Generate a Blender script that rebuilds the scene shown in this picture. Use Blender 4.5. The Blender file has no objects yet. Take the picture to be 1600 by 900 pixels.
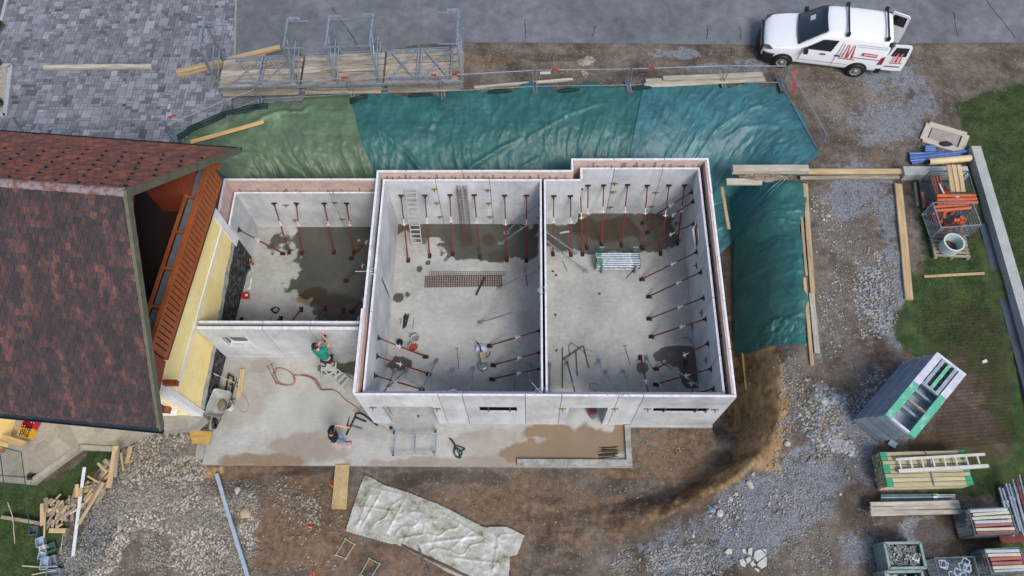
import bpy, bmesh, math, random
import numpy as np
from mathutils import Vector, Matrix
R = math.radians
random.seed(7)
rnd = random.Random(11)
scene = bpy.context.scene
col = scene.collection

# ---------------------------------------------------------------- camera, world, sun, exposure
FPX, CZ = 1171.44, 24.444
PITCH, ROLL, YAW = 0.430908, -0.043254, 0.049689
CAMROT = (Matrix.Rotation(YAW, 3, 'Z') @ Matrix.Rotation(PITCH, 3, 'X') @ Matrix.Rotation(ROLL, 3, 'Z'))
cam_d = bpy.data.cameras.new('camera'); cam = bpy.data.objects.new('camera', cam_d); col.objects.link(cam)
cam_d.sensor_width = 36; cam_d.lens = FPX * 36 / 1600; cam_d.clip_start = 0.1; cam_d.clip_end = 2000
cam.matrix_world = Matrix.Translation((0, 0, CZ)) @ CAMROT.to_4x4()
scene.camera = cam

world = bpy.data.worlds.new('World'); scene.world = world; world.use_nodes = True
wn = world.node_tree.nodes; bg = wn['Background']
sky = wn.new('ShaderNodeTexSky'); sky.sky_type = 'NISHITA'; sky.sun_disc = False
SUN_EL, SUN_AZ = R(52), R(150)          # azimuth clockwise from north (+Y): from the south-east
sky.sun_elevation = SUN_EL; sky.sun_rotation = SUN_AZ; sky.air_density = 1.0; sky.dust_density = 2.5; sky.ozone_density = 1.0
world.node_tree.links.new(sky.outputs[0], bg.inputs[0]); bg.inputs[1].default_value = 0.108
sl = bpy.data.lights.new('sun', 'SUN'); sun = bpy.data.objects.new('sun', sl); col.objects.link(sun)
sl.energy = 1.4; sl.angle = R(20); sl.color = (1.0, 0.975, 0.94)
sdir = Vector((math.sin(SUN_AZ) * math.cos(SUN_EL), math.cos(SUN_AZ) * math.cos(SUN_EL), math.sin(SUN_EL)))
sun.rotation_euler = sdir.to_track_quat('Z', 'Y').to_euler(); sun.location = sdir * 60
scene.view_settings.view_transform = 'Standard'; scene.view_settings.look = 'None'
scene.view_settings.gamma = 1; scene.view_settings.use_curve_mapping = False
scene.view_settings.exposure = 0.72

# ---------------------------------------------------------------- pixel of the photo + height -> point in the place
CAMPOS = Vector((0, 0, CZ))
def ray(px, py): return CAMROT @ Vector(((px - 800) / FPX, -(py - 450) / FPX, -1))
def P(px, py, z=0.0):
    d = ray(px, py); return CAMPOS + d * ((z - CZ) / d.z)
def PL(px, py, axis, val):                     # on the plane x=val or y=val
    d = ray(px, py); return CAMPOS + d * ((val - CAMPOS[axis]) / d[axis])
def head_on(foot, pe, axis, val, z):           # point on wall line, so that the prop passes pixel pe
    n = ray(*foot).cross(ray(*pe)); o = 1 - axis
    p = Vector((0, 0, z)); p[axis] = val
    # n . (p - CAMPOS) = 0
    p[o] = 0; k = n.dot(p - CAMPOS); p[o] = -k / n[o]; return p

# ---------------------------------------------------------------- helpers
def tag(o, label=None, cat=None, group=None, kind=None):
    if label: o['label'] = label
    if cat: o['category'] = cat
    if group: o['group'] = group
    if kind: o['kind'] = kind
    return o
def thing(name, label, cat, loc=(0, 0, 0), group=None, rot=None):
    o = bpy.data.objects.new(name, None); col.objects.link(o); o.location = loc; o.empty_display_size = .1
    if rot is not None: o.rotation_euler = rot
    return tag(o, label, cat, group)
def wloc(o):
    p = Vector((0, 0, 0))
    while o: p += o.location; o = o.parent
    return p
class MB:
    def __init__(s): s.v = []; s.f = []; s.m = []; s.c = []
    def add(s, vs, fs, m=0, c=None):
        b = len(s.v); s.v += [tuple(p) for p in vs]
        for f in fs: s.f.append([b + i for i in f]); s.m.append(m); s.c.append(c)
        return s
    def box(s, c, d, rz=0, m=0, T=None, col=None):
        c = Vector(c); x, y, z = d[0] / 2, d[1] / 2, d[2] / 2
        vs = [Vector((a, b, e)) for e in (-z, z) for b in (-y, y) for a in (-x, x)]
        if rz: vs = [Matrix.Rotation(rz, 3, 'Z') @ p for p in vs]
        vs = [p + c for p in vs]
        if T is not None: vs = [T @ p for p in vs]
        return s.add(vs, [(0, 2, 3, 1), (4, 5, 7, 6), (0, 1, 5, 4), (2, 6, 7, 3), (0, 4, 6, 2), (1, 3, 7, 5)], m, col)
    def bx(s, x0, x1, y0, y1, z0, z1, m=0, col=None):
        return s.box(((x0 + x1) / 2, (y0 + y1) / 2, (z0 + z1) / 2), (abs(x1 - x0), abs(y1 - y0), abs(z1 - z0)), 0, m, None, col)
    def beam(s, a, b, w, h, m=0, up=(0, 0, 1), col=None):
        a, b = Vector(a), Vector(b); d = b - a; L = d.length
        if L < 1e-6: return s
        d.normalize(); u = Vector(up)
        if abs(d.dot(u)) > .98: u = Vector((0, 1, 0))
        y = u.cross(d).normalized(); z = d.cross(y)
        T = Matrix((d, y, z)).transposed().to_4x4(); T.translation = (a + b) / 2
        return s.box((0, 0, 0), (L, w, h), 0, m, T, col)
    def tube(s, a, b, r, n=8, r2=None, m=0, caps=True, col=None):
        a, b = Vector(a), Vector(b); d = (b - a)
        if d.length < 1e-6: return s
        d.normalize(); u = Vector((0, 0, 1)) if abs(d.z) < .95 else Vector((1, 0, 0))
        x = u.cross(d).normalized(); y = d.cross(x); r2 = r if r2 is None else r2
        vs = []
        for p, rr in ((a, r), (b, r2)):
            for k in range(n):
                t = 2 * math.pi * k / n; vs.append(p + (x * math.cos(t) + y * math.sin(t)) * rr)
        fs = [(k, (k + 1) % n, n + (k + 1) % n, n + k) for k in range(n)]
        if caps: fs += [tuple(range(n - 1, -1, -1)), tuple(range(n, 2 * n))]
        return s.add(vs, fs, m, col)
    def path(s, pts, r, n=6, m=0):
        for a, b in zip(pts[:-1], pts[1:]): s.tube(a, b, r, n, m=m)
        return s
    def lathe(s, prof, c=(0, 0, 0), n=20, m=0, axis='Z'):
        c = Vector(c); vs = []
        for r, z in prof:
            for k in range(n):
                t = 2 * math.pi * k / n; p = Vector((r * math.cos(t), r * math.sin(t), z))
                if axis == 'Y': p = Vector((p.x, p.z, p.y))
                if axis == 'X': p = Vector((p.z, p.x, p.y))
                vs.append(c + p)
        fs = [(i * n + k, i * n + (k + 1) % n, (i + 1) * n + (k + 1) % n, (i + 1) * n + k) for i in range(len(prof) - 1) for k in range(n)]
        return s.add(vs, fs, m)
    def prism(s, pts, z0, z1, m=0, col=None):
        n = len(pts)
        ar = sum(pts[i][0] * pts[(i + 1) % n][1] - pts[(i + 1) % n][0] * pts[i][1] for i in range(n))
        if ar < 0: pts = pts[::-1]
        vs = [(p[0], p[1], z0) for p in pts] + [(p[0], p[1], z1) for p in pts]
        fs = [tuple(range(n - 1, -1, -1)), tuple(range(n, 2 * n))] + [(k, (k + 1) % n, n + (k + 1) % n, n + k) for k in range(n)]
        return s.add(vs, fs, m, col)
    def slab3(s, pts, t, m=0, col=None):         # 3-D polygon thickened along its normal
        pts = [Vector(p) for p in pts]; n = (pts[1] - pts[0]).cross(pts[2] - pts[0]).normalized()
        k = len(pts); vs = pts + [p - n * t for p in pts]
        fs = [tuple(range(k)), tuple(range(2 * k - 1, k - 1, -1))] + [(i, k + i, k + (i + 1) % k, (i + 1) % k) for i in range(k)]
        return s.add(vs, fs, m, col)
    def build(s, name, mat, parent=None, smooth=False, local=False, origin=None):
        me = bpy.data.meshes.new(name); off = Vector((0, 0, 0))
        if parent is not None and not local: off = wloc(parent)
        o = bpy.data.objects.new(name, me)
        if parent is None and origin is None and s.v:
            a = np.array(s.v); lo, hi = a.min(0), a.max(0); origin = ((lo[0] + hi[0]) / 2, (lo[1] + hi[1]) / 2, lo[2])
        if parent is None: off = Vector(origin); o.location = off
        me.from_pydata([(p[0] - off.x, p[1] - off.y, p[2] - off.z) for p in s.v], [], s.f)
        mats = mat if isinstance(mat, (list, tuple)) else [mat]
        for m in mats: me.materials.append(m)
        if len(mats) > 1: me.polygons.foreach_set('material_index', s.m)
        if any(c is not None for c in s.c):
            ca = me.color_attributes.new('col', 'FLOAT_COLOR', 'CORNER'); buf = []
            for p, c in zip(me.polygons, s.c):
                buf += list((*(c or (1, 1, 1)), 1.0)) * p.loop_total
            ca.data.foreach_set('color', buf)
        if smooth: me.polygons.foreach_set('use_smooth', [True] * len(me.polygons))
        col.objects.link(o); o.parent = parent; me.update()
        return o
def solo(mb, name, mat, label, cat, group=None, smooth=False):
    return tag(mb.build(name, mat, None, smooth), label, cat, group)
def board(name, A, B, w, h, mat, parent=None, label=None, cat=None, group=None, up=(0, 0, 1), sub=None):
    """a board with its own local frame, x along the grain"""
    A, B = Vector(A), Vector(B); d = B - A; L = d.length; d.normalize(); u = Vector(up)
    if abs(d.dot(u)) > .97: u = Vector((0, 1, 0))
    y = u.cross(d).normalized(); z = d.cross(y)
    mb = MB(); e = min(.012, h * .25, w * .25)
    # chamfered section
    sec = [(-w/2+e, -h/2), (w/2-e, -h/2), (w/2, -h/2+e), (w/2, h/2-e), (w/2-e, h/2), (-w/2+e, h/2), (-w/2, h/2-e), (-w/2, -h/2+e)]
    bow = rnd.uniform(-.004, .004) * L
    vs = []; xs = [-L/2, -L/4, 0, L/4, L/2]
    for x in xs:
        k = bow * (1 - (2 * x / L) ** 2); vs += [(x, a + k, b) for a, b in sec]
    fs = [(i*8+k, i*8+(k+1) % 8, (i+1)*8+(k+1) % 8, (i+1)*8+k) for i in range(4) for k in range(8)]
    fs = [tuple(reversed(f)) for f in fs] + [tuple(range(8)), tuple(range(39, 31, -1))]
    fs = [tuple(reversed(f)) for f in fs]
    mb.add(vs, fs)
    o = mb.build(name, mat, None, origin=(0, 0, 0))
    T = Matrix((d, y, z)).transposed().to_4x4(); T.translation = (A + B) / 2 - (wloc(parent) if parent else Vector((0, 0, 0)))
    o.matrix_local = T; o.parent = parent
    o.location = T.translation; o.rotation_euler = T.to_euler()
    if label: tag(o, label, cat, group)
    return o
def copy_tree(o, parent=None):
    c = o.copy(); col.objects.link(c); c.parent = parent
    for ch in list(o.children): copy_tree(ch, c)
    return c

# ---------------------------------------------------------------- materials
def nt(name):
    m = bpy.data.materials.new(name); m.use_nodes = True; t = m.node_tree
    return m, t, t.nodes['Principled BSDF'], t.nodes.new, t.links.new
def noise_node(t, co, scale, detail=5, rough=.6, stretch=None, dist=0):
    n = t.nodes.new('ShaderNodeTexNoise'); n.inputs['Scale'].default_value = scale; n.inputs['Detail'].default_value = detail
    n.inputs['Roughness'].default_value = rough; n.inputs['Distortion'].default_value = dist
    if stretch:
        mp = t.nodes.new('ShaderNodeMapping'); mp.inputs['Scale'].default_value = stretch; t.links.new(co, mp.inputs[0]); co = mp.outputs[0]
    t.links.new(co, n.inputs['Vector']); return n.outputs[0]
def ramp(t, fac, stops):
    r = t.nodes.new('ShaderNodeValToRGB'); e = r.color_ramp.elements
    while len(e) < len(stops): e.new(.5)
    for el, (p, c) in zip(e, stops): el.position = p; el.color = (*c, 1) if len(c) == 3 else c
    t.links.new(fac, r.inputs[0]); return r.outputs[0]
def mixc(t, fac, a, b, mode='MIX'):
    n = t.nodes.new('ShaderNodeMix'); n.data_type = 'RGBA'; n.blend_type = mode
    for i, v in ((0, fac), (6, a), (7, b)):
        if isinstance(v, (int, float)): n.inputs[i].default_value = v
        elif isinstance(v, tuple): n.inputs[i].default_value = (*v, 1)
        else: t.links.new(v, n.inputs[i])
    return n.outputs[2]
def mathn(t, op, a, b=None, clamp=False):
    n = t.nodes.new('ShaderNodeMath'); n.operation = op; n.use_clamp = clamp
    for i, v in ((0, a), (1, b)):
        if v is None: continue
        if isinstance(v, (int, float)): n.inputs[i].default_value = v
        else: t.links.new(v, n.inputs[i])
    return n.outputs[0]
def bump(t, bsdf, h, strength=.3, dist=.01):
    b = t.nodes.new('ShaderNodeBump'); b.inputs['Strength'].default_value = strength; b.inputs['Distance'].default_value = dist
    t.links.new(h, b.inputs['Height']); t.links.new(b.outputs[0], bsdf.inputs['Normal'])
def mat(name, c1, c2=None, rough=.75, metal=0, scale=4, stretch=None, bmp=.15, bscale=40, vc=False, rvar=.15, lo=.35, hi=.68, objrnd=0, spec=.4, fine=.25, coat=0):
    m, t, b, new, link = nt(name)
    tc = new('ShaderNodeTexCoord'); co = tc.outputs['Object']
    if objrnd:
        oi = new('ShaderNodeObjectInfo'); va = new('ShaderNodeVectorMath'); va.operation = 'ADD'; sc = mathn(t, 'MULTIPLY', oi.outputs['Random'], 37.0)
        link(co, va.inputs[0]); link(sc, va.inputs[1]); co = va.outputs[0]
    c2 = c2 or tuple(x * .7 for x in c1)
    n1 = noise_node(t, co, scale, 5, .6, stretch)
    c = ramp(t, n1, [(lo, c2), (hi, c1)])
    n2 = noise_node(t, co, scale * 9, 3, .7, stretch)
    g = ramp(t, n2, [(.3, (1 - fine,) * 3), (.7, (1 + fine * .4,) * 3)])
    c = mixc(t, 1.0, c, g, 'MULTIPLY')
    if vc:
        a = new('ShaderNodeAttribute'); a.attribute_name = 'col'; c = mixc(t, 1.0, c, a.outputs['Color'], 'MULTIPLY')
    if objrnd:
        k = mathn(t, 'MULTIPLY_ADD', oi.outputs['Random'], objrnd); k.node.inputs[2].default_value = 1 - objrnd / 2
        cb = new('ShaderNodeCombineXYZ')
        for i in range(3): link(k, cb.inputs[i])
        c = mixc(t, 1.0, c, cb.outputs[0], 'MULTIPLY')
    link(c, b.inputs['Base Color'])
    r = mathn(t, 'MULTIPLY_ADD', n2, rvar * 2); r.node.inputs[2].default_value = rough - rvar; link(r, b.inputs['Roughness'])
    b.inputs['Metallic'].default_value = metal; b.inputs['Specular IOR Level'].default_value = spec
    if coat: b.inputs['Coat Weight'].default_value = coat; b.inputs['Coat Roughness'].default_value = .08
    if bmp:
        n3 = noise_node(t, co, bscale, 4, .6, stretch); bump(t, b, n3, bmp, .01)
    return m
WOOD = mat('pale_wood', (.58, .44, .25), (.38, .27, .14), .75, scale=1.2, stretch=(1, 9, 9), bmp=.2, bscale=14, objrnd=.35)
WOODG = mat('weathered_wood', (.42, .37, .29), (.2, .16, .12), .85, scale=1.4, stretch=(1, 10, 10), bmp=.3, bscale=14, objrnd=.35, fine=.4)
WOODY = mat('yellow_formwork', (.52, .33, .09), (.4, .23, .05), .6, scale=2, stretch=(1, 4, 4), bmp=.1)
WOODW = mat('bleached_wood', (.55, .51, .42), (.36, .31, .24), .8, scale=1.5, stretch=(1, 8, 8), bmp=.2, bscale=14, objrnd=.25)
GALV = mat('galvanised_steel', (.42, .47, .52), (.25, .29, .33), .42, .55, scale=8, bmp=.05, objrnd=.2)
GALVD = mat('dull_steel', (.2, .23, .25), (.1, .12, .13), .5, .5, scale=8, bmp=.05, objrnd=.2)
REDP = mat('red_prop_paint', (.24, .035, .025), (.11, .028, .024), .65, 0, scale=10, bmp=.08, objrnd=.35, fine=.4)
DARK = mat('dark_rust', (.045, .035, .03), (.02, .017, .015), .75, .2, scale=20)
RUST = mat('rusty_steel', (.16, .075, .045), (.06, .03, .02), .85, .1, scale=25)
BLACK = mat('black_plastic', (.02, .021, .023), (.012, .012, .013), .5, scale=6)
WHITEP = mat('white_plastic', (.75, .75, .72), (.55, .54, .5), .45, scale=8)
RED = mat('red_plastic', (.55, .03, .03), (.4, .02, .02), .4, scale=8)
ORANGE = mat('orange_pipe_plastic', (.52, .13, .045), (.36, .08, .03), .5, scale=8, objrnd=.2)
BLUE = mat('blue_pipe_plastic', (.07, .16, .42), (.04, .1, .3), .4, scale=8)
YELLOW = mat('yellow_plastic', (.75, .42, .02), (.6, .33, .02), .4, scale=8)
GREENP = mat('green_webbing', (.015, .09, .06), (.01, .045, .035), .8, scale=20)
# ---------------------------------------------------------------- numpy noise
def _h(ix, iy, s):
    n = (ix.astype(np.int64) * 374761393 + iy.astype(np.int64) * 668265263 + s * 974634777) & 0x7fffffff
    n = ((n ^ (n >> 13)) * 1274126177) & 0x7fffffff
    return ((n ^ (n >> 16)) & 0xffff) / 65535.0
def vn(x, y, s=0):
    ix, iy = np.floor(x), np.floor(y); fx, fy = x - ix, y - iy; fx = fx * fx * (3 - 2 * fx); fy = fy * fy * (3 - 2 * fy)
    a, b, c, d = _h(ix, iy, s), _h(ix + 1, iy, s), _h(ix, iy + 1, s), _h(ix + 1, iy + 1, s)
    return (a * (1 - fx) + b * fx) * (1 - fy) + (c * (1 - fx) + d * fx) * fy
def fbm(x, y, s=0, o=4):
    t = 0; a = .5; k = 1
    for i in range(o): t = t + a * vn(x * k + 13 * i, y * k - 7 * i, s + i); a *= .5; k *= 2.03
    return t / (1 - .5 ** o)
def sst(a, b, x): t = np.clip((x - a) / (b - a), 0, 1); return t * t * (3 - 2 * t)
def pdist(x, y, poly, closed=True):
    best = np.full(x.shape, 1e9); n = len(poly)
    for i in range(n if closed else n - 1):
        ax, ay = poly[i][:2]; bx, by = poly[(i + 1) % n][:2]; dx, dy = bx - ax, by - ay; L = dx * dx + dy * dy + 1e-12
        t = np.clip(((x - ax) * dx + (y - ay) * dy) / L, 0, 1)
        best = np.minimum(best, (x - ax - t * dx) ** 2 + (y - ay - t * dy) ** 2)
    return np.sqrt(best)
def inside(x, y, poly):
    r = np.zeros(x.shape, bool); n = len(poly)
    for i in range(n):
        ax, ay = poly[i][:2]; bx, by = poly[(i + 1) % n][:2]
        if ay == by: continue
        c = ((ay > y) != (by > y)) & (x < (bx - ax) * (y - ay) / (by - ay) + ax); r ^= c
    return r

# ---------------------------------------------------------------- the lie of the land
ZS = 1.5                                       # street level; the new floor slab is 0
# building lines, metres
bw, be, bn, bno, bs = -4.84, .407, 13.85, 14.09, 6.49
ow, os_, oe, ce, cn, cno = -5.08, 6.26, 6.07, 5.76, 14.31, 14.55
cw, cw2, cwo = 1.78, .605, 1.46
an, ano, aw, awo, aso, asi = 13.72, 13.95, -10.11, -10.36, 8.55, 8.83
HO, HI, HAI, HAO, HAS = 3.245, 2.95, 2.36, 2.95, 2.66

def zup_s(x, y): return ZS - .5 * sst(10, 1.5, y) * (x > 0) - .7 * (1 - sst(1.5, 6.5, x)) * sst(5.5, 3, y)
def zup(x, y):
    return ZS - .5 * np.clip((10 - y) / 8.5, 0, 1) * sst(-2, 3, x) - 1.12 * (1 - sst(1.5, 8.2, x)) * (1 - sst(3.6, 6.6, y))
def onup(px, py):
    z = 1.4
    for _ in range(8):
        p = P(px, py, z); z = float(zup(np.array([p.x]), np.array([p.y]))[0])
    return (p.x, p.y)
CREST_PX = [(268, 226), (290, 215), (350, 184), (410, 169), (550, 152), (700, 148), (850, 142), (1000, 138), (1150, 131), (1215, 145),
            (1262, 185), (1280, 230), (1266, 262), (1254, 300), (1251, 400), (1257, 500), (1256, 545), (1222, 570), (1219, 640), (1204, 690),
            (1168, 730), (1112, 768), (1050, 802), (985, 830), (930, 850)]
CREST = [onup(*p) for p in CREST_PX]
UP = [(-300, 300), (-300, 12.6), (-11.2, 12.8)] + CREST + [(1.6, 1.0), (1.5, -300), (300, -300), (300, 300)]
TOE_PX = [(1160, 600), (1164, 660), (1150, 712), (1095, 748), (1010, 778), (925, 792), (850, 805)]
TOE = [(-10.3, 14.6), (1.0, 14.6), (1.4, 15.05), (6.75, 15.05)] + [tuple(P(a, b, -.3)[:2]) for a, b in [(1146, 300), (1148, 400), (1150, 500), (1155, 560)]] + [tuple(P(a, b, -.15)[:2]) for a, b in TOE_PX]
LOW = [(-10.7, 13.0), (-10.6, 14.2)] + TOE + [(-.2, .8), (-.4, -300), (-300, -300), (-300, 11.5), (-11, 11.5)]
def bumps(x, y, px, py, r, h, z=0, sx=1, sy=1):
    c = P(px, py, z); return h * np.exp(-(((x - c.x) / sx) ** 2 + ((y - c.y) / sy) ** 2) / (r * r))
def rough_mask(x, y):
    m = np.ones(x.shape)
    return m
ROADP = [tuple(P(a, b, ZS)[:2]) for a, b in [(374, -160), (1900, -160), (1900, 62), (1600, 66), (1200, 70), (900, 67), (730, 66), (650, 70), (605, 78), (575, 100), (562, 150), (430, 160), (364, 176), (368, 100)]]
YARDP = [tuple(P(a, b, ZS)[:2]) for a, b in [(372, -160), (366, 100), (357, 182), (350, 186), (290, 218), (272, 228)]] + [(-11.6, 13.3), (-25, 13.3), (-25, 29)]
def hgt(x, y):
    x = np.asarray(x, float); y = np.asarray(y, float)
    zl = -.2 + .0 * x
    zl = zl + .35 * sst(-10.9, -13.2, x) * sst(9, 6.3, y) + .3 * sst(-10.6, -11.6, x) * (y < 9)
    zl = zl + bumps(x, y, 235, 770, 1.7, .38, .2, 1.2, 1) + bumps(x, y, 440, 780, 1.0, .25) + bumps(x, y, 470, 850, .9, .22) + bumps(x, y, 390, 780, .5, .2) \
        + bumps(x, y, 860, 790, .35, .14, 0, 1.6, .6) - bumps(x, y, 832, 800, .3, .16, 0, 1.6, .7) + bumps(x, y, 1000, 700, 1.5, .08) \
        - bumps(x, y, 345, 750, .6, .25, -.2, 1.6, .6) + bumps(x, y, 650, 830, 2.5, .06)
    zu = zup(x, y)
    iu = inside(x, y, UP); il = inside(x, y, LOW)
    du = pdist(x, y, UP); dl = pdist(x, y, LOW); t = dl / (dl + du + 1e-6)
    t = np.where(iu, 1, np.where(il, 0, t))
    ex_ = 3.0 - 1.5 * sst(13.6, 12.6, y) * (x > 4) - .2 * sst(9.4, 8.8, y)
    prof = 1 - (1 - t) ** ex_
    tr = sst(14.12, 14.3, y) * sst(-10.6, -10.3, x) * (x < 6.2) + sst(6.12, 6.3, x) * sst(5.6, 6.6, y)
    zl = zl - .8 * np.clip(tr, 0, 1) * sst(1.2, .0, du * 0 + (~il) * dl)
    z = zl + (zu - zl) * prof
    n = (fbm(x * .9, y * .9, 3) - .5) * .16 + (fbm(x * 5, y * 5, 9, 3) - .5) * .05
    # raw earth bank: gullies
    bank = np.exp(-((t - .5) / .35) ** 2) * (~iu) * (~il)
    n = n + bank * ((fbm(x * 2.2, y * 2.2, 21, 4) - .5) * .5 + (np.abs(fbm(x * 5, y * 5, 27, 4) - .5)) * .35) * ((y < 9.6) & (x > 0))
    flat = np.maximum(inside(x, y, ROADP), inside(x, y, YARDP)).astype(float)
    dr = np.minimum(pdist(x, y, ROADP), pdist(x, y, YARDP)); k = np.where(flat > 0, 0, sst(0, .8, dr))
    n = n * k
    z = z + n - .03 * flat
    # under the slab the ground is flat and lower
    sb = (x > -10.9) & (x < 6.35) & (y > 4.6) & (y < 14.7) & ~((x > 3.6) & (y < 6.1))
    z = np.where(sb & (z > -.12), -.14, z)
    hs = (x < -10.3) & (y > 6.0) & (y < 12.9); z = np.where(hs, np.minimum(z, .3), z)
    return z
def hz(x, y): return float(hgt(np.array([x]), np.array([y]))[0])
def G(px, py, dz=0.0):
    z = .8
    for i in range(24):
        p = P(px, py, z); zn = hz(p.x, p.y) + dz; z = z + (zn - z) * (.9 if i < 6 else .6)
    return P(px, py, z)

def gridmesh(name, xs, ys, zf, mask=None):
    X, Y = np.meshgrid(xs, ys); X = X.ravel(); Y = Y.ravel(); Z = zf(X, Y)
    nx, ny = len(xs), len(ys); i = np.arange((nx - 1) * (ny - 1)); r, c = i // (nx - 1), i % (nx - 1); a = r * nx + c
    F = np.stack([a, a + 1, a + nx + 1, a + nx], 1)
    if mask is not None:
        cx = (X[F[:, 0]] + X[F[:, 2]]) / 2; cy = (Y[F[:, 0]] + Y[F[:, 2]]) / 2; F = F[mask(cx, cy)]
    me = bpy.data.meshes.new(name); me.vertices.add(len(X)); me.vertices.foreach_set('co', np.stack([X, Y, Z], 1).ravel())
    me.loops.add(F.size); me.loops.foreach_set('vertex_index', F.ravel().astype(np.int32)); me.polygons.add(len(F))
    me.polygons.foreach_set('loop_start', (np.arange(len(F)) * 4).astype(np.int32)); me.polygons.foreach_set('loop_total', np.full(len(F), 4, np.int32))
    me.polygons.foreach_set('use_smooth', np.ones(len(F), bool)); me.update(calc_edges=True)
    o = bpy.data.objects.new(name, me); col.objects.link(o); return o, X, Y, Z
def vcol(me, name, rgb):
    a = me.color_attributes.new(name, 'FLOAT_COLOR', 'POINT'); n = len(rgb[0]); b = np.ones((n, 4)); 
    for i in range(3): b[:, i] = rgb[i]
    a.data.foreach_set('color', b.ravel())
def blobs(X, Y, lst, zdef=None, edge=.5, ns=1.6, seed=5):
    """soft irregular patches around places named by photo pixel and metres"""
    m = np.zeros(X.shape); w = (fbm(X * ns, Y * ns, seed) - .5) * 1.1 + (fbm(X * 7, Y * 7, seed + 3) - .5) * .35
    for b in lst:
        px, py, rx, ry = b[:4]; k = b[4] if len(b) > 4 else 1; rot = R(b[5]) if len(b) > 5 else 0
        c = G(px, py) if zdef is None else P(px, py, zdef); dx, dy = X - c.x, Y - c.y
        ux = dx * math.cos(rot) + dy * math.sin(rot); uy = -dx * math.sin(rot) + dy * math.cos(rot)
        d = np.sqrt((ux / rx) ** 2 + (uy / ry) ** 2) + w
        m = np.maximum(m, k * sst(1 + edge * .5, 1 - edge * .5, d))
    return m

# ---------------------------------------------------------------- ground
def axis_c(a, b, st, far=400):
    core = np.arange(a, b + st / 2, st); s = st; out = []; v = b
    while v < far: s *= 1.35; v += s; out.append(v)
    lo = []; s = st; v = a
    while v > -far: s *= 1.35; v -= s; lo.append(v)
    return np.array(lo[::-1] + list(core) + out)
gx, gy = axis_c(-18.5, 20.5, .075), axis_c(.3, 22.5, .075)
ground, X, Y, Z = gridmesh('ground', gx, gy, hgt)
def gp(pts): return [tuple(G(a, b)[:2]) for a, b in pts]
GRASS_R = gp([(1600, 120), (1545, 138), (1500, 165), (1512, 215), (1516, 262)]) 
def soft(poly, w=.5, ns=1.5, seed=2, amp=.7):
    d = pdist(X, Y, poly); ins = inside(X, Y, poly); sd = np.where(ins, d, -d) + (fbm(X * ns, Y * ns, seed) - .5) * amp + (fbm(X * 8, Y * 8, seed + 1) - .5) * amp * .4
    return sst(-w / 2, w / 2, sd)
pr = gp([(1610, 125), (1545, 140), (1492, 168), (1505, 215), (1520, 262), (1600, 590)]) + [(60, 5), (60, 60), (40, 21)]
pr = gp([(1600, 130), (1545, 140), (1494, 166), (1505, 215), (1518, 262)]) + [(16.4, 8), (16.4, -60), (300, -60), (300, 19.0)]
grass = soft(pr, .5)
grass = np.maximum(grass, soft(gp([(1428, 285), (1440, 330), (1436, 400), (1420, 440), (1410, 480), (1400, 540), (1425, 560), (1500, 560), (1540, 640), (1575, 740), (1600, 800), (1650, 800), (1650, 600), (1516, 258), (1440, 262)]), .9, amp=1.2))
grass = np.maximum(grass, .75 * blobs(X, Y, [(1535, 730, .8, .9), (1510, 760, 1., .35), (1560, 850, .6, .4), (1425, 510, .5, .9, .7)]))
grass = np.maximum(grass, soft(gp([(-60, 742), (90, 752), (160, 690), (185, 700), (130, 770), (95, 830), (80, 905), (-60, 1000)]), .5))
grass = np.maximum(grass, (X < -18.6) * (Y < 14.) * 1.0)
mud = blobs(X, Y, [(1530, 600, 1.2, 1.9, .5), (1500, 670, .9, 1.0, .8), (1560, 690, .6, .8, .7), (1480, 700, 1.2, .4, 1), (1530, 500, .7, .5, .5), (1500, 830, 1.4, .5, .9)], seed=31)
gravel = blobs(X, Y, [(1400, 120, 1.3, .9), (1380, 190, 1.5, 1.0, .8), (1330, 300, 1.0, 1.2, .8), (1380, 330, .5, 2.2, .8), (1400, 420, .3, 2.5, .9), (1392, 500, .3, 1.4), (1238, 600, .22, 2.2, .45), (1205, 745, .8, .4, .5, 30),
     (1160, 780, 1.4, .5, .8, 35), (1260, 760, 1.7, 1.0, 1, 35), (1180, 840, 1.8, .6, 1, 30), (1100, 870, 1.5, .5, 1, 20), (1330, 700, .8, 1.2, .8), (1440, 830, .9, .35, 1), (1340, 850, .8, .6, .7), (1130, 110, 1.6, .3, .7), (1180, 100, 1.0, .5, .7), (1060, 85, 1., .3, .8),
     (1270, 520, .25, .9, .8), (1450, 160, .6, .8, .6), (1050, 840, 1.3, .35, .7, 25)], edge=.9, seed=41)
ochre = blobs(X, Y, [(1190, 590, .62, 2.4, 1.2), (1192, 650, .6, 1.2, 1.2), (1188, 700, .55, .6, 1.1), (1130, 748, 1.0, .24, .8, 28), (1050, 795, .9, .2, .5, 25), (1215, 600, .2, 1.6, .8), (300, 735, .8, .2, .9), (1380, 560, .4, .4, .4)], edge=.7, seed=57)
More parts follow.
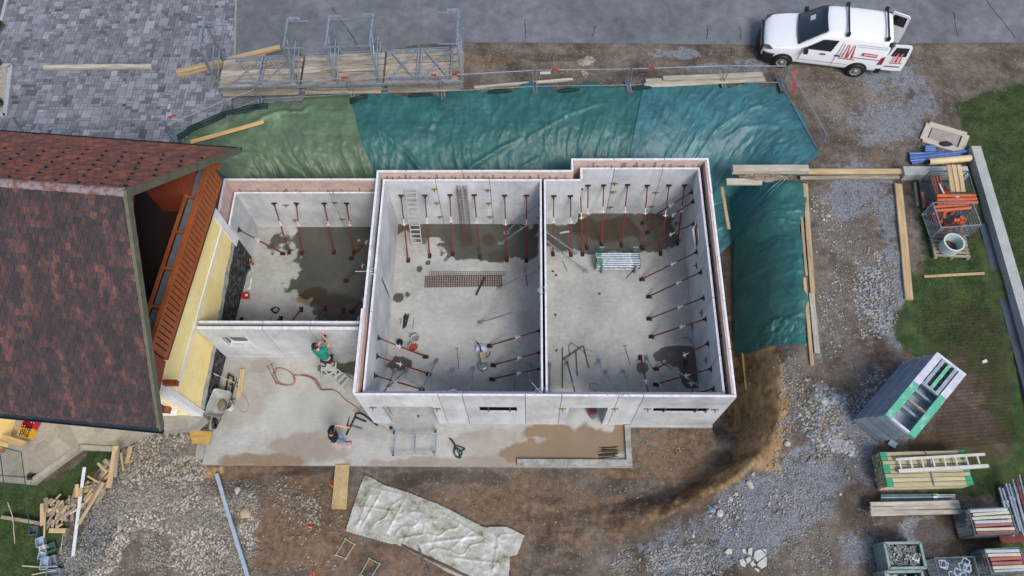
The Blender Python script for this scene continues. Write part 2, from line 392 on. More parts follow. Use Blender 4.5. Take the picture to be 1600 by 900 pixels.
clay = blobs(X, Y, [(800, 800, 4.5, 1.2, .62), (700, 860, 3, 1.2, .6), (1040, 710, 2, .9, .6), (470, 830, 2.2, 1.6, .75), (1180, 600, .75, 2.2, 1), (1190, 690, .6, .8, 1), (1110, 755, 1.5, .35, 1, 30), (1000, 815, 1.5, .35, .9, 25), (460, 790, 1.3, .9, .8), (450, 860, 1.2, .7, .9), (380, 735, 1.9, .25, .9), (1000, 700, 1.6, .8, .35), (820, 745, .5, .25, .9),
     (970, 735, 1.6, .35, .6), (770, 860, .7, .4, .6), (300, 740, .9, .3, .8), (1370, 255, .4, .5, .5), (770, 95, 1.0, .35, .6), (900, 110, 1.2, .3, .5), (1340, 450, .4, 1.2, .35), (1390, 555, .7, .4, .8), (1440, 560, .5, .5, .6), (1480, 700, 1.0, .3, .9), (1400, 560, .4, .3, .8)], edge=.8, seed=51)
wet = blobs(X, Y, [(860, 690, .1, .1, 0), (700, 745, 2.5, .25, .6), (1140, 430, .32, 4.2, 1.4), (1136, 600, .2, 1.6, 1.2), (1130, 720, .7, .3, .8), (1070, 775, 1.2, .2, .9, 30), (1000, 790, 1.2, .35, .8, 25), (680, 100, 1.0, .3, .7), (860, 90, 1.6, .25, .7), (1000, 115, 1.5, .2, .6),  # strips beside the right wall also put the trench's deep shade into the colour
     (1340, 770, .9, 1.3, .6), (1310, 850, 1.4, .6, .3), (1450, 740, 1.4, .5, .6), (640, 750, .6, .3, .9), (480, 730, 1.2, .3, .7), (500, 800, .5, .6, .5), (930, 770, .8, .4, .4), (1530, 860, 1.2, .8, .7)], edge=.9, seed=61)
pale = blobs(X, Y, [(210, 760, 1.9, 1.5, 1), (330, 860, 1.4, .9, 1), (255, 690, .8, .5, 1), (380, 790, .4, .6, .6), (300, 800, 1.4, 1.0, 1), (150, 870, .7, 1.0, 1), (915, 96, .4, .22, 1), (1290, 650, .55, 1.3, .55), (1350, 500, .4, 1.6, .35), (1240, 790, 1, .5, .3), (915, 115, .12, .2, 1)], edge=.7, seed=71)
bluegr = blobs(X, Y, [(150, 830, .55, 1.6, 1, -12), (160, 770, .4, 1, .8, -20), (110, 890, .8, .6, .8)], edge=.7, seed=77)
vcol(ground.data, 'm1', (grass, gravel, clay)); vcol(ground.data, 'm2', (wet, pale, np.maximum(mud * .9, 0)));  vcol(ground.data, 'm3', (bluegr, ochre, bluegr * 0))
m, t, b, new, link = nt('ground_earth_gravel_grass')
tc = new('ShaderNodeTexCoord'); co = tc.outputs['Object']
def attr(t, nm):
    a = t.nodes.new('ShaderNodeAttribute'); a.attribute_name = nm; s = t.nodes.new('ShaderNodeSeparateColor'); t.links.new(a.outputs['Color'], s.inputs[0]); return s.outputs
A1, A2, A3 = attr(t, 'm1'), attr(t, 'm2'), attr(t, 'm3')
def vor(t, co, sc, rndm=1.0, feat='F1'):
    v = t.nodes.new('ShaderNodeTexVoronoi'); v.inputs['Scale'].default_value = sc; v.inputs['Randomness'].default_value = rndm; v.feature = feat; t.links.new(co, v.inputs['Vector']); return v
n1 = noise_node(t, co, .8, 7, .65); n2 = noise_node(t, co, 5, 6, .7); n3 = noise_node(t, co, 28, 4, .7)
dirt = ramp(t, n1, [(.32, (.085, .066, .05)), (.5, (.165, .135, .106)), (.68, (.24, .205, .168))])
dirt = mixc(t, 1., dirt, ramp(t, n2, [(.3, (.6,) * 3), (.7, (1.3,) * 3)]), 'MULTIPLY'); nfine = noise_node(t, co, 70, 3, .8); dirt = mixc(t, 1., dirt, ramp(t, nfine, [(.32, (.62,) * 3), (.5, (1,) * 3), (.7, (1.35,) * 3)]), 'MULTIPLY')
v1 = vor(t, co, 48); v2 = vor(t, co, 11)
# scattered small pebbles in the dirt
peb = mathn(t, 'LESS_THAN', v2.outputs['Distance'], .24); pr_ = ramp(t, v2.outputs['Color'], [(.55, (0,) * 3), (.75, (1,) * 3)])
sepc = new('ShaderNodeSeparateColor'); link(v2.outputs['Color'], sepc.inputs[0])
pm = mathn(t, 'MULTIPLY', peb, mathn(t, 'GREATER_THAN', sepc.outputs[0], .72))
dirt = mixc(t, mathn(t, 'MULTIPLY', pm, .75), dirt, (.33, .31, .28))
# blue-grey gravel
gcol = ramp(t, v1.outputs['Color'], [(.2, (.16, .175, .20)), (.5, (.29, .32, .365)), (.85, (.50, .54, .60))])
gcol = mixc(t, 1., gcol, ramp(t, v1.outputs['Distance'], [(.25, (1.1,) * 3), (.65, (.5,) * 3)]), 'MULTIPLY')
br = mathn(t, 'MULTIPLY', n2, n3)
def breakup(t, a, n, k=.9):      # mask with ragged edge
    x = mathn(t, 'MULTIPLY_ADD', n, k); x.node.inputs[2].default_value = -k / 2
    return ramp(t, mathn(t, 'ADD', a, x), [(.32, (0,) * 3), (.62, (1,) * 3)])
nb_ = noise_node(t, co, .9, 6, .75, None, .5); gm = mathn(t, 'MULTIPLY', A1[1], ramp(t, nb_, [(.38, (.45,) * 3), (.56, (1.05,) * 3)]))
c = mixc(t, mathn(t, 'MULTIPLY', breakup(t, gm, n2, 1.5), .8), dirt, gcol)
claycol = ramp(t, n2, [(.3, (.10, .055, .03)), (.55, (.23, .135, .075)), (.75, (.34, .22, .13))])
c = mixc(t, mathn(t, 'MULTIPLY', breakup(t, A1[2], n2, 1.3), .62), c, claycol)
noc = noise_node(t, co, 3.5, 7, .75, (1.6, .7, 1)); occ_ = ramp(t, noc, [(.3, (.10, .06, .03)), (.44, (.31, .19, .088)), (.58, (.46, .31, .155)), (.76, (.58, .44, .26))])
c = mixc(t, mathn(t, 'MULTIPLY', breakup(t, A3[1], n2, 1.0), .9), c, occ_)
v3 = vor(t, co, 17)
pcol = ramp(t, v3.outputs['Color'], [(.15, (.20, .17, .13)), (.5, (.39, .345, .28)), (.85, (.62, .575, .49))])
pcol = mixc(t, 1., pcol, ramp(t, v3.outputs['Distance'], [(.3, (1.05,) * 3), (.75, (.35,) * 3)]), 'MULTIPLY')
c = mixc(t, breakup(t, A2[1], n2, .7), c, pcol)
c = mixc(t, breakup(t, A3[0], n2, .5), c, mixc(t, 1., pcol, (.55, .62, .72), 'MULTIPLY'))
ng = noise_node(t, co, 60, 4, .8); ng2 = noise_node(t, co, 2.2, 5, .7)
gr = ramp(t, ng, [(.3, (.02, .036, .014)), (.55, (.055, .092, .035)), (.75, (.12, .16, .07))])
gr = mixc(t, 1., gr, ramp(t, ng2, [(.32, (.6, .65, .6)), (.5, (1.1, 1.05, 1)), (.68, (1.9, 1.45, 1.2))]), 'MULTIPLY')
c = mixc(t, breakup(t, A1[0], n2, .8), c, gr)
mudc = ramp(t, n3, [(.3, (.05, .035, .02)), (.7, (.13, .085, .055))])
c = mixc(t, mathn(t, 'MULTIPLY', breakup(t, A2[2], n2, .9), .7), c, mudc)
c = mixc(t, mathn(t, 'MULTIPLY', breakup(t, A2[0], n2, .6), .52), c, mixc(t, 1., c, (.28, .24, .22), 'MULTIPLY'))
link(c, b.inputs['Base Color']); b.inputs['Roughness'].default_value = .92; b.inputs['Specular IOR Level'].default_value = .2
hh = mathn(t, 'ADD', mathn(t, 'MULTIPLY', n3, .8), mathn(t, 'MULTIPLY', v1.outputs['Distance'], -.6)); bump(t, b, hh, .9, .04)
ground.data.materials.append(m); tag(ground, kind='structure')

# ---------------------------------------------------------------- road, kerb, paved yard
road = MB().prism(ROADP, ZS - .12, ZS + .004).build('road', mat('asphalt', (.185, .195, .21), (.105, .112, .125), .85, scale=.28, bmp=.4, bscale=120, fine=.3, lo=.3, hi=.7), None)
tag(road, kind='structure')
ck = MB()
for pl in ([(518, 12), (535, 35), (550, 55), (562, 78)], [(1155, 40), (1157, 66)], [(1105, 45), (1104, 66)], [(1490, 20), (1498, 66)], [(820, 30), (822, 67)], [(1536, -5), (1560, 25), (1592, 66)], [(930, 40), (925, 60)]):
    pts = []
    for a, bb in zip(pl[:-1], pl[1:]):
        for k in range(6):
            q = P(a[0] + (bb[0] - a[0]) * k / 6 + rnd.uniform(-1, 1), a[1] + (bb[1] - a[1]) * k / 6, ZS + .006); pts.append(q)
    w = .022
    for a, bb in zip(pts[:-1], pts[1:]):
        d = (bb - a); nn = Vector((-d.y, d.x, 0)).normalized() * w * rnd.uniform(.4, 1); ck.add([a - nn, bb - nn, bb + nn, a + nn], [(0, 1, 2, 3)])
o = ck.build('cracks', mat('tar_crack', (.03, .03, .032)), road)
cat_ = MB(); yx0, yx1, yy0, yy1 = -21.5, -10.6, 13.3, 25.5
cell = .135; nx, ny = int((yx1 - yx0) / cell), int((yy1 - yy0) / cell); occ = np.zeros((nx, ny), bool)
ypoly = YARDP; yr = random.Random(3)
sizes = [(1, 1), (2, 1), (1, 2), (2, 2), (3, 2), (2, 3), (3, 3)]; wts = [5, 4, 4, 3, 1.4, 1.4, .5]
cells_in = inside(*[a.ravel() for a in np.meshgrid(yx0 + cell * (np.arange(nx) + .5), yy0 + cell * (np.arange(ny) + .5), indexing='ij')], ypoly).reshape(nx, ny)
rz = R(-2); 
big = fbm(np.repeat(np.arange(nx), ny).reshape(nx, ny) * .12, np.tile(np.arange(ny), nx).reshape(nx, ny) * .12, 8)
for i in range(nx):
    for j in range(ny):
        if occ[i, j] or not cells_in[i, j]: continue
        for tr in range(6):
            w, h = yr.choices(sizes, wts)[0]
            if i + w <= nx and j + h <= ny and not occ[i:i+w, j:j+h].any() and cells_in[i:i+w, j:j+h].all(): break
        else: w = h = 1
        occ[i:i+w, j:j+h] = True
        g = .006; k = yr.gauss(.21, .045) * (.75 + .5 * big[i, j]); k = max(.08, min(.5, k)) * (1.12 if w * h >= 4 else 1)
        tint = yr.uniform(-.012, .018); c3 = (k * (.95 + tint), k * .99, k * (1.09 - tint))
        x0, y0 = yx0 + i * cell + g, yy0 + j * cell + g; x1, y1 = x0 + w * cell - 2 * g, y0 + h * cell - 2 * g; zt = ZS + .012 + yr.uniform(-.002, .003); e = .008
        cat_.add([(x0, y0, ZS - .01), (x1, y0, ZS - .01), (x1, y1, ZS - .01), (x0, y1, ZS - .01), (x0+e, y0+e, zt), (x1-e, y0+e, zt), (x1-e, y1-e, zt), (x0+e, y1-e, zt)],
                 [(4, 5, 6, 7), (0, 1, 5, 4), (1, 2, 6, 5), (2, 3, 7, 6), (3, 0, 4, 7)], 0, c3)
pavers = cat_.build('paved_yard', mat('paver_stone', (1, 1, 1), (.8, .8, .82), .85, scale=2, bmp=.3, bscale=60, vc=True, fine=.25), None); tag(pavers, kind='structure')
tag(MB().prism(YARDP, ZS - .1, ZS - .004).build('paving_bed', mat('joint_sand', (.10, .10, .10)), None), kind='structure')
kb = MB(); kp = [P(a, b_, ZS) for a, b_ in [(373, -160), (367, 100), (358, 178)]]
for a, bb in zip(kp[:-1], kp[1:]): kb.beam(a, bb, .09, .1)
tag(kb.build('kerb', mat('kerb_concrete', (.3, .29, .27)), None), kind='structure')

# ---------------------------------------------------------------- concrete floor slab with wet patches
SLAB = [(-10.58, 4.87), (3.38, 4.87), (3.38, 6.2), (6.1, 6.2), (6.1, 14.6), (-10.6, 14.0)]
sxs, sys_ = np.arange(-10.6, 6.12, .06), np.arange(4.86, 14.62, .06)
slab, X, Y, Z = gridmesh('concrete_slab', sxs, sys_, lambda x, y: x * 0.0, lambda x, y: inside(x, y, SLAB))
puddle = blobs(X, Y, [(515, 375, 1.75, 1.2), (505, 420, 1.35, 1.2), (530, 470, 1.0, 1.1), (560, 420, .9, 2.0), (575, 500, .4, .5),
    (760, 365, 2.1, 1.0), (690, 358, 1.6, .45), (760, 395, 1.0, .35), (640, 355, .6, .2), (820, 380, .5, .6), (658, 365, .5, .5, .6),
    (960, 358, 2.4, .95), (1010, 375, 1.4, .6, .9), (880, 370, .8, .6), (930, 385, 1., .4, .8), (1055, 555, .75, .35), (1080, 580, .35, .7), (1005, 575, .2, .2, .7),
    (623, 464, .2, .2), (636, 460, .1, .1, .8), (625, 568, .4, .35), (595, 575, .2, .4, .7), (690, 382, .2, .1), (655, 420, .1, .1), (668, 410, .1, .08), (520, 575, .6, .2, .7), (560, 575, .4, .3, .8),
    (585, 640, .8, .3, .35), (873, 600, .4, .2, .25)], 0, .22, seed=81)
brown = blobs(X, Y, [(880, 700, 1.6, .45, 1), (820, 705, .8, .35, .9), (930, 690, 1.0, .6, 1), (970, 680, .3, .6, 1), (860, 675, .9, .25, .9), (950, 360, 1.2, .5, .9), (490, 462, .5, .35, 1), (520, 470, .9, .3, .7), (540, 490, .8, .4, .5), (910, 345, .5, .4, .8),
    (410, 720, 1.2, .3, .7), (480, 700, 1.4, .5, .5), (700, 725, 3.0, .25, .5), (380, 640, .9, .7, .35), (760, 690, 1.5, .5, .4), (500, 655, 2.0, .8, .25), (780, 400, .5, .3, .5), (820, 500, .4, .4, .3), (410, 570, .5, .3, .4), (780, 680, .8, .2, .25), (765, 375, .25, .3, .6)], 0, .6, seed=91)
pal = blobs(X, Y, [(912, 655, .35, .35, 1), (905, 680, .3, .3, .9), (930, 665, .3, .2, .8), (650, 700, 2.2, .35, .35), (470, 640, 1.4, .8, .5), (460, 600, .8, .5, .5), (1000, 480, .9, 1.5, .25), (700, 520, 1.5, 1.0, .3), (690, 650, .8, .3, .3)], 0, .8, seed=95)
vcol(slab.data, 'm1', (puddle, brown, pal))
m, t, b, new, link = nt('slab_concrete'); co = new('ShaderNodeTexCoord').outputs['Object']; A1 = attr(t, 'm1')
n1 = noise_node(t, co, .7, 7, .65); n2 = noise_node(t, co, 6, 6, .7); n3 = noise_node(t, co, 3, 5, .6, (1, 6, 1))
c = ramp(t, n1, [(.3, (.275, .27, .245)), (.5, (.36, .355, .325)), (.7, (.45, .445, .415))])
c = mixc(t, 1., c, ramp(t, n2, [(.3, (.85,) * 3), (.7, (1.08,) * 3)]), 'MULTIPLY')
c = mixc(t, 1., c, ramp(t, n3, [(.35, (.93,) * 3), (.65, (1.04,) * 3)]), 'MULTIPLY')
c = mixc(t, mathn(t, 'MULTIPLY', A1[2], .6), c, (.50, .49, .455))
sp = vor(t, co, 5.5); sp2 = mathn(t, 'LESS_THAN', sp.outputs['Distance'], .07); c = mixc(t, mathn(t, 'MULTIPLY', sp2, .5), c, (.12, .115, .1))
br = ramp(t, mathn(t, 'ADD', A1[1], mathn(t, 'MULTIPLY', n2, .5)), [(.45, (0,) * 3), (1.2, (1,) * 3)])
c = mixc(t, mathn(t, 'MULTIPLY', br, .85), c, (.19, .115, .055))
w = ramp(t, mathn(t, 'ADD', A1[0], mathn(t, 'MULTIPLY', mathn(t, 'SUBTRACT', n2, .5), .5)), [(.2, (0,) * 3), (.42, (.55,) * 3), (.7, (1,) * 3)])
wcol = mixc(t, 1., c, (.155, .155, .125), 'MULTIPLY')
c = mixc(t, mathn(t, 'MULTIPLY', w, .93), c, wcol)
link(c, b.inputs['Base Color']); r_ = mathn(t, 'MULTIPLY_ADD', w, -.5); r_.node.inputs[2].default_value = .82; link(r_, b.inputs['Roughness'])
hb = mathn(t, 'MULTIPLY', n2, mathn(t, 'SUBTRACT', 1.0, w)); bump(t, b, hb, .15, .01)
slab.data.materials.append(m); tag(slab, kind='structure'); SLABM = m
CONC_E = mat('cast_concrete', (.36, .35, .33), (.24, .23, .21), .85, scale=3, bmp=.25)
MB().prism(SLAB, -.24, -.004).build('slab_edge', CONC_E, slab)
tag(MB().prism([(-11.75, 5.05), (-10.62, 5.05), (-10.62, 6.05), (-11.75, 6.05)], -.3, -.02).build('concrete_step', CONC_E, None), kind='structure')
# upstand round the brown puddle on the apron
up = MB(); q = [P(808, 727, .12), P(980, 727, .12), P(980, 668, .12)]
up.beam((q[0].x, 4.99, .06), (3.38, 4.99, .06), .2, .13); up.beam((3.29, 5.09, .06), (3.29, 6.24, .06), .18, .13)
solo(up, 'concrete_upstand', mat('fresh_concrete', (.43, .42, .39), (.2, .2, .18), .8, scale=4, fine=.35), 'low L shaped concrete upstand with dark spots at the slab corner', 'concrete kerb')
# ---------------------------------------------------------------- terrace and steps by the old house
TERR = [tuple(P(a, b, .62)[:2]) for a, b in [(-60, 742), (0, 752), (52, 757), (128, 703), (182, 706), (210, 690), (235, 676), (300, 668), (318, 652)]] + [(-10.7, 7.2), (-21, 7.2), (-21, 2.4)]
m, t, b, new, link = nt('terrace_stone'); co = new('ShaderNodeTexCoord').outputs['Object']
vv = vor(t, co, 1.9); ve = vor(t, co, 1.9, 1, 'DISTANCE_TO_EDGE')
c = ramp(t, vv.outputs['Color'], [(.2, (.25, .235, .205)), (.8, (.32, .30, .26))]); nn = noise_node(t, co, 7, 5)
c = mixc(t, 1., c, ramp(t, nn, [(.3, (.85,) * 3), (.7, (1.1,) * 3)]), 'MULTIPLY')
c = mixc(t, ramp(t, ve.outputs['Distance'], [(.0, (.55,) * 3), (.03, (0,) * 3)]), c, (.36, .34, .30)); link(c, b.inputs['Base Color']); b.inputs['Roughness'].default_value = .85; bump(t, b, nn, .2)
tag(MB().prism(TERR, .1, .64).build('terrace', m, None), kind='structure')
kb = MB(); kp = [P(a, b_, .66) for a, b_ in [(-60, 738), (0, 748), (50, 752), (125, 699), (180, 702)]]
for a, bb in zip(kp[:-1], kp[1:]): kb.beam(a, bb, .16, .1)
tag(kb.build('terrace_kerb', mat('kerb_stone', (.38, .355, .31)), None), kind='structure')

# ---------------------------------------------------------------- shell of the new building
PANEL = mat('precast_concrete', (.50, .52, .535), (.39, .41, .43), .7, scale=.9, bmp=.08, bscale=30, fine=.1, lo=.25, hi=.75, objrnd=.1)
PANELTOP = mat('panel_top', (.82, .80, .84), (.62, .60, .62), .75, scale=7, bmp=.1)  # whiter than the panel faces: brightness of the upward edges put into the colour
PEACH = mat('cavity_concrete', (.60, .45, .38), (.46, .33, .30), .85, scale=3, bmp=.2, fine=.2)
def panelmat():
    m, t, b, new, link = nt('stained_precast'); co = new('ShaderNodeTexCoord').outputs['Object']; oi = new('ShaderNodeObjectInfo')
    va = new('ShaderNodeVectorMath'); va.operation = 'ADD'; link(co, va.inputs[0]); link(mathn(t, 'MULTIPLY', oi.outputs['Random'], 31.0), va.inputs[1]); c_ = va.outputs[0]
    n = noise_node(t, c_, .8, 6, .65); c = ramp(t, n, [(.3, (.36, .375, .38)), (.5, (.50, .515, .525)), (.7, (.63, .64, .64))])
    st_ = noise_node(t, c_, 3.2, 5, .7, (1, 1, .12)); c = mixc(t, 1., c, ramp(t, st_, [(.3, (.86, .86, .85)), (.55, (1, 1, 1)), (.8, (1.07,) * 3)]), 'MULTIPLY')
    sm = noise_node(t, c_, 2.3, 6, .75, None, .8); c = mixc(t, ramp(t, sm, [(.57, (0,) * 3), (.72, (.6,) * 3)]), c, (.27, .275, .27))
    ef = noise_node(t, c_, 5, 5, .75, (1, 1, .4), .5); c = mixc(t, ramp(t, ef, [(.62, (0,) * 3), (.72, (.4,) * 3)]), c, (.66, .67, .67))
    k = mathn(t, 'MULTIPLY_ADD', oi.outputs['Random'], .16); k.node.inputs[2].default_value = .92; cb = new('ShaderNodeCombineXYZ')
    for i in range(3): link(k, cb.inputs[i])
    c = mixc(t, 1., c, cb.outputs[0], 'MULTIPLY'); link(c, b.inputs['Base Color']); b.inputs['Roughness'].default_value = .7; bump(t, b, noise_node(t, c_, 30, 4), .12, .01); return m
PANEL = panelmat()
shell = thing('building_shell', 'roofless new basement of grey precast concrete wall panels with three rooms', 'building', (0, 10, 0))
NOOP = []
def cutboxes(mb, axis, v0, v1, a0, a1, z0, z1, ops):
    ops = [o for o in ops if o[0] < a1 and o[1] > a0]
    def B(p, q, r, s):
        if q - p < .005 or s - r < .005: return
        if axis == 1: mb.bx(p, q, v0, v1, r, s)
        else: mb.bx(v0, v1, p, q, r, s)
    x = a0
    for (oa, ob, oz0, oz1) in sorted(ops):
        oa_, ob_ = max(oa, a0), min(ob, a1)
        B(x, oa_, z0, z1); B(oa_, ob_, z0, oz0); B(oa_, ob_, oz1, z1); x = ob_
    B(x, a1, z0, z1)
def wall(axis, v0, v1, a0, a1, z1, seams=(), ops=(), m=None, name='wall_panel', top=True, z0=.002, jit=.006):
    cuts = [a0] + sorted(s for s in seams if a0 < s < a1) + [a1]
    for i, (p, q) in enumerate(zip(cuts[:-1], cuts[1:])):
        g = .009; p2 = p + (g if i else 0); q2 = q - (g if i < len(cuts) - 2 else 0); j = rnd.uniform(-jit, jit)
        mb = MB(); cutboxes(mb, axis, v0 + j * .5, v1 + j * .5, p2, q2, z0, z1 + j, ops); pn = mb.build(name, m or PANEL, shell)
        if top:
            tb = MB(); zz = z1 + j
            if axis == 1: tb.bx(p2 + .002, q2 - .002, v0 + .002, v1 - .002, zz + .001, zz + .006)
            else: tb.bx(v0 + .002, v1 - .002, p2 + .002, q2 - .002, zz + .001, zz + .006)
            tb.build('panel_edge', PANELTOP, pn)
fx = lambda px: P(px, 621, HO).x
def opn(axis, val, a, c):                           # opening from two photo corners
    p, q = PL(*a, axis, val), PL(*c, axis, val); o = 1 - axis
    return (min(p[o], q[o]), max(p[o], q[o]), min(p.z, q.z), max(p.z, q.z))
o1 = opn(1, os_, (596, 635.5), (686.5, 662)); o1 = (o1[0], o1[1], 0, o1[3])
w1 = opn(1, os_, (748.5, 636), (808, 645)); 
o2 = opn(1, os_, (889, 637), (941, 663)); o2 = (o2[0], o2[1], 0, o2[3])
w2 = opn(1, os_, (1022, 637.5), (1102, 646))
sops = [o1, w1, o2, w2]
T7 = .07
wall(1, os_, os_ + T7, ow, oe, HO, [fx(684), fx(722), fx(821), fx(878), fx(967), fx(1006)], sops)
wall(1, bs - T7, bs, bw, be + .06, HI, [fx(722), fx(686)], [o1, w1])
wall(1, bs - T7, bs, cw2 - .06, ce, HI, [fx(860), fx(967), fx(1006)], [o2, w2])
# north
wall(1, bno - T7, bno, ow, cwo, HO, [-4.1, -2.2, -.3], top=True); wall(1, cno - T7, cno, cwo, oe, HO, [2.9, 4.6])
wall(0, cwo, cwo + T7, bno - T7, cno - T7, HO)
wall(1, bn, bn + T7, bw, be + .06, HI, [P(680, 283, HI).x, P(765, 283, HI).x]); wall(1, bn, bn + T7, cw2 - .06, cw, HI)
wall(0, cw, cw + T7 - .0, bn + T7, cn + T7, HI); wall(1, cn, cn + T7, cw + T7, ce, HI, [P(960, 264, HI).x, P(1036, 264, HI).x])
# west wall of the middle room, with a doorway
dr = opn(0, bw, (598, 428), (612, 475)); dr = (dr[0], dr[1], 0, 2.05)
wall(0, bw - T7, bw, bs - T7, bn + T7, HI, [P(585, 487, HI).y, P(592, 395, HI).y], [dr])
wall(0, ow, ow + .075, asi + .2, bno - T7, HO, [11.2], [dr]); wall(0, ow - .05, ow + .03, os_ + T7, asi + .2, HO)
# divider and east wall
wall(0, be, be + .06, bs, bn, HI, [P(846, 460, HI).y, P(846, 335, HI).y]); wall(0, cw2 - .06, cw2, bs, bn, HI, [P(852, 480, HI).y, P(851, 330, HI).y])
ew = opn(0, ce, (1093, 330), (1099, 362)); ew = (ew[0], ew[1], 1.35, 2.1)
wall(0, ce, ce + T7, bs - T7, cn + T7, HI, [P(1109, 385, HI).y, P(1117, 465, HI).y, P(1123, 555, HI).y], [ew])
wall(0, oe - T7, oe, os_ + T7, cno - T7, HO, [P(1120, 300, HO).y, P(1127, 400, HO).y, P(1135, 470, HO).y, P(1143, 545, HO).y], [ew])
# annexe (left room)
wall(0, aw - T7, aw, 12.47, an + T7, HAI); wall(0, awo, awo + T7, 12.47, ano - T7, HAO)
wall(1, an, an + T7, aw, ow - .01, HAI, [P(515, 301, HAI).x]); wall(1, ano - T7, ano, awo, ow - .01, HAO, [P(517, 285, HAO).x])
wa = opn(1, aso, (345, 527), (397, 541))
sa = [P(410, 512, HAS).x, P(484, 512, HAS).x]
wall(1, aso, aso + .11, -10.42, ow - .06, HAS, sa, [wa]); wall(1, asi - .07, asi, -10.36, ow - .06, HAS + .03, sa, [wa])
# insulation / cavity faces on the inside of the outer leaves
ins = [(1, os_ + T7 + .002, os_ + T7 + .022, ow + .1, oe - .1, HO - .02, sops), (1, bno - T7 - .03, bno - T7 - .002, ow + .1, cwo + .07, HO - .01, []), (1, cno - T7 - .03, cno - T7 - .002, cwo + .1, oe - .1, HO - .01, []),
       (0, oe - T7 - .06, oe - T7 - .002, os_ + .1, cno - .1, HO - .004, [ew]), (0, ow + .034, ow + .1, os_ + .1, asi + .19, HO - .004, []), (1, ano - T7 - .03, ano - T7 - .002, awo + .1, ow - .02, HAO - .004, []), (0, awo + T7 + .002, awo + T7 + .03, 12.5, ano - .1, HAO - .004, [])]
for ax, a, b_, c0, c1, z, ops in ins:
    mb = MB(); cutboxes(mb, ax, a, b_, c0, c1, .01, z, ops); mb.build('cavity_lining', PEACH, shell)
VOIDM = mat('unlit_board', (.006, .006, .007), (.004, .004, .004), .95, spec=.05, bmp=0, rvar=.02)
# blocked windows: dark recess boards, window frames, sills
for w_, nm in ((w1, 'w'), (w2, 'w')):
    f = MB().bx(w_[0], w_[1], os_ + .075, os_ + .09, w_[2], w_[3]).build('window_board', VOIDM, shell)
    s = MB().bx(w_[0] + .01, w_[1] - .01, os_ + .004, os_ + .16, w_[2] - .03, w_[2] - .002).build('window_sill', PANELTOP, shell)
    pb = MB(); 
    for k in (.22, .8): pb.bx(w_[0] + (w_[1] - w_[0]) * k, w_[0] + (w_[1] - w_[0]) * k + .03, os_ + .02, os_ + .05, w_[2], w_[3])
    pb.build('window_post', GALVD, shell)
MB().bx(wa[0] + .15, wa[1] - .12, aso + .14, aso + .17, wa[2] + .12, wa[3]).build('window_board', GALVD, shell)
MB().bx(wa[0], wa[1], aso + .112, asi - .072, wa[2] - .03, wa[2] - .004).build('window_sill', PANELTOP, shell)
fr = MB()
for (x0, x1, z0, z1) in ((wa[0] - .05, wa[0], wa[2] - .04, wa[3] + .03), (wa[1], wa[1] + .06, wa[2] - .04, wa[3] + .03), (wa[0], wa[1], wa[2] - .05, wa[2]),): fr.bx(x0, x1, aso - .012, aso - .003, z0, z1)
fr.build('window_frame', PANELTOP, shell)
# starter bars standing in the wall cavities (countable, each its own bar)
sb0 = None
def sbar(x, y, z, h, lean=0):
    global sb0
    if sb0 is None:
        mb = MB(); mb.tube((0, 0, 0), (0, 0, 1), .007, 5); mb.tube((0, 0, 1), (.05, 0, 1), .007, 5); mb.tube((.05, 0, 1), (.05, 0, .3), .007, 5)
        sb0 = mb.build('starter_bar', DARK, shell, local=True); o = sb0
    else: o = sb0.copy(); col.objects.link(o)
    o.location = Vector((x, y, z)) - Vector((0, 10, 0)); o.scale = (1, 1, h); o.rotation_euler = (0, lean, rnd.uniform(0, 6))
for i in range(30):
    px = 596 + i * 9.8 + rnd.uniform(-3, 3); x = P(px, 275, HI).x
    if x < cwo - .1: sbar(x, bn + .11, HI - .4, rnd.uniform(.45, .62), rnd.uniform(-.08, .08))
for i in range(22):
    x = 1.75 + i * .2 + rnd.uniform(-.08, .08)
    if rnd.random() < .8: sbar(x, cn + .11, HI - .4, rnd.uniform(.42, .66), rnd.uniform(-.15, .2))
for i in range(24):
    x = aw + .25 + i * .2 + rnd.uniform(-.1, .1)
    if rnd.random() < .8: sbar(x, an + .11, HAI - .4, rnd.uniform(.45, .55), rnd.uniform(-.3, .3))
for i in range(16):
    y = 6.9 + i * .45 + rnd.uniform(-.1, .1); sbar(5.89, y, HI - .5, rnd.uniform(.4, .5))
# horizontal ties bridging the narrow cavities
tb0 = None
def tie(x, y, z, horiz, L):
    global tb0
    if tb0 is None: tb0 = MB().tube((-.5, 0, 0), (.5, 0, 0), .006, 5).build('lattice_tie', RUST, shell, local=True); o = tb0
    else: o = tb0.copy(); col.objects.link(o)
    o.location = Vector((x, y - 10, z)); o.scale = (L, 1, 1); o.rotation_euler = (0, 0, 0 if horiz else R(90))
for i in range(16):
    y = 6.8 + i * .45; tie(-4.96, y, HI - .08, True, .1); 
    if i % 2 == 0: tie(.506, y, HI - .12, True, .08)
    tie(5.88, y + .1, HI - .06, True, .1)
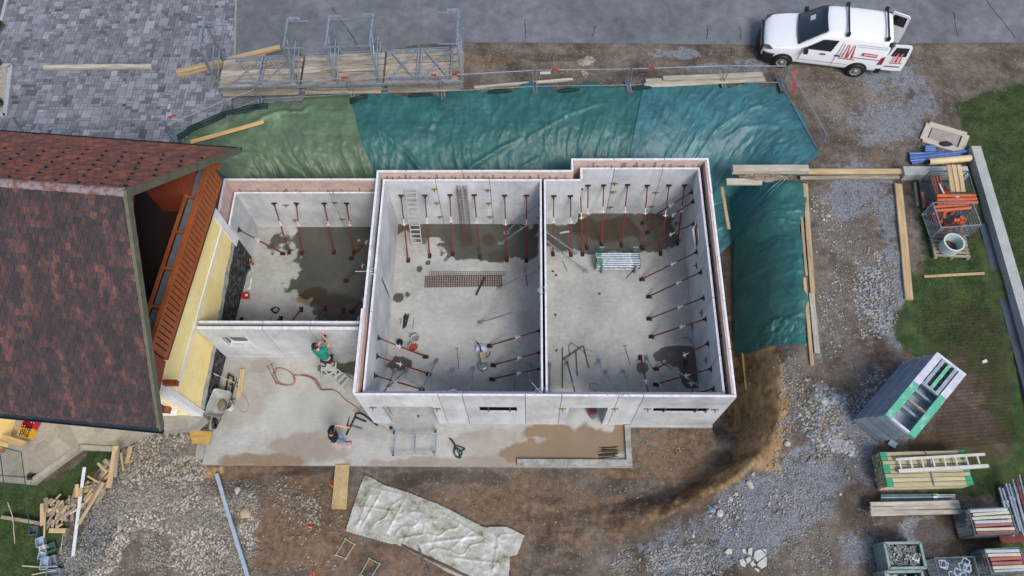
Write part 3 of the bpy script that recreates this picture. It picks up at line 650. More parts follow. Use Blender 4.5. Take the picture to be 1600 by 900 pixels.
# small form ties on the inner faces at the joints
def clampb(p, nx_, ny_):
    mb = MB(); n = Vector((nx_, ny_, 0)); s = Vector((-ny_, nx_, 0)); p = Vector(p)
    mb.beam(p - s * .11 + n * .02, p + s * .11 + n * .02, .03, .05); mb.tube(p + n * .01, p + n * .12, .02, 6); mb.beam(p + n * .03 - Vector((0, 0, .06)), p + n * .03 + Vector((0, 0, .06)), .04, .03)
    mb.build('joint_clamp', BRASS, shell)
BRASS = mat('zinc_yellow', (.38, .27, .09), (.2, .13, .05), .55, .4)
for px, py in ((679, 295), (683, 316.5), (687.5, 338), (762.5, 296.5), (764, 317), (766, 338)): clampb(PL(px, py, 1, bn), 0, -1)
for px, py in ((960, 286), (958, 299), (953, 323), (1025, 300), (1018, 322)): clampb(PL(px, py, 1, cn), 0, -1)
for px, py in ((447, 320), (461, 343), (523, 316), (535, 342)): clampb(PL(px, py, 1, an), 0, -1)
for px, py in ((1089, 415), (1097, 489), (1083, 509), (1104, 563)): clampb(PL(px, py, 0, ce), -1, 0)
for px, py in ((583, 636), (683, 638), (879, 638), (961, 638), (1012, 638), (1117, 639)): clampb(PL(px, py, 1, os_), 0, -1)
# hoisting wire loops lying over the wall heads
def wire(pts, name='tie_wire', r=.008, m=None):
    MB().path([Vector(p) for p in pts], r, 5).build(name, m or GALV, shell)
Wm = mat('white_cable', (.5, .6, .7), (.35, .45, .55), .4)
for c_ in ((583, 424), (848, 453), (846, 610), (707, 614)):
    for k in range(3):
        c = P(*c_, HI + .05); a = rnd.uniform(0, 6); pts = [(c.x + math.cos(a + j * .9) * (.08 + .05 * k), c.y + math.sin(a + j * .9) * .1, c.z + .04 * math.sin(j * 1.7)) for j in range(5)]
        wire(pts, m=Wm)
c = P(583, 424, HI + .08); wire([c, c + Vector((-.55, -.05, .1))], m=Wm, r=.011)
for a, bb in (((831, 598), (853, 622)), ((915, 613), (922, 620)), ((935, 612), (950, 617))): wire([P(*a, HI + .15), P(*bb, HO + .03)], m=Wm, r=.011)
wire([P(970 + k * 2.2, 621 - 5 * math.sin(k / 7 * math.pi), HO + .03) for k in range(8)], m=Wm)

# ---------------------------------------------------------------- tarpaulins over the excavation slopes
def tarp_mat(name, c1, c2, c3):
    m, t, b, new, link = nt(name); tc = new('ShaderNodeTexCoord'); co = tc.outputs['Object']
    n = noise_node(t, co, .8, 6, .65); n2 = noise_node(t, co, 1.8, 5, .7, (1.6, .8, 1)); 
    c = ramp(t, n, [(.32, c2), (.6, c1), (.75, c3)]); c = mixc(t, 1., c, ramp(t, n2, [(.3, (.78,) * 3), (.72, (1.14,) * 3)]), 'MULTIPLY')
    # woven seams running across the sheet
    w = new('ShaderNodeTexWave'); w.inputs['Scale'].default_value = .55; w.bands_direction = 'Y'; w.inputs['Distortion'].default_value = .4; link(co, w.inputs[0])
    c = mixc(t, 1., c, ramp(t, w.outputs[0], [(.0, (.88,) * 3), (.06, (1,) * 3)]), 'MULTIPLY')
    link(c, b.inputs['Base Color']); b.inputs['Roughness'].default_value = .48; b.inputs['Specular IOR Level'].default_value = .55
    fn = noise_node(t, co, 9, 5, .65, (2.5, .7, 1), 1.0); bump(t, b, fn, .22, .02)
    return m
TEAL = tarp_mat('teal_tarp', (.028, .13, .118), (.017, .083, .077), (.10, .235, .22))
TEALB = tarp_mat('faded_teal_tarp', (.04, .155, .165), (.024, .10, .115), (.11, .235, .25))
OLIVE = tarp_mat('olive_tarp', (.11, .175, .095), (.065, .105, .055), (.24, .31, .20))
def plerp(pts, s):
    d = [0]
    for a, b_ in zip(pts[:-1], pts[1:]): d.append(d[-1] + math.hypot(b_[0] - a[0], b_[1] - a[1]))
    return np.interp(s * d[-1], d, [p[0] for p in pts]), np.interp(s * d[-1], d, [p[1] for p in pts]), d[-1]
def tarp(name, crest, toe, mt, label, seed, amp=1., off=.05, nu=None, diag=(), group=None, hem=0.):
    _, _, L = plerp(crest, np.array([0.])); nu = int(L / .045); nv = 110
    U, V = np.meshgrid(np.linspace(0, 1, nu), np.linspace(0, 1, nv)); U = U.ravel(); V = V.ravel()
    cx, cy, _ = plerp(crest, U); tx, ty, _ = plerp(toe, U)
    e = (fbm(U * L * 1.5, U * 0, seed, 4) - .5) * .22 * (1 - V) ** 6
    Vv = np.clip(V, 0, 1) + e
    x = cx + (tx - cx) * Vv; y = cy + (ty - cy) * Vv
    s = U * L; w = np.hypot(cx - tx, cy - ty); q = V * w
    # long soft folds falling down the slope, gathered at the crest, plus diagonal pulls and fine crinkles
    wob = s + .35 * fbm(s * .5, q * .8, seed + 2) * 2
    mk = sst(.38, .66, fbm(s * .55, q * .6, seed + 31, 3)); mk2 = sst(.4, .62, fbm(s * .9 + 9, q * .8, seed + 37, 3))
    f = (1 - np.abs(2 * fbm(wob * 1.6, q * .3, seed, 3) - 1)) ** 6 * .055 * (.25 + .75 * mk)
    f += (1 - np.abs(2 * fbm(wob * 4.5 + q * .8, q * .7, seed + 5, 3) - 1)) ** 7 * .03 * mk2
    f += (1 - np.abs(2 * fbm(wob * 14 - q * 1.5, q * 2.2, seed + 9, 2) - 1)) ** 5 * .014 * (.2 + .8 * mk)
    f += (fbm(s * .45, q * .6, seed + 11, 2) - .5) * .12
    for (s0, q0, s1, q1, h, wd) in diag:
        dx, dy = s1 - s0, q1 - q0; Ld = math.hypot(dx, dy); tt = np.clip(((s - s0) * dx + (q - q0) * dy) / Ld ** 2, 0, 1)
        sag = .25 * np.sin(tt * np.pi); d = np.hypot(s - s0 - tt * dx, q - q0 - tt * dy + sag * .6); f += h * .55 * np.exp(-(d / (wd * .8)) ** 2) * np.sin(np.clip(tt, .03, .97) * np.pi) ** .5
    edge = np.clip(np.minimum(np.minimum(V * 8, (1 - V) * 12), np.minimum(U, 1 - U) * L * 4), .12, 1)
    z = hgt(x, y) + off + f * amp * edge
    me = bpy.data.meshes.new(name); i = np.arange((nu - 1) * (nv - 1)); r, c = i // (nu - 1), i % (nu - 1); a = r * nu + c
    F = np.stack([a, a + nu, a + nu + 1, a + 1], 1); o0 = (float(x.mean()), float(y.mean()), float(z.min()))
    me.from_pydata(np.stack([x - o0[0], y - o0[1], z - o0[2]], 1).tolist(), [], F.tolist())
    me.polygons.foreach_set('use_smooth', [True] * len(me.polygons)); me.materials.append(mt)
    o = bpy.data.objects.new(name, me); col.objects.link(o); o.location = o0
    so = o.modifiers.new('thickness', 'SOLIDIFY'); so.thickness = .006
    return tag(o, label, 'tarpaulin', group)
up2 = lambda pts: [onup(*p) for p in pts]
TG = 'tarpaulins over the excavation slope'
tarp('tarpaulin', up2([(288, 222), (300, 206), (350, 181), (410, 166), (480, 155), (552, 150)]), [(-10.4, 14.5), (-9, 14.4), (-7.3, 14.4), (-5.3, 14.5)], OLIVE, 'olive green tarp with a plank across it, nearest the red roof', 3, 1.2, .06, diag=[(1, .6, 4, .2, .12, .15), (2, 1, 5.2, .5, .12, .12), (.4, 1.5, 3, 2.6, .12, .12), (1.5, 1.2, 3.6, 3.4, .14, .12)], group=TG)
tarp('tarpaulin', up2([(549, 152), (700, 145), (850, 140), (1012, 135)]), [(-5.6, 14.5), (-3, 14.5), (0, 14.5), (1.3, 14.9), (3.7, 14.95)], TEAL, 'long teal tarp sloping down behind the middle room wall', 13, 1.1, .09, diag=[(.2, .2, 2.4, 3.6, .2, .12), (.4, 1.4, 3.0, 4.0, .22, .15), (3, 4, 6.5, 2.2, .25, .12), (6.5, 2.4, 9.8, .8, .16, .1), (4.2, 4.4, 7.5, 2.8, .12, .1), (.3, .1, 1, 3.9, .15, .08)], group=TG)
tarp('tarpaulin', up2([(1004, 136), (1080, 132), (1160, 130), (1212, 138), (1240, 158), (1266, 190), (1279, 222), (1276, 245), (1262, 258), (1245, 262)]), [(3.5, 14.9), (5, 14.9), (6.2, 15), (6.7, 14.9), (6.85, 14.5), (6.95, 14.1), (7.0, 13.8), (7.05, 13.5), (7.1, 13.2), (7.15, 12.95)], TEALB, 'faded blue green tarp wrapped round the corner of the pit by the van', 23, 1.1, .13, diag=[(3, 0, 1.8, 4, .3, .1), (3.4, 0, 2.2, 4, .22, .08), (5.2, 1.0, 4, 2.5, .2, .14), (6.5, 1.2, 4.6, 2.8, .16, .12)], group=TG)
tarp('tarpaulin', up2([(1256, 286), (1250, 340), (1252, 400), (1256, 470), (1259, 541)]), [tuple(P(a, b, -.5)[:2]) for a, b in ((1147, 318), (1148, 380), (1149, 450), (1150, 510), (1153, 553))], TEAL, 'teal tarp on the slope beside the right hand wall, ending at bare earth', 33, .9, .07, diag=[(.4, 1.8, 2.2, .4, .1, .1), (2.6, 2.0, 4.6, .3, .16, .07), (3.0, 1.9, 5.0, .9, .1, .06), (.8, 2.2, 3.0, .8, .08, .1)], group=TG)
# rolled dark hems along the crest
for pts, lab in (([(280, 218), (300, 203), (350, 181), (400, 169), (420, 167)], 'dark rolled hem of the olive tarp at the edge of the paved yard'), ([(548, 160), (575, 153)], 'short dark green roll on the crest beside the olive tarp')):
    mb = MB(); pp = [Vector((*onup(a, b_), ZS + .14)) for a, b_ in pts]; mb.path(pp, .07, 8); mb.path([p + Vector((.02, -.11, -.03)) for p in pp], .06, 8)
    solo(mb, 'tarp_roll', mat('dark_green_fabric', (.012, .045, .04), (.006, .02, .02), .7), lab, 'tarp roll', smooth=True)
for (a, b_), lab in (((( 762, 144), (800, 142)), 'left dark green sandbag on the crest of the long teal tarp'), (((872, 142), (906, 140)), 'middle dark green sandbag on the crest of the long teal tarp'), (((988, 138), (1018, 137)), 'right dark green sandbag, beside the end of the stacked boards'), (((640, 150), (676, 148)), 'dark green sandbag on the crest behind the scaffold platform')):
    A, B = G(*a, .12), G(*b_, .12); mb = MB(); n = 9
    for k in range(n):
        t0, t1 = k / n, (k + 1) / n; r0 = .09 * math.sin(math.pi * (.08 + .84 * t0)) ** .5; r1 = .09 * math.sin(math.pi * (.08 + .84 * t1)) ** .5
        mb.tube(A.lerp(B, t0), A.lerp(B, t1), r0, 8, r1)
    solo(mb, 'sandbag', mat('sandbag_fabric', (.01, .04, .035), (.006, .02, .02), .8, scale=15), lab, 'sandbag', 'sandbags on the tarp edge', smooth=True)
# ---------------------------------------------------------------- the old house with its red tiled roof
ZE = 5.55
NT, ST = P(372, 234, ZE), P(250, 668, ZE)
zr = 7.5
while zr < 12 and P(197, 300, zr).y > (NT.y + ST.y) / 2 - 0: zr += .02
RT = P(197, 300, zr)
NL, SLf = P(0, 207, ZE), P(0, 643, ZE)
dN = (NL - NT); dN.z = 0; dN.normalize()
Lr = 11.5
house = thing('old_house', 'yellow house with a weathered red tiled gable roof beside the new building', 'house', (-14, 9.4, 0))
m, t, b, new, link = nt('clay_tiles_south'); co = new('ShaderNodeTexCoord').outputs['Object']
def tile_mat(name, cols, moss, mossamt):
    m, t, b, new, link = nt(name); co = new('ShaderNodeTexCoord').outputs['Object']
    a = new('ShaderNodeAttribute'); a.attribute_name = 'col'; sp = new('ShaderNodeSeparateColor'); link(a.outputs['Color'], sp.inputs[0])
    c = ramp(t, sp.outputs[0], cols); n = noise_node(t, co, 1.1, 6, .7, (2.6, .5, 1)); n2 = noise_node(t, co, 22, 4, .7)
    f = ramp(t, n, [(mossamt, (1,) * 3), (mossamt + .2, (0,) * 3)]); c = mixc(t, mathn(t, 'MULTIPLY', f, .8), c, moss)
    c = mixc(t, 1., c, ramp(t, n2, [(.3, (.6,) * 3), (.7, (1.25,) * 3)]), 'MULTIPLY')
    lich = ramp(t, noise_node(t, co, 30, 2, .5), [(.70, (0,) * 3), (.76, (1,) * 3)]); c = mixc(t, mathn(t, 'MULTIPLY', lich, .3), c, (.3, .28, .24))
    link(c, b.inputs['Base Color']); b.inputs['Roughness'].default_value = .8; bump(t, b, n2, .5, .01); return m
TS = tile_mat('weathered_clay_tiles', [(.0, (.045, .034, .037)), (.35, (.09, .048, .047)), (.7, (.16, .066, .056)), (1., (.24, .09, .065))], (.02, .02, .023), .47)
TN = tile_mat('red_clay_tiles', [(.0, (.13, .06, .05)), (.4, (.25, .075, .045)), (.75, (.34, .095, .05)), (1., (.40, .13, .07))], (.10, .06, .05), .34)
def roof_slope(ridge0, eave0, along, L, mt, name, tw, ex, sgn, beaver):
    """tiles as real overlapping slabs on a sloping plane; ridge0/eave0 the gable end points"""
    dwn = (eave0 - ridge0); S = dwn.length; # shear towards the gable end so that tiles meet the barge board
    nrm = along.cross(dwn).normalized()
    if nrm.z < 0: nrm = -nrm
    mb = MB(); rr = random.Random(5); rows = int(S / ex); nc = int(L / tw)
    for r in range(rows + 1):
        for c in range(nc):
            u0 = c * tw + (tw / 2 if r % 2 else 0); v0 = r * ex; v1 = min(v0 + ex * 1.25, S + .03)
            if v0 >= S: continue
            k = rr.random(); lift = .026 + rr.uniform(0, .010)
            p = lambda u, v, h: ridge0 + dwn * (v / S) + along * u + nrm * h
            g = .004
            if beaver:
                e = ex * .22
                pts = [p(u0 + g, v0, .004), p(u0 + tw - g, v0, .004), p(u0 + tw - g, v1 - e, lift), p(u0 + tw * .78, v1 - e * .3, lift), p(u0 + tw * .5, v1, lift), p(u0 + tw * .22, v1 - e * .3, lift), p(u0 + g, v1 - e, lift)]
            else:
                pts = [p(u0 + g, v0, .004), p(u0 + tw - g, v0, .004), p(u0 + tw - g, v1, lift), p(u0 + tw / 2, v1 + .008, lift + .004), p(u0 + g, v1, lift)]
            n = len(pts); low = [q - nrm * .012 for q in pts[2:]]
            fs = [tuple(range(n))] + [(2 + i + 1, 2 + i, n + i, n + i + 1) for i in range(n - 3)]
            if sgn < 0: fs = [tuple(reversed(f)) for f in fs]
            k2_ = .06 + .84 * k if beaver else k; mb.add(pts + low, fs, 0, (k2_, k2_, k2_))
    # decking under the tiles
    q = lambda u, v: ridge0 + dwn * v + along * u - nrm * .012
    mb.add([q(0, 0), q(L, 0), q(L, 1), q(0, 1), q(0, 0) - nrm * .1, q(L, 0) - nrm * .1, q(L, 1) - nrm * .1, q(0, 1) - nrm * .1],
           [(0, 1, 2, 3), (7, 6, 5, 4), (0, 4, 5, 1), (1, 5, 6, 2), (2, 6, 7, 3), (3, 7, 4, 0)], 0, (.2, .2, .2))
    return mb.build(name, mt, house), nrm, dwn
roofS, nS, dS = roof_slope(RT, ST, dN, Lr, TS, 'roof', .17, .165, 1, True)
roofN, nN, dNn = roof_slope(RT, NT, dN, Lr, TN, 'roof', .21, .17, -1, False)
RC = mat('ridge_tile_lichen', (.24, .21, .215), (.18, .08, .065), .85, scale=9, lo=.4, hi=.55, fine=.4, bmp=.4)
for k in range(14):
    a = RT + dN * (.02 + k * .43); b2 = RT + dN * (.47 + k * .43); mb = MB(); n = 8; vs = []
    for p, rr in ((a, .105), (b2, .09)):
        for j in range(n + 1):
            th = math.pi * (j / n) ; vs.append(p + Vector((0, math.cos(th) * rr * 1.15, math.sin(th) * rr * .8 - .02)))
    fs = [(j, j + 1, n + 1 + j + 1, n + 1 + j) for j in range(n)] + [tuple(range(n, -1, -1))]
    mb.add(vs, fs); mb.build('ridge_tile', RC, roofS, smooth=True)
# snow hooks on the street side
hook = None; cnt = 0
for r in range(9):
    for c in range(14):
        if cnt >= 92: break
        u = .25 + c * .56 + (.28 if r % 2 else 0); v = .07 + r * .105
        if u > 8.2: continue
        p = RT + dNn * v + dN * u + nN * .02
        q = proj_ = None
        if hook is None:
            mb = MB(); mb.beam((0, 0, .0), (0, .0, .07), .03, .035); mb.beam((-.02, .0, .06), (-.02, -.1, .01), .03, .012); mb.add([(-.06, .02, .005), (.06, .02, .005), (0, .0, .08)], [(0, 1, 2)])
            hook = mb.build('snow_hook', DARK, roofN, local=True); o = hook
        else: o = hook.copy(); col.objects.link(o)
        o.location = p - wloc(roofN); cnt += 1
BARGE = mat('olive_barge_board', (.15, .145, .10), (.10, .095, .07), .6, scale=5)
for tip, nr in ((NT, nN), (ST, nS)):
    d = (tip - RT).normalized(); out = -dN
    mb = MB(); up_ = Vector((0, 0, 1)); a = RT + out * .03 - up_ * .03; c = tip + out * .03 - up_ * .03 + d * .04
    mb.beam(a, c, .04, .2, up=(0, 0, 1)); mb.beam(a + up_ * .10 + dN * .03, c + up_ * .10 + dN * .03, .10, .02, up=tuple(nr)); mb.build('barge_board', BARGE, house)
GUT = mat('gutter_metal', (.035, .06, .075), (.02, .035, .045), .45, .3)
for tip, sg in ((ST, -1), (NT, 1)):
    mb = MB(); a = tip + Vector((0, sg * .07, -.07)) - dN * .06; b2 = a + dN * Lr; n = 8; vs = []
    for p in (a, b2):
        for j in range(n + 1):
            th = math.pi + math.pi * j / n; vs.append(p + Vector((0, math.cos(th) * .075, math.sin(th) * .075)))
        for j in range(n, -1, -1):
            th = math.pi + math.pi * j / n; vs.append(p + Vector((0, math.cos(th) * .068, math.sin(th) * .068 + .003)))
    k = 2 * (n + 1); fs = [(j, (j + 1) % k, k + (j + 1) % k, k + j) for j in range(k)] + [tuple(range(k)), tuple(range(2 * k - 1, k - 1, -1))]
    mb.add(vs, fs); mb.build('gutter', GUT, house)
# walls
YEL = mat('yellow_render', (.94, .79, .38), (.88, .69, .28), .85, scale=1.5, bmp=.15, bscale=60, fine=.08)
WHT = mat('white_render', (.82, .82, .78), (.7, .7, .68), .8, scale=3)
Ex = lambda y: -10.245 + (y - 11.7165) * .073
yS, yN = 6.33, 12.45; ZB = 3.93
hw = MB().prism([(Ex(yS), yS), (Ex(yN), yN), (-20.5, yN), (-20.5, yS)], -.3, ZB).build('wall', YEL, house)
def estrip(y0, y1, z0, z1, t, mt, nm, par, m0=.004):
    MB().prism([(Ex(y0) + t, y0), (Ex(y1) + t, y1), (Ex(y1) + m0, y1), (Ex(y0) + m0, y0)], z0, z1).build(nm, mt, par)
estrip(yS + .02, yN - .02, 2.66, 2.78, .03, WHT, 'wall_band', hw)
estrip(yS - .02, yS + .16, .55, ZB - .01, .035, WHT, 'corner_trim', hw); estrip(yN - .3, yN + .0, 1.4, ZB - .01, .035, WHT, 'corner_trim', hw)
MB().bx(Ex(yS) - .35, Ex(yS) + .03, yS - .03, yS - .003, .55, ZB - .01).build('corner_trim', WHT, hw)
# tarred foundation with a ragged upper edge, and the broken render edge above it
def ragged(z_of, z0, t, mt, nm, seed, amp):
    ys = np.arange(yS + .01, yN + .02, .04); zt = np.array([z_of(y) for y in ys]) + (fbm(ys * 2.5, ys * 0, seed, 5) - .5) * amp
    vs, fs = [], []; n = len(ys)
    for y, z in zip(ys, zt): vs += [(Ex(y) + t, y, z0), (Ex(y) + t, y, z), (Ex(y) + .003, y, z)]
    for i in range(n - 1): fs += [(3*i, 3*i+3, 3*i+4, 3*i+1), (3*i+1, 3*i+4, 3*i+5, 3*i+2)]
    MB().add(vs, fs).build(nm, mt, hw)
zb = lambda y: .66 + (y - yS) * .17
ragged(lambda y: zb(y) + .16, -.2, .012, mat('grey_base_render', (.55, .55, .47), (.3, .31, .27), .9, scale=4, fine=.4, bmp=.4), 'base_render', 5, .22)
ragged(lambda y: zb(y) - .12, -.2, .03, mat('bitumen_coating', (.21, .21, .20), (.018, .018, .018), .8, scale=7, fine=.6, bmp=.6, lo=.45, hi=.78), 'bitumen_coat', 8, .12)
def window(x0, x1, y, z0, z1, par):
    f = MB(); w = .07
    f.bx(x0, x1, y - .05, y - .004, z0, z0 + w); f.bx(x0, x1, y - .05, y - .004, z1 - w, z1); f.bx(x0, x0 + w, y - .05, y - .004, z0 + w, z1 - w); f.bx(x1 - w, x1, y - .05, y - .004, z0 + w, z1 - w)
    fo = f.build('window', WHT, par); MB().bx(x0 + w, x1 - w, y - .03, y - .008, z0 + w, z1 - w).build('pane', GLASS, fo)
    MB().bx(x0 - .05, x1 + .05, y - .18, y - .004, z0 - .06, z0 - .002).build('window_sill', WHT, fo)
GLASS = mat('dark_glass', (.03, .035, .04), (.02, .022, .026), .08, 0, spec=.8, bmp=0, rvar=.02)
wq = opn(1, yS, (266, 632), (288, 641)); window(-11.95, -11.2, yS, 1.3, 2.3, hw)
# projecting bay on the terrace side, seen below the eaves
MB().bx(-20.5, -16.75, 5.2, yS - .005, .5, 3.2).build('bay_wall', YEL, hw)
window(-18.6, -17.35, 5.2, 1.35, 2.9, hw); MB().bx(-20.4, -16.8, 5.08, 5.19, .62, .72).build('wall_band', mat('red_band', (.32, .13, .08)), hw)
# balcony, cladding and open loggia under the gable
BR = mat('orange_stained_wood', (.42, .12, .035), (.30, .075, .025), .55, scale=2, stretch=(1, 1, 8), fine=.3)
BRD = mat('dark_brown_floor', (.05, .028, .02), (.03, .018, .014), .6, scale=2, stretch=(1, 8, 1))
CLAD = mat('red_cladding', (.34, .075, .035), (.24, .05, .025), .6, scale=2, stretch=(8, 1, 1))
A, B = P(347, 284, 3.95), P(261, 561, 3.95); d = (B - A).normalized(); inn = Vector((-abs(d.y), 0, 0)); inn = Vector((d.y, -d.x, 0)); inn = inn if inn.x < 0 else -inn
bal = MB().prism([tuple(A[:2]), tuple(B[:2]), (-13.3, B.y), (-13.3, A.y)], 3.86, 4.02).build('balcony', BRD, house)
ns = 34; rail = MB(); 
Z0, Z1 = 4.02, 4.95
L = (B - A).length
rail.beam(A + Vector((0, 0, .08)) , B + Vector((0, 0, .08)), .04, .12); rail.beam(A + Vector((0, 0, .98)), B + Vector((0, 0, .98)), .05, .1)
for k in range(ns):
    p = A + d * (L * (k + .5) / ns); rail.beam(p + Vector((0, 0, .14)), p + Vector((0, 0, .93)), .025, L / ns * .78, up=tuple(d))
rail.build('railing', BR, bal)
pin = inn * .42
tr = MB(); tr.beam(A + pin + Vector((0, 0, 1.02)), B + pin + Vector((0, 0, 1.02)), .1, .05); tr.beam(A + inn * .06 + Vector((0, 0, 1.05)), B + inn * .06 + Vector((0, 0, 1.05)), .07, .03)
tr.build('top_rail', BR, bal)
for k in range(5):
    a, c = A + d * (L * (k + .06) / 5) + inn * .22, A + d * (L * (k + .94) / 5) + inn * .22; mb = MB()
    mb.beam(a + Vector((0, 0, .95)), c + Vector((0, 0, .95)), .24, .05); mb.build('planter', mat('planter_grey', (.16, .18, .2)), bal)
    mb = MB(); q = A + d * (L * k / 5); mb.beam(q + inn * .05 + Vector((0, 0, .96)), q + inn * .5 + Vector((0, 0, .96)), .08, .12); mb.build('rail_bracket', BR, bal)
for q in (A, B): 
    mb = MB(); mb.beam(q + Vector((0, 0, .5)) + inn * .0, q + inn * 1.6 + Vector((0, 0, .5)), .05, .95); mb.build('end_panel', BR, bal)
MB().bx(-13.6, -13.3, B.y - .5, A.y + .3, 3.9, 5.6).build('rear_wall', BRD, house)
# triangular cladding below the ridge, and clad cheeks at both eaves
gx_ = RT.x + dN.x * .35
def gable(yc, x): return None
midy = RT.y; zt_ = lambda y: RT.z - .16 - abs(y - RT.y) / (abs(NT.y - RT.y)) * (RT.z - ZE)
mb = MB(); ya, yb_ = RT.y - 1.15, RT.y + .75
xx = gx_ - .25
mb.slab3([(xx, ya, zt_(ya)), (xx, ya + .3, zt_(ya) - .55), (xx, yb_ , zt_(yb_) - .35), (xx, yb_, zt_(yb_)), (xx, RT.y, zt_(RT.y))], .05); mb.build('gable_cladding', CLAD, house)
mb = MB(); ye = NT.y - .45; mb.bx(-11.6, -10.3, ye - .8, ye, 4.0, 5.2); mb.build('gable_cladding', CLAD, house)
mb = MB(); ye = ST.y + .75; mb.bx(-11.2, Ex(yS) + .15, ye, yS + .7, 3.96, 5.3); mb.build('gable_cladding', CLAD, house)
MB().bx(-10.6, -10.2, yS + .1, yS + .25, 3.5, 3.7).build('beam_end', CLAD, house)
# purlins
for yy, zz in ((NT.y - .5, ZE - .05), (ST.y + .5, ZE - .05), (RT.y, RT.z - .35)):
    a_ = Vector((gx_ + .1, yy, zz - .08)); MB().beam(a_, a_ + dN * 8, .16, .18).build('purlin', BR, house)
# ---------------------------------------------------------------- props holding the wall panels
ORD = ['first', 'second', 'third', 'fourth', 'fifth', 'sixth', 'seventh', 'eighth', 'ninth', 'tenth', 'eleventh', 'twelfth', 'thirteenth', 'fourteenth']
def prop(foot, head, mt, label, group, mt2=None, k=.56, r=.027):
    foot, head = Vector(foot), Vector(head); root = thing('wall_prop', label, 'wall prop', tuple(foot), group)
    f = foot + Vector((0, 0, .06)); d = (head - f); n = d.normalized(); s = Vector((-n.y, n.x, 0)).normalized()
    a = f + d * k
    MB().tube(f, a, r, 8).build('lower_tube', mt, root, smooth=False)
    MB().tube(a, f + d * (k + .09), r * .7, 8).tube(a - n * .04, a + n * .05, r * 1.2, 8).beam(a - s * .09, a + s * .09, .02, .02).build('adjusting_collar', WHITEP if mt is REDP else GALV, root)
    MB().tube(f + d * (k + .085), head, r * .82, 8).build('upper_tube', mt2 or mt, root)
    h = Vector((n.x, n.y, 0)).normalized()
    MB().box(foot + Vector((0, 0, .012)), (.2, .13, .016), math.atan2(h.y, h.x)).beam(foot + s * .035 + Vector((0, 0, .01)), foot + s * .035 + Vector((0, 0, .11)), .012, .07, up=(h.x, h.y, 0)).beam(foot - s * .035 + Vector((0, 0, .01)), foot - s * .035 + Vector((0, 0, .11)), .012, .07, up=(h.x, h.y, 0)).build('foot_plate', DARK if mt is REDP else GALV, root)
    MB().beam(head - s * .09, head + s * .09, .10, .016, up=(n.x, n.y, 0) if abs(n.z) < .9 else (1, 0, 0)).beam(head - n * .1, head - n * .01, .05, .08).build('head_plate', DARK if mt is REDP else GALV, root)
    return root
def row(lst, axis, val, mt, fmt, group, **kw):
    for i, (h, f) in enumerate(lst):
        prop(P(*f, .001), PL(*h, axis, val), mt, fmt % ORD[i], group, **kw)
GR = 'red push pull props bracing the wall panels'; GG = 'grey steel props bracing the wall panels'
row([((428, 318), (452, 394)), ((463, 318), (472, 395)), ((506.5, 318), (522, 394)), ((541.5, 318), (553, 394))], 1, an - .02, REDP, '%s red prop from the left along the back wall of the small left room', GR)
row([((373, 359), (442, 396.6))], 0, aw + .02, REDP, '%s red prop on the left side wall of the small left room', GR)
for (h, f, lab) in (((578, 373), (549.5, 404), 'uppermost'), ((570, 412.6), (541, 439), 'second highest'), ((571, 465), (550, 487), 'second lowest'), ((563, 495.6), (539, 509), 'lowest')):
    hp = head_on(f, h, 0, -5.15, 1.9); prop(P(*f, .001), hp, REDP, lab + ' red prop leaning to the right wall of the small left room', GR)
for i, (f, e) in enumerate((((377.5, 500), (358, 509)), ((439, 498), (423, 508)), ((471, 484), (451, 509)), ((508, 482), (486, 508)), ((537, 485), (524, 508)))):
    prop(P(*f, .001), head_on(f, e, 1, asi - .1, 2.0), REDP, '%s red prop from the left behind the low wall with the small window' % ORD[i], GR)
row([((626.5, 305.7), (638, 406.8)), ((664, 305.7), (671.5, 400)), ((703, 304.8), (707.4, 397)), ((741, 305), (750.4, 401)), ((788.6, 305.7), (792, 406)), ((822.6, 305.7), (822.6, 406.8))], 1, bn - .02, REDP, '%s red prop from the left along the back wall of the middle room', GR)
row([((591, 528), (665, 557.8)), ((589, 556.8), (669.6, 584.7)), ((585.6, 586.7), (659, 609))], 0, bw + .02, REDP, '%s red prop from the top on the left wall of the middle room', GR)
for i, (f, h) in enumerate((((765, 540.8), (840, 517.5)), ((771, 571), (840, 551.7)), ((769, 592.8), (840, 577)))):
    prop(P(*f, .001), head_on(f, h, 0, be - .02, 1.9), REDP, '%s red prop from the top on the right side of the middle room' % ORD[i], GR)
for i, (f, h) in enumerate((((791, 364), (838.7, 320.8)), ((783, 380), (840, 341)), ((780, 451), (839, 419)), ((750, 505), (840, 476)))):
    prop(P(*f, .001), head_on(f, h, 0, be - .02, 1.9), GALV, '%s grey prop from the top along the middle room dividing wall' % ORD[i], GG, r=.027)
for i, (f, e) in enumerate((((617, 580), (604, 608)), ((635, 579), (603, 608)), ((682, 564), (659, 609)), ((707, 578), (700.7, 609)), ((739.6, 575), (735.7, 608)), ((802.8, 579), (801.5, 608)), ((827, 568), (829, 607)))):
    prop(P(*f, .001), head_on(f, e, 1, bs + .02, 1.9), GALV, '%s grey prop from the left along the front wall of the middle room' % ORD[i], GG, r=.027)
row([((865.4, 306.4), (864, 397)), ((891.4, 306.4), (892, 398))], 1, bn - .02, REDP, '%s red prop from the left before the wall recess of the right room', GR)
row([((907, 296), (910, 397)), ((919, 290), (917, 387)), ((943.4, 289.6), (940, 382)), ((980.6, 289), (971, 383)), ((1011.6, 290), (1004, 387)), ((1045.4, 289.6), (1032, 396)), ((1070, 289.6), (1058, 380))], 1, cn - .02, REDP, '%s red prop from the left on the back wall of the right room', GR)
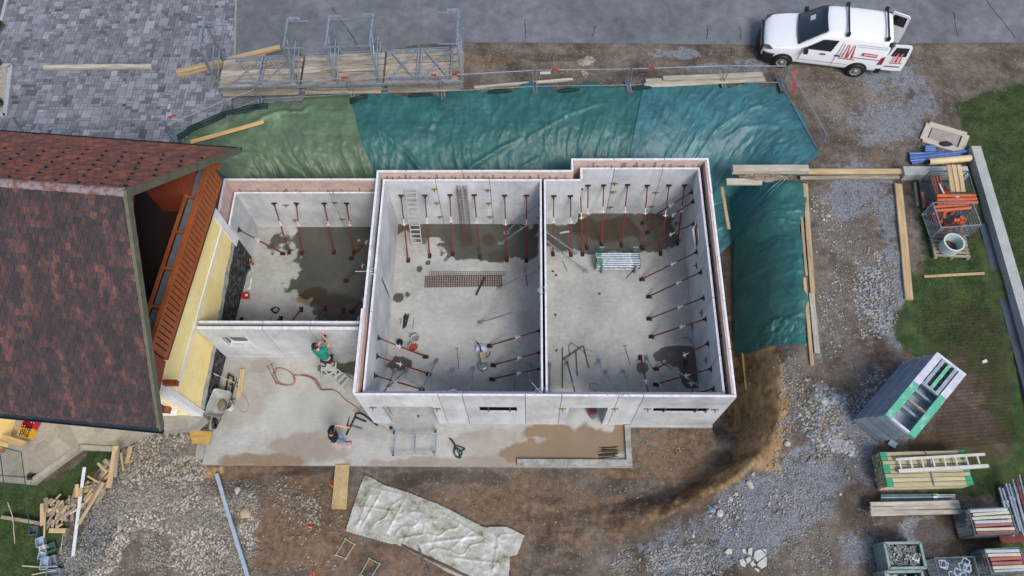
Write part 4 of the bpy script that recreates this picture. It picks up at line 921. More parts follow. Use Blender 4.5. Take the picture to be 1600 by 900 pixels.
row([((1081.4, 300), (1005, 349)), ((1083.4, 314.4), (1012, 364)), ((1084, 349.4), (1004, 388)), ((1088.6, 394), (1003, 437)), ((1095.4, 425), (1014, 464)), ((1099.4, 465.4), (1014.4, 498.6)), ((1102.4, 498.4), (1018, 526.6)), ((1106.4, 536.8), (1025, 576.6)), ((1111, 576), (1025, 601)), ((1115, 607.4), (1050, 625))], 0, ce - .02, REDP, '%s red prop from the top on the long right wall of the right room', GR)
for i, (f, e, mm) in enumerate((((859, 570), (859, 603), GALV), ((886, 566), (897.6, 610), GALVD), ((936, 563), (946, 610), GALV), ((946.5, 581), (960, 610), GALV), ((974, 579), (986, 610), GALV), ((1010, 559), (1035, 610), GALV), ((1039, 567), (1101, 610), GALV))):
    prop(P(*f, .001), head_on(f, e, 1, bs + .02, 1.9), mm, '%s grey prop from the left along the front wall of the right room' % ORD[i], GG, r=.027)
for i, (f, e) in enumerate((((1000.5, 559), (1011.7, 608.7)), ((1071, 567), (1081.5, 610)))):
    prop(P(*f, .001), head_on(f, e, 1, bs + .02, 1.9), REDP, '%s red prop among the grey ones on the front wall of the right room' % ('left', 'right')[i], GR)
for i, (f, h) in enumerate((((900, 396), (853, 362)), ((915, 424), (853, 376)))):
    prop(P(*f, .001), head_on(f, h, 0, cw2 + .02, 1.9), GALV, '%s grey prop on the dividing wall inside the right room' % ('upper', 'lower')[i], GG, r=.027)
# ---------------------------------------------------------------- things inside the rooms
def ladder(A, B, w, nr, mt, label, r=.022, side=None):
    A, B = Vector(A), Vector(B); d = (B - A); s = side or Vector((1, 0, 0)); L = d.length; d.normalize(); n = s.cross(d)
    root = thing('ladder', label, 'ladder', tuple(A))
    for q in (-1, 1): MB().beam(A + s * q * w / 2, B + s * q * w / 2, .028, .07, up=tuple(n)).build('side_rail', mt, root)
    for k in range(nr): c = A + d * (L * (k + .6) / nr); MB().beam(c - s * (w / 2 - .014), c + s * (w / 2 - .014), .04, .03, up=tuple(n)).build('rung', mt, root)
    return root
ALU = mat('bare_aluminium', (.62, .62, .60), (.48, .48, .46), .45, .3, scale=6)
ladder(P(651.5, 383, .04), PL(642, 298, 1, bn - .12), .36, 12, ALU, 'aluminium ladder leaning on the back wall of the middle room')
def cage_bars(A, B, w, h, label, name='rebar_cage', n=22, side=Vector((1, 0, 0))):
    A, B = Vector(A), Vector(B); d = B - A; L = d.length; d.normalize(); nn = side.cross(d).normalized(); root = thing(name, label, 'rebar cage', tuple(A))
    b = MB()
    for i in range(6):
        for q in (-.5, .5): b.tube(A + side * w * (i / 5 - .5) + nn * h * q, B + side * w * (i / 5 - .5) + nn * h * q + side * rnd.uniform(-.05, .05), .007, 5)
    b.build('long_bars', RUST, root); s = MB()
    for k in range(n):
        c = A + d * (L * (k + .5) / n) + d * rnd.uniform(-.02, .02); q = [c - side * w / 2 - nn * h / 2, c + side * w / 2 - nn * h / 2, c + side * w / 2 + nn * h / 2, c - side * w / 2 + nn * h / 2]
        for i in range(4): s.tube(q[i], q[(i + 1) % 4], .005, 4)
    s.build('stirrups', RUST, root); return root
cage_bars(P(730, 381, .1), PL(720, 293, 1, bn - .14), .34, .2, 'rusty rebar cage standing against the back wall of the middle room')
def meshmat(c0, c1, c2, c3, n, mm, z, name, label, rr=.006, mt=None):
    """flat welded mesh between four floor corners"""
    c = [Vector(p) for p in (c0, c1, c2, c3)]; mb = MB()
    for i in range(n + 1):
        t = i / n; mb.tube(c[0].lerp(c[1], t) + Vector((0, 0, z)), c[3].lerp(c[2], t) + Vector((0, 0, z)), rr, 4)
    for j in range(mm + 1):
        t = (j + .4) / (mm + .8); mb.tube(c[0].lerp(c[3], t) + Vector((0, 0, z + rr * 1.6)), c[1].lerp(c[2], t) + Vector((0, 0, z + rr * 1.6)), rr, 4)
    return solo(mb, name, mt or RUST, label, 'steel mesh')
meshmat(P(665, 432, 0), P(784, 430, 0), P(784, 448, 0), P(664, 450, 0), 33, 6, .03, 'steel_mesh', 'stack of dense rusty reinforcing mesh lying on the middle room floor', .012)
meshmat(P(672, 424, 0), P(790, 424, 0), P(789, 432, 0), P(671, 431, 0), 34, 2, .012, 'steel_mesh', 'thin rusty mesh sticking out behind the dense mesh stack')
def bars(pts, r, name, label, cat, mt=DARK, z=.02):
    mb = MB(); mb.path([P(a, b_, z) for a, b_ in pts], r, 6); return solo(mb, name, mt, label, cat)
bars([(758, 433), (744, 461)], .03, 'steel_bar', 'dark flat bar lying across the rebar mesh', 'steel bar', z=.08)
bars([(820, 418), (824, 447)], .012, 'steel_rod', 'thin dark rod on the floor near the dividing wall of the middle room', 'steel rod')
def rodpile(c, dx, dy, n, L, ang, name, label, mt=DARK, r=.009, z=0.0):
    c = P(*c, z); mb = MB()
    for i in range(n):
        a = R(ang) + rnd.uniform(-.12, .12); q = c + Vector((rnd.uniform(-dx, dx), rnd.uniform(-dy, dy), r + rnd.uniform(0, .03))); v = Vector((math.cos(a), math.sin(a), 0)) * L / 2 * rnd.uniform(.8, 1.05); mb.tube(q - v, q + v, r, 5)
    return solo(mb, name, mt, label, 'rod pile')
rodpile((634, 502), .09, .05, 14, .55, 85, 'rod_bundle', 'small dark heap of steel rods on the left of the middle room floor')
rodpile((950, 707), .1, .18, 22, .55, 2, 'rod_bundle', 'dark heap of steel rods lying in the brown puddle on the apron')
bars([(623, 499), (627, 498), (625, 508)], .008, 'steel_bracket', 'small T shaped bracket left of the rod heap', 'bracket'); bars([(647, 495), (645, 514)], .006, 'tie_rod', 'thin tie rod right of the rod heap on the middle room floor', 'rod')
def bucket(c, z, r, h, mt, label, inner, cat='bucket', fill=.7, fr=None):
    p = P(*c, z); root = thing('bucket', label, cat, tuple(p))
    MB().lathe([(0, .003), (r * .8, .003), (r, h), (r * 1.04, h), (r * 1.04, h - .02), (r * .99, h - .02), (r * .985, h - .002), (r * .93, h), (r * .76, .02), (0, .02)], p, 20).build('pail', mt, root, smooth=False)
    MB().lathe([(0, h * fill), (r * (.8 + .2 * fill) * .92, h * fill)], p, 20).build('contents', inner, root)
    MB().path([p + Vector((r * 1.02 * math.cos(t), r * 1.02 * math.sin(t) * .9, h * .98 + .015)) for t in [math.pi * k / 10 for k in range(11)]], .005, 5).build('handle', DARK, root)
    return root
GREYF = mat('grey_mortar', (.22, .23, .25), (.14, .15, .16), .7, scale=30)
bucket((650, 532), 0, .15, .25, WHITEP, 'white bucket with grey contents on the left of the middle room', GREYF)
bucket((647, 546), 0, .17, .26, mat('cream_plastic', (.66, .58, .42), (.55, .46, .3), .5), 'cream bucket holding red parts just below the white bucket', mat('red_bits', (.5, .06, .03), (.12, .04, .03), .6, scale=25), fill=.8)
bucket((625.5, 537), 0, .11, .16, BLACK, 'small black bucket near the left wall of the middle room', BLACK)
# crumpled bag and machine
def lump(c, rx, ry, rz_, mt, name, label, cat, z=0, seed=1, amp=.5, sub=4):
    p = P(*c, z) if len(c) == 2 else Vector(c); bm = bmesh.new(); bmesh.ops.create_icosphere(bm, subdivisions=sub, radius=1)
    for v in bm.verts:
        co = v.co.copy(); a = np.array([co.x * 2 + co.z * 1.7]), np.array([co.y * 2 - co.z * 1.3]); k = 1 + (float(fbm(a[0], a[1], seed, 4)[0]) - .5) * amp * 2
        v.co = Vector((co.x * rx * k, co.y * ry * k, max(co.z, -.25) * rz_ * k + rz_ * .25))
    me = bpy.data.meshes.new(name); bm.to_mesh(me); bm.free(); me.materials.append(mt); o = bpy.data.objects.new(name, me); col.objects.link(o); o.location = p; return tag(o, label, cat)
lump((752, 546), .2, .17, .16, mat('white_sheet_plastic', (.62, .66, .74), (.42, .47, .58), .35, scale=9, bmp=.3), 'plastic_bag', 'crumpled white plastic bag on the right of the middle room floor', 'plastic bag', seed=4)
p = P(757, 572, 0); mx = thing('floor_machine', 'beige and grey construction machine with hose below the crumpled plastic bag', 'machine', tuple(p))
MB().lathe([(0, .03), (.17, .03), (.19, .1), (.17, .16), (.12, .18), (.1, .1), (0, .1)], p + Vector((-.05, -.02, 0)), 20).build('disc_guard', GALV, mx)
MB().beam(p + Vector((0, .05, .2)), p + Vector((-.1, .4, .26)), .16, .14).build('motor_housing', mat('beige_casing', (.42, .34, .22), (.3, .23, .14), .6), mx)
MB().path([p + Vector((-.1, .4, .25)), p + Vector((-.16, .62, .35)), p + Vector((-.28, .75, .4))], .022, 8).path([p + Vector((.02, .2, .2)), p + Vector((.17, .3, .28)), p + Vector((.2, .42, .3))], .018, 6).build('handle_bar', BLACK, mx)
def tee(a, b_, w, label, r=.007, name='threaded_rod'):
    A, B = P(*a, .02), P(*b_, .02); d = (B - A).normalized(); s = Vector((-d.y, d.x, 0)); MBx = MB().tube(A, B, r, 6).tube(A - s * w, A + s * w, r, 6); return solo(MBx, name, DARK, label, 'rod')
tee((714, 544), (717, 577), .07, 'T handled rod on the middle room floor left of the machine'); tee((976, 540), (985, 571), .07, 'T handled rod on the right room floor')
solo(MB().path([P(1066, 528, .02), P(1076, 527, .02), P(1085, 543, .02)], .008, 6), 'bent_rod', DARK, 'bent dark rod lying over the wet patch by the right wall', 'rod')
bars([(886, 423), (879, 408)], .008, 'steel_rod', 'short rod behind the dividing wall props in the right room', 'steel rod')
bars([(979, 434), (994, 418)], .012, 'steel_rod', 'short dark rod below the rack of new props', 'steel rod')
# old brass brown prop group lying on the right room floor
YB = mat('brown_yellow_steel', (.21, .17, .09), (.10, .08, .05), .6, .3)
for i, (a, b_) in enumerate((((879, 543), (879, 606)), ((900, 548), (902, 587)), ((912, 541), (920, 575)))):
    bars([a, b_], .022, 'old_prop_tube', '%s upright lying brownish steel tube from the left on the right room floor' % ORD[i], 'steel tube', YB, .03)
bars([(880, 562), (911, 541)], .026, 'old_prop_tube', 'brownish steel tube lying slanted across the upright ones in the right room', 'steel tube', YB, .09)
solo(MB().path([P(890, 557, .03), P(889, 540, .03), P(893, 535, .03), P(912, 550, .03), P(914, 553, .03)], .011, 6), 'bent_bar', YB, 'bent brown bar forming a hook among the brownish tubes', 'bent bar')
for k, (c, rr) in enumerate((((919, 551), .14), ((928, 604), .15), ((843, 561), .1))):
    solo(MB().path([P(*c, .015) + Vector((rr * math.cos(t), rr * .8 * math.sin(t), .005 * math.sin(3 * t))) for t in [k2 * .42 for k2 in range(14)]], .005, 5), 'wire_loop', DARK, ('loop of thin wire beside the brownish tubes', 'loop of thin wire near the front wall of the right room', 'loop of thin wire next to the dividing wall')[k], 'wire')
bars([(870, 546), (869, 549)], .03, 'off_cut', 'tiny rusty offcut left of the brownish tubes', 'offcut', RUST)
for k, c in enumerate(((864, 424), (868, 492), (869, 430), (937, 459), (802, 602), (1084, 373))): solo(MB().box(P(*c, .03), (.07, .05, .04), k), 'debris_piece', DARK, ['dark scrap above the middle of the dividing wall side', 'dark scrap on the bare floor beside the dividing wall', 'smaller scrap beside the dark scrap under the upper prop', 'tiny scrap in the middle of the right room floor', 'small dark knob on the floor near the front props of the middle room', 'dark scrap on the floor at the upper right corner'][k], 'scrap')
# rack of new galvanised props
p0 = P(966, 403, 0); rack = thing('prop_rack', 'steel rack stacked with galvanised props with green ends in the right room', 'prop rack', tuple(p0))
L0, L1 = P(933, 405, .5).x, P(1002, 405, .5).x; y0, y1 = P(966, 420, .3).y, P(966, 389, .6).y
for xk in (.12, .88):
    x = L0 + (L1 - L0) * xk; MB().beam((x, y0 - .03, .06), (x, y1 + .08, .06), .08, .07).beam((x, y0 - .03, .02), (x, y0 - .03, .62), .05, .05).beam((x, y1 + .05, .02), (x, y1 + .05, .62), .05, .05).beam((x - .09, y1 + .05, .62), (x + .09, y1 + .05, .62), .05, .05).build('rack_frame', GALV, rack)
pr_par = None
GREEN_T = mat('green_paint', (.05, .30, .14), (.03, .2, .1), .5)
for lay in range(4):
    for k in range(8):
        y = y0 + .06 + (y1 - y0 - .1) * (k + .5 * (lay % 2) * .6) / 7.6; z = .15 + lay * .11; dx = rnd.uniform(-.04, .04)
        if lay == 3 and k == 7: continue
        q = MB().tube((L0 + dx, y, z), (L0 + (L1 - L0) * .74 + dx, y, z), .038, 8).tube((L0 + (L1 - L0) * .74 + dx, y, z), (L1 - .05 + dx, y, z), .028, 8).tube((L0 + (L1 - L0) * .72 + dx, y, z), (L0 + (L1 - L0) * .78 + dx, y, z), .05, 8).build('prop_tube', GALV, rack)
        MB().box((L0 + dx - .01, y, z), (.012, .1, .1)).box((L1 - .04 + dx, y, z), (.012, .1, .1)).build('end_plate', GALV, q)
        if lay == 3 and k in (1, 2, 3, 5, 6, 7, 0): MB().tube((L0 + dx + .01, y, z), (L0 + dx + .18, y, z), .0395, 8).build('painted_end', GREEN_T, q)
solo(MB().box(P(882, 363, .03), (.36, .07, .04), R(12)), 'wood_block', WOODW, 'short pale wood offcut on the wet floor of the right room', 'wood offcut')
# left room odds and ends
rs = thing('cable_reel', 'black coiled cable lying on the floor of the small left room', 'cable', tuple(P(431, 485, 0)))
c0 = P(431, 485, 0)
for k in range(6): MB().path([c0 + Vector(((.1 + .012 * k) * math.cos(t + k), (.13 - .01 * k) * math.sin(t + k), .02 + .012 * k)) for t in [j * .5 for j in range(13)]], .012, 6).build('cable_turn', BLACK, rs)
solo(MB().path([P(426, 492, .02), P(422, 498, .02), P(426, 503, .02), P(433, 502, .02), P(437, 499, .02)], .006, 5).beam(P(437, 497, .05), P(441, 502, .05), .04, .04), 'hand_drill', BLACK, 'small black tool with a loop of cord below the coiled cable', 'tool')
solo(MB().tube(P(393, 434, .05), P(390, 449, .05), .028, 10).tube(P(392, 449, .04), P(386, 453, .04), .03, 8), 'caulking_gun', [WHITEP], 'white tube with a dark end lying beside the tarred wall', 'tool')
rb = thing('tool_case', 'red tool case with a white patch by the tarred wall of the left room', 'tool case', tuple(P(384, 462, 0)))
MB().box(P(384, 462, .09), (.24, .2, .16), R(5)).build('case', RED, rb); MB().box(P(385, 461, .178), (.1, .08, .01), R(5)).build('label_patch', WHITEP, rb)
bucket((388.5, 421), 0, .11, .16, mat('blue_bucket_plastic', (.05, .16, .25), (.03, .1, .17), .45), 'small blue bucket at the foot of the left room corner', BLACK)
solo(MB().box(P(561, 376, .03), (.1, .1, .05), .4), 'wood_block', WOOD, 'small wooden block in the wet back corner of the left room', 'wood offcut')
solo(MB().box((aw + .06, P(388, 408, .3).y, .2), (.05, .08, .4)), 'copper_pipe_stub', ORANGE, 'short orange stub at the end of the left side wall', 'pipe')
# ---------------------------------------------------------------- apron: barrow, planks, hose, frames, straps
wb = thing('wheelbarrow', 'light grey wheelbarrow with mortar left in its tray beside a bucket', 'wheelbarrow', tuple(P(343, 632, 0)))
c = P(341, 630, .5)
def rrect(cx, cy, hx, hy, r, n=5):
    pts = []
    for qx, qy, a0 in ((1, 1, 0), (-1, 1, 90), (-1, -1, 180), (1, -1, 270)):
        for k in range(n + 1): a = R(a0 + 90 * k / n); pts.append((cx + qx * (hx - r) + r * math.cos(a), cy + qy * (hy - r) + r * math.sin(a)))
    return pts
rot = R(-12); lay = []
for hx, hy, z in ((.33, .46, .52), (.31, .44, .5), (.22, .3, .27), (.0, .0, .27)):
    lay.append([Vector((c.x + x * math.cos(rot) - y * math.sin(rot), c.y + x * math.sin(rot) + y * math.cos(rot), z)) for x, y in rrect(0, .0, max(hx, .001), max(hy, .001), min(.12, max(hx, .001)))])
k = len(lay[0]); vs = sum(lay, []); fs = [(i * k + j, i * k + (j + 1) % k, (i + 1) * k + (j + 1) % k, (i + 1) * k + j) for i in range(3) for j in range(k)]
TR = mat('barrow_grey', (.45, .47, .45), (.33, .34, .32), .5, .2, scale=5); tr_ = MB().add(vs, fs).build('tray', TR, wb, smooth=False); mo = tr_.modifiers.new('t', 'SOLIDIFY'); mo.thickness = .006
lp = lump((c.x + .06, c.y - .02, .3), .15, .2, .1, mat('mortar_brown', (.24, .19, .12), (.15, .12, .08), .9, scale=20), 'mortar', 'x', 'x', seed=9, amp=.3, sub=3); del lp['label'], lp['category']; lp.parent = wb; lp.location = Vector((c.x + .06, c.y - .02, .3)) - wb.location
f2 = MB(); rv = lambda x, y, z: Vector((c.x + x * math.cos(rot) - y * math.sin(rot), c.y + x * math.sin(rot) + y * math.cos(rot), z))
for s in (-1, 1): f2.path([rv(.3 * s, .95, .55), rv(.26 * s, .3, .28), rv(.1 * s, -.62, .17)], .017, 8); f2.path([rv(.26 * s, .25, .28), rv(.28 * s, .35, .02)], .015, 6)
f2.build('frame', DARK, wb)
MB().lathe([(.1, -.035), (.18, -.035), (.19, 0), (.18, .035), (.1, .035)], rv(0, -.62, .19), 18, axis='X').build('wheel', BLACK, wb)
bucket((360, 636), 0, .17, .3, WHITEP, 'white bucket standing right of the wheelbarrow', GREYF, fill=.3)
bucket((350, 636), 0, .12, .12, WHITEP, 'low white tub squeezed between wheelbarrow and bucket', GREYF, fill=.4)
board('plank', P(379, 577, .04), P(373, 621, .04), .17, .045, WOOD, None, 'pale plank lying beside the wheelbarrow handles on the apron', 'plank')
board('plank', P(355, 592, .04), P(344, 618, .04), .2, .05, WOODW, None, 'dirty plank with rungs wedged behind the wheelbarrow', 'plank')
board('plank', P(327, 622, .25), P(315, 665, .1), .1, .04, WOOD, None, 'narrow pale board propped on the corner of the yellow house', 'plank')
sh = thing('shovel', 'shovel with a long pale handle leaning on the yellow house wall', 'shovel', tuple(P(373, 601, .03)))
MB().tube(P(373, 601, .06), P(316, 576, .85), .018, 8).build('handle', WOODW, sh); MB().slab3([P(370, 597, .03), P(380, 600, .03), P(378, 610, .03), P(370, 606, .04)], .01).build('blade', DARK, sh)
pal_ = thing('metal_stand', 'dark metal stand lying behind the wheelbarrow', 'stand', tuple(P(362, 595, 0)))
for a, b_ in (((357, 585), (365, 590)), ((365, 590), (362, 616)), ((357, 585), (352, 612)), ((359, 600), (364, 602))): MB().beam(P(*a, .12), P(*b_, .12), .05, .05).build('rail', DARK, pal_)
def slabboard(name, px4, z, t, mt, label, cat='board'):
    pts = [tuple(P(a, b_, z)[:2]) for a, b_ in px4]; o = MB().prism(pts, z - t, z).build(name, mt); return tag(o, label, cat)
slabboard('formwork_board', [(268, 670), (332, 674), (326, 695), (265, 689)], .1, .03, WOODY, 'yellow formwork board bridging the steps at the slab corner')
slabboard('formwork_board', [(524, 726), (546, 726), (541, 796), (518, 795)], .05, .03, mat('worn_plywood', (.48, .36, .17), (.37, .27, .13), .7, scale=2), 'yellowish board used as a ramp from the slab edge to the dirt')
HOSE = mat('orange_hose', (.42, .16, .10), (.3, .11, .07), .5)
h1 = [(432, 575), (427, 582), (429, 594), (436, 600), (448, 602), (458, 600), (461, 592), (455, 583), (446, 577), (436, 575), (430, 580), (433, 594), (440, 599), (452, 602), (460, 597), (458, 587), (463, 586), (478, 588), (488, 592), (495, 600), (500, 608), (515, 608), (528, 613), (540, 625), (556, 636), (566, 648)]
def smooth_path(pts, z, n=5, jz=.0):
    out = []; p = [Vector(P(a, b_, z)) for a, b_ in pts]; p = [p[0]] + p + [p[-1]]
    for i in range(1, len(p) - 2):
        for k in range(n):
            t = k / n; a, b_, c_, d_ = p[i - 1], p[i], p[i + 1], p[i + 2]
            out.append(.5 * ((2 * b_) + (c_ - a) * t + (2 * a - 5 * b_ + 4 * c_ - d_) * t * t + (3 * b_ - a - 3 * c_ + d_) * t ** 3) + Vector((0, 0, jz * math.sin(len(out) * .6))))
    return out + [p[-1]]
solo(MB().path(smooth_path(h1, .03, 5, .008), .016, 6), 'air_hose', HOSE, 'orange hose coiled on the apron and trailing to the wall corner', 'hose', smooth=True)
solo(MB().path(smooth_path([(470, 586), (480, 587), (492, 592), (500, 604), (503, 609), (520, 609)], .05, 5, .01), .017, 6), 'air_hose', mat('brown_hose', (.2, .1, .07), (.12, .07, .05), .6), 'brown second strand of hose running towards the stepladder', 'hose', smooth=True)
solo(MB().path(smooth_path([(378, 616), (384, 622), (388, 632), (386, 642), (379, 644), (375, 640)], .02), .006, 5), 'cord', HOSE, 'thin orange cord curling right of the wheelbarrow', 'cord')
solo(MB().path(smooth_path([(592, 664), (600, 668), (606, 673), (612, 672), (614, 668)], .02), .009, 5), 'cord', HOSE, 'orange brown cord at the foot of the garage opening', 'cord')
tee((418, 572), (432, 601), .05, 'left thin T rod beside the coiled orange hose'); tee((424, 569), (430, 586), .05, 'right short T rod touching the orange hose')
bf = thing('steel_barrier', 'dark bent steel barrier frame lying by the outer wall corner', 'steel frame', tuple(P(560, 660, 0)))
MB().path(smooth_path([(541, 680), (548, 666), (555, 652), (556, 647), (562, 646), (571, 650), (590, 665)], .05), .03, 8).build('side_tube', DARK, bf, smooth=True)
MB().path([P(555, 652, .05), P(572, 659, .05)], .028, 8).build('cross_tube', DARK, bf); MB().path([P(548, 665, .05), P(566, 670, .05)], .02, 8).build('cross_tube', GALVD, bf)
sf = thing('scaffold_tower', 'thin grey square scaffold base frame standing on the apron', 'scaffold frame', tuple(P(647, 697, 0)))
for a in ((616, 676), (681, 674), (615, 710), (679, 709)):
    q = P(*a, 0); MB().tube(q + Vector((0, 0, .1)), q + Vector((0, 0, .42)), .022, 8).build('upright', GALV, sf); MB().lathe([(0, -.025), (.06, -.025), (.07, 0), (.06, .025), (0, .025)], q + Vector((0, 0, .07)), 12, axis='X').build('castor', BLACK, sf)
for a, b_ in (((617, 679), (682, 677)), ((616, 710), (680, 709)), ((617, 679), (616, 710)), ((682, 677), (680, 709)), ((649, 678), (648, 709))): MB().tube(P(*a, .3), P(*b_, .3), .02, 8).build('frame_tube', GALV, sf)
st = thing('lashing_strap', 'dark green lashing strap in a heap on the apron', 'strap', tuple(P(713, 702, 0)))
MB().path(smooth_path([(703, 685), (707, 690), (711, 697), (709, 707), (715, 714), (722, 709), (716, 701), (710, 704), (712, 713), (720, 715), (716, 706), (713, 697), (722, 699), (726, 702), (718, 706)], .035, 5, .015), .024, 6).build('webbing', GREENP, st); MB().path(smooth_path([(703, 685), (709, 692), (712, 700)], .06), .03, 6).build('ratchet', DARK, st)
solo(MB().lathe([(0, 0), (.05, 0), (.05, .06), (0, .06)], P(611, 669, 0), 10), 'concrete_spacer', DARK, 'small round dark spacer by the garage opening', 'spacer'); solo(MB().lathe([(0, 0), (.04, 0), (.04, .05), (0, .05)], P(654, 651, 0), 10), 'concrete_spacer', GALVD, 'small round spacer inside the garage opening', 'spacer')
rv_ = thing('red_vacuum', 'dark red machine with a round disc just inside the door opening', 'machine', tuple(P(926, 645, 0)))
MB().box(P(925, 641, .18), (.26, .24, .3), .2).build('body', mat('dark_red', (.16, .015, .025), (.1, .01, .02), .4), rv_); MB().lathe([(0, .03), (.11, .03), (.11, .06), (0, .06)], P(926, 650, 0), 16).build('disc', GALVD, rv_)
solo(MB().path([P(583, 602, 1.2), P(580, 590, 1.8)], .01, 5), 'hanging_cable', DARK, 'short dark cable hanging at the left wall of the middle room', 'cable')

# ---------------------------------------------------------------- people
SKIN = mat('skin', (.55, .33, .24), (.48, .27, .19), .55, scale=10, fine=.08)
def skinmesh(name, verts, edges, mt, parent, root=0, sub=1):
    bm = bmesh.new(); L = bm.verts.layers.skin.verify(); off = wloc(parent); bv = []
    for (p, r) in verts:
        v = bm.verts.new(Vector(p) - off); rr = r if isinstance(r, tuple) else (r, r); v[L].radius = rr; bv.append(v)
    bv[root][L].use_root = True
    for a, b_ in edges: bm.edges.new((bv[a], bv[b_]))
    me = bpy.data.meshes.new(name); bm.to_mesh(me); bm.free(); me.materials.append(mt); o = bpy.data.objects.new(name, me); col.objects.link(o); o.parent = parent
    s = o.modifiers.new('skin', 'SKIN'); s.use_smooth_shade = True; ss = o.modifiers.new('sub', 'SUBSURF'); ss.levels = ss.render_levels = sub + 1
    return o
def person(base, J, label, shirt, pants, shoe, hairm, long_legs=False):
    root = thing('person', label, 'person', tuple(base)); V = Vector
    pel, che, nec, hed = V(J['pelvis']), V(J['chest']), V(J['neck']), V(J['head']); verts = []; edges = []
    def add(p, r, par=None): verts.append((V(p), r)); i = len(verts) - 1; (edges.append((par, i)) if par is not None else None); return i
    i0 = add(pel, .12); i1 = add(che, .135, i0); i2 = add(nec, .055, i1); i3 = add(hed, .085, i2); up_ = (hed - nec).normalized(); add(hed + up_ * .09, .07, i3)
    for s in ('L', 'R'):
        sh_, el, wr = V(J['sh' + s]), V(J['el' + s]), V(J['wr' + s]); a = add(sh_, .058, i1); b_ = add(el, .042, a); w = add(wr, .028, b_); d = (wr - el).normalized(); hd = add(wr + d * .06, .032, w)
        sd = d.cross(V((0, 0, 1))).normalized() if abs(d.z) < .95 else V((1, 0, 0)); nn = sd.cross(d)
        for k, ln in enumerate((.07, .085, .08, .065)):
            f0 = add(wr + d * .075 + sd * (.027 - .018 * k), .0095, hd); f1 = add(wr + d * (.075 + ln * .5) + sd * (.03 - .02 * k) + nn * .008, .0085, f0); add(wr + d * (.075 + ln) + sd * (.03 - .02 * k) + nn * .025, .007, f1)
        t0 = add(wr + d * .03 + sd * .04, .011, w); add(wr + d * .07 + sd * .062 + nn * .015, .009, t0)
        hp, kn, ak = V(J['hip' + s]), V(J['kn' + s]), V(J['ank' + s]); h = add(hp, .09, i0); k2 = add(kn, .058, h); m_ = add(kn.lerp(ak, .35), .055, k2); a2 = add(ak, .038, m_); fd = V(J['face']); add(ak + fd * .14 - V((0, 0, .05)), .035, a2)
    body = skinmesh('body', verts, edges, SKIN, root)
    # face: nose, eyes, ears follow the facing direction
    fd = V(J['look']).normalized(); rt = fd.cross(up_).normalized(); fb = MB(); fb.lathe([(0, .0)], hed, 4) if False else None
    MB().tube(hed + fd * .075, hed + fd * .112 - up_ * .01, .016, 6, .008).build('nose', SKIN, body)
    for q in (-1, 1):
        MB().tube(hed + fd * .078 + rt * q * .032 + up_ * .03, hed + fd * .088 + rt * q * .032 + up_ * .03, .011, 6).build('eye', BLACK, body); MB().tube(hed + rt * q * .078, hed + rt * q * .095, .028, 7).build('ear', SKIN, body)
    MB().beam(hed + fd * .08 - up_ * .035 - rt * .022, hed + fd * .08 - up_ * .035 + rt * .022, .01, .01).build('mouth', mat('lips', (.4, .15, .12)), body)
    # hair cap
    bm = bmesh.new(); bmesh.ops.create_icosphere(bm, subdivisions=3, radius=.112); c0_ = hed + up_ * .045 - fd * .02
    dl = [v for v in bm.verts if (v.co.dot(fd) > .035 and v.co.dot(up_) < .05) or v.co.dot(up_) < -.07]; bmesh.ops.delete(bm, geom=dl, context='VERTS')
    for v in bm.verts: v.co *= 1 + .06 * (rnd.random() - .5)
    me = bpy.data.meshes.new('hair'); bm.to_mesh(me); bm.free(); me.materials.append(hairm); ho = bpy.data.objects.new('hair', me); col.objects.link(ho); ho.parent = root; ho.location = c0_ - wloc(root)
    # shirt
    v2 = [(pel + (che - pel) * .1, (.145, .165)), (che, (.165, .175)), (che.lerp(nec, .72), .085)]; e2 = [(0, 1), (1, 2)]
    for s in ('L', 'R'): v2 += [(V(J['sh' + s]), .078), (V(J['sh' + s]).lerp(V(J['el' + s]), .62), .064)]; k = len(v2); e2 += [(1, k - 2), (k - 2, k - 1)]
    skinmesh('shirt', v2, e2, shirt, root)
    v3 = [(pel, (.15, .14))]; e3 = []
    for s in ('L', 'R'): end = V(J['hip' + s]).lerp(V(J['kn' + s]), .85) if not long_legs else V(J['kn' + s]); v3 += [(V(J['hip' + s]), .105), (end, .082)]; k = len(v3); e3 += [(0, k - 2), (k - 2, k - 1)]
    if long_legs:
        for n_, s in ((2, 'L'), (4, 'R')): v3.append((V(J['ank' + s]), .055)); e3.append((n_, len(v3) - 1))
    skinmesh('trousers' if long_legs else 'shorts', v3, e3, pants, root)
    fdv = V(J['face'])
    for s in ('L', 'R'):
        a = V(J['ank' + s]); skinmesh('shoe', [(a - fdv * .05 - V((0, 0, .03)), .055), (a + fdv * .08 - V((0, 0, .05)), .05), (a + fdv * .17 - V((0, 0, .06)), .04), (a + V((0, 0, .04)), .052)], [(0, 1), (1, 2), (0, 3)], shoe, root)
    return root
V = Vector
hd_ = P(493, 541, 2.62); ft = P(513, 573, .95); wl = aso - .04
ft = V((ft.x, ft.y, .95)); pelv = P(511, 560, 1.85)
hip = V((.11, 0, -.06))
hr = PL(503.5, 524, 1, wl - .06); hl = PL(507, 529, 1, wl - .06)
che = P(500.5, 551, 2.3); fc = V((.1, 1, 0)).normalized()
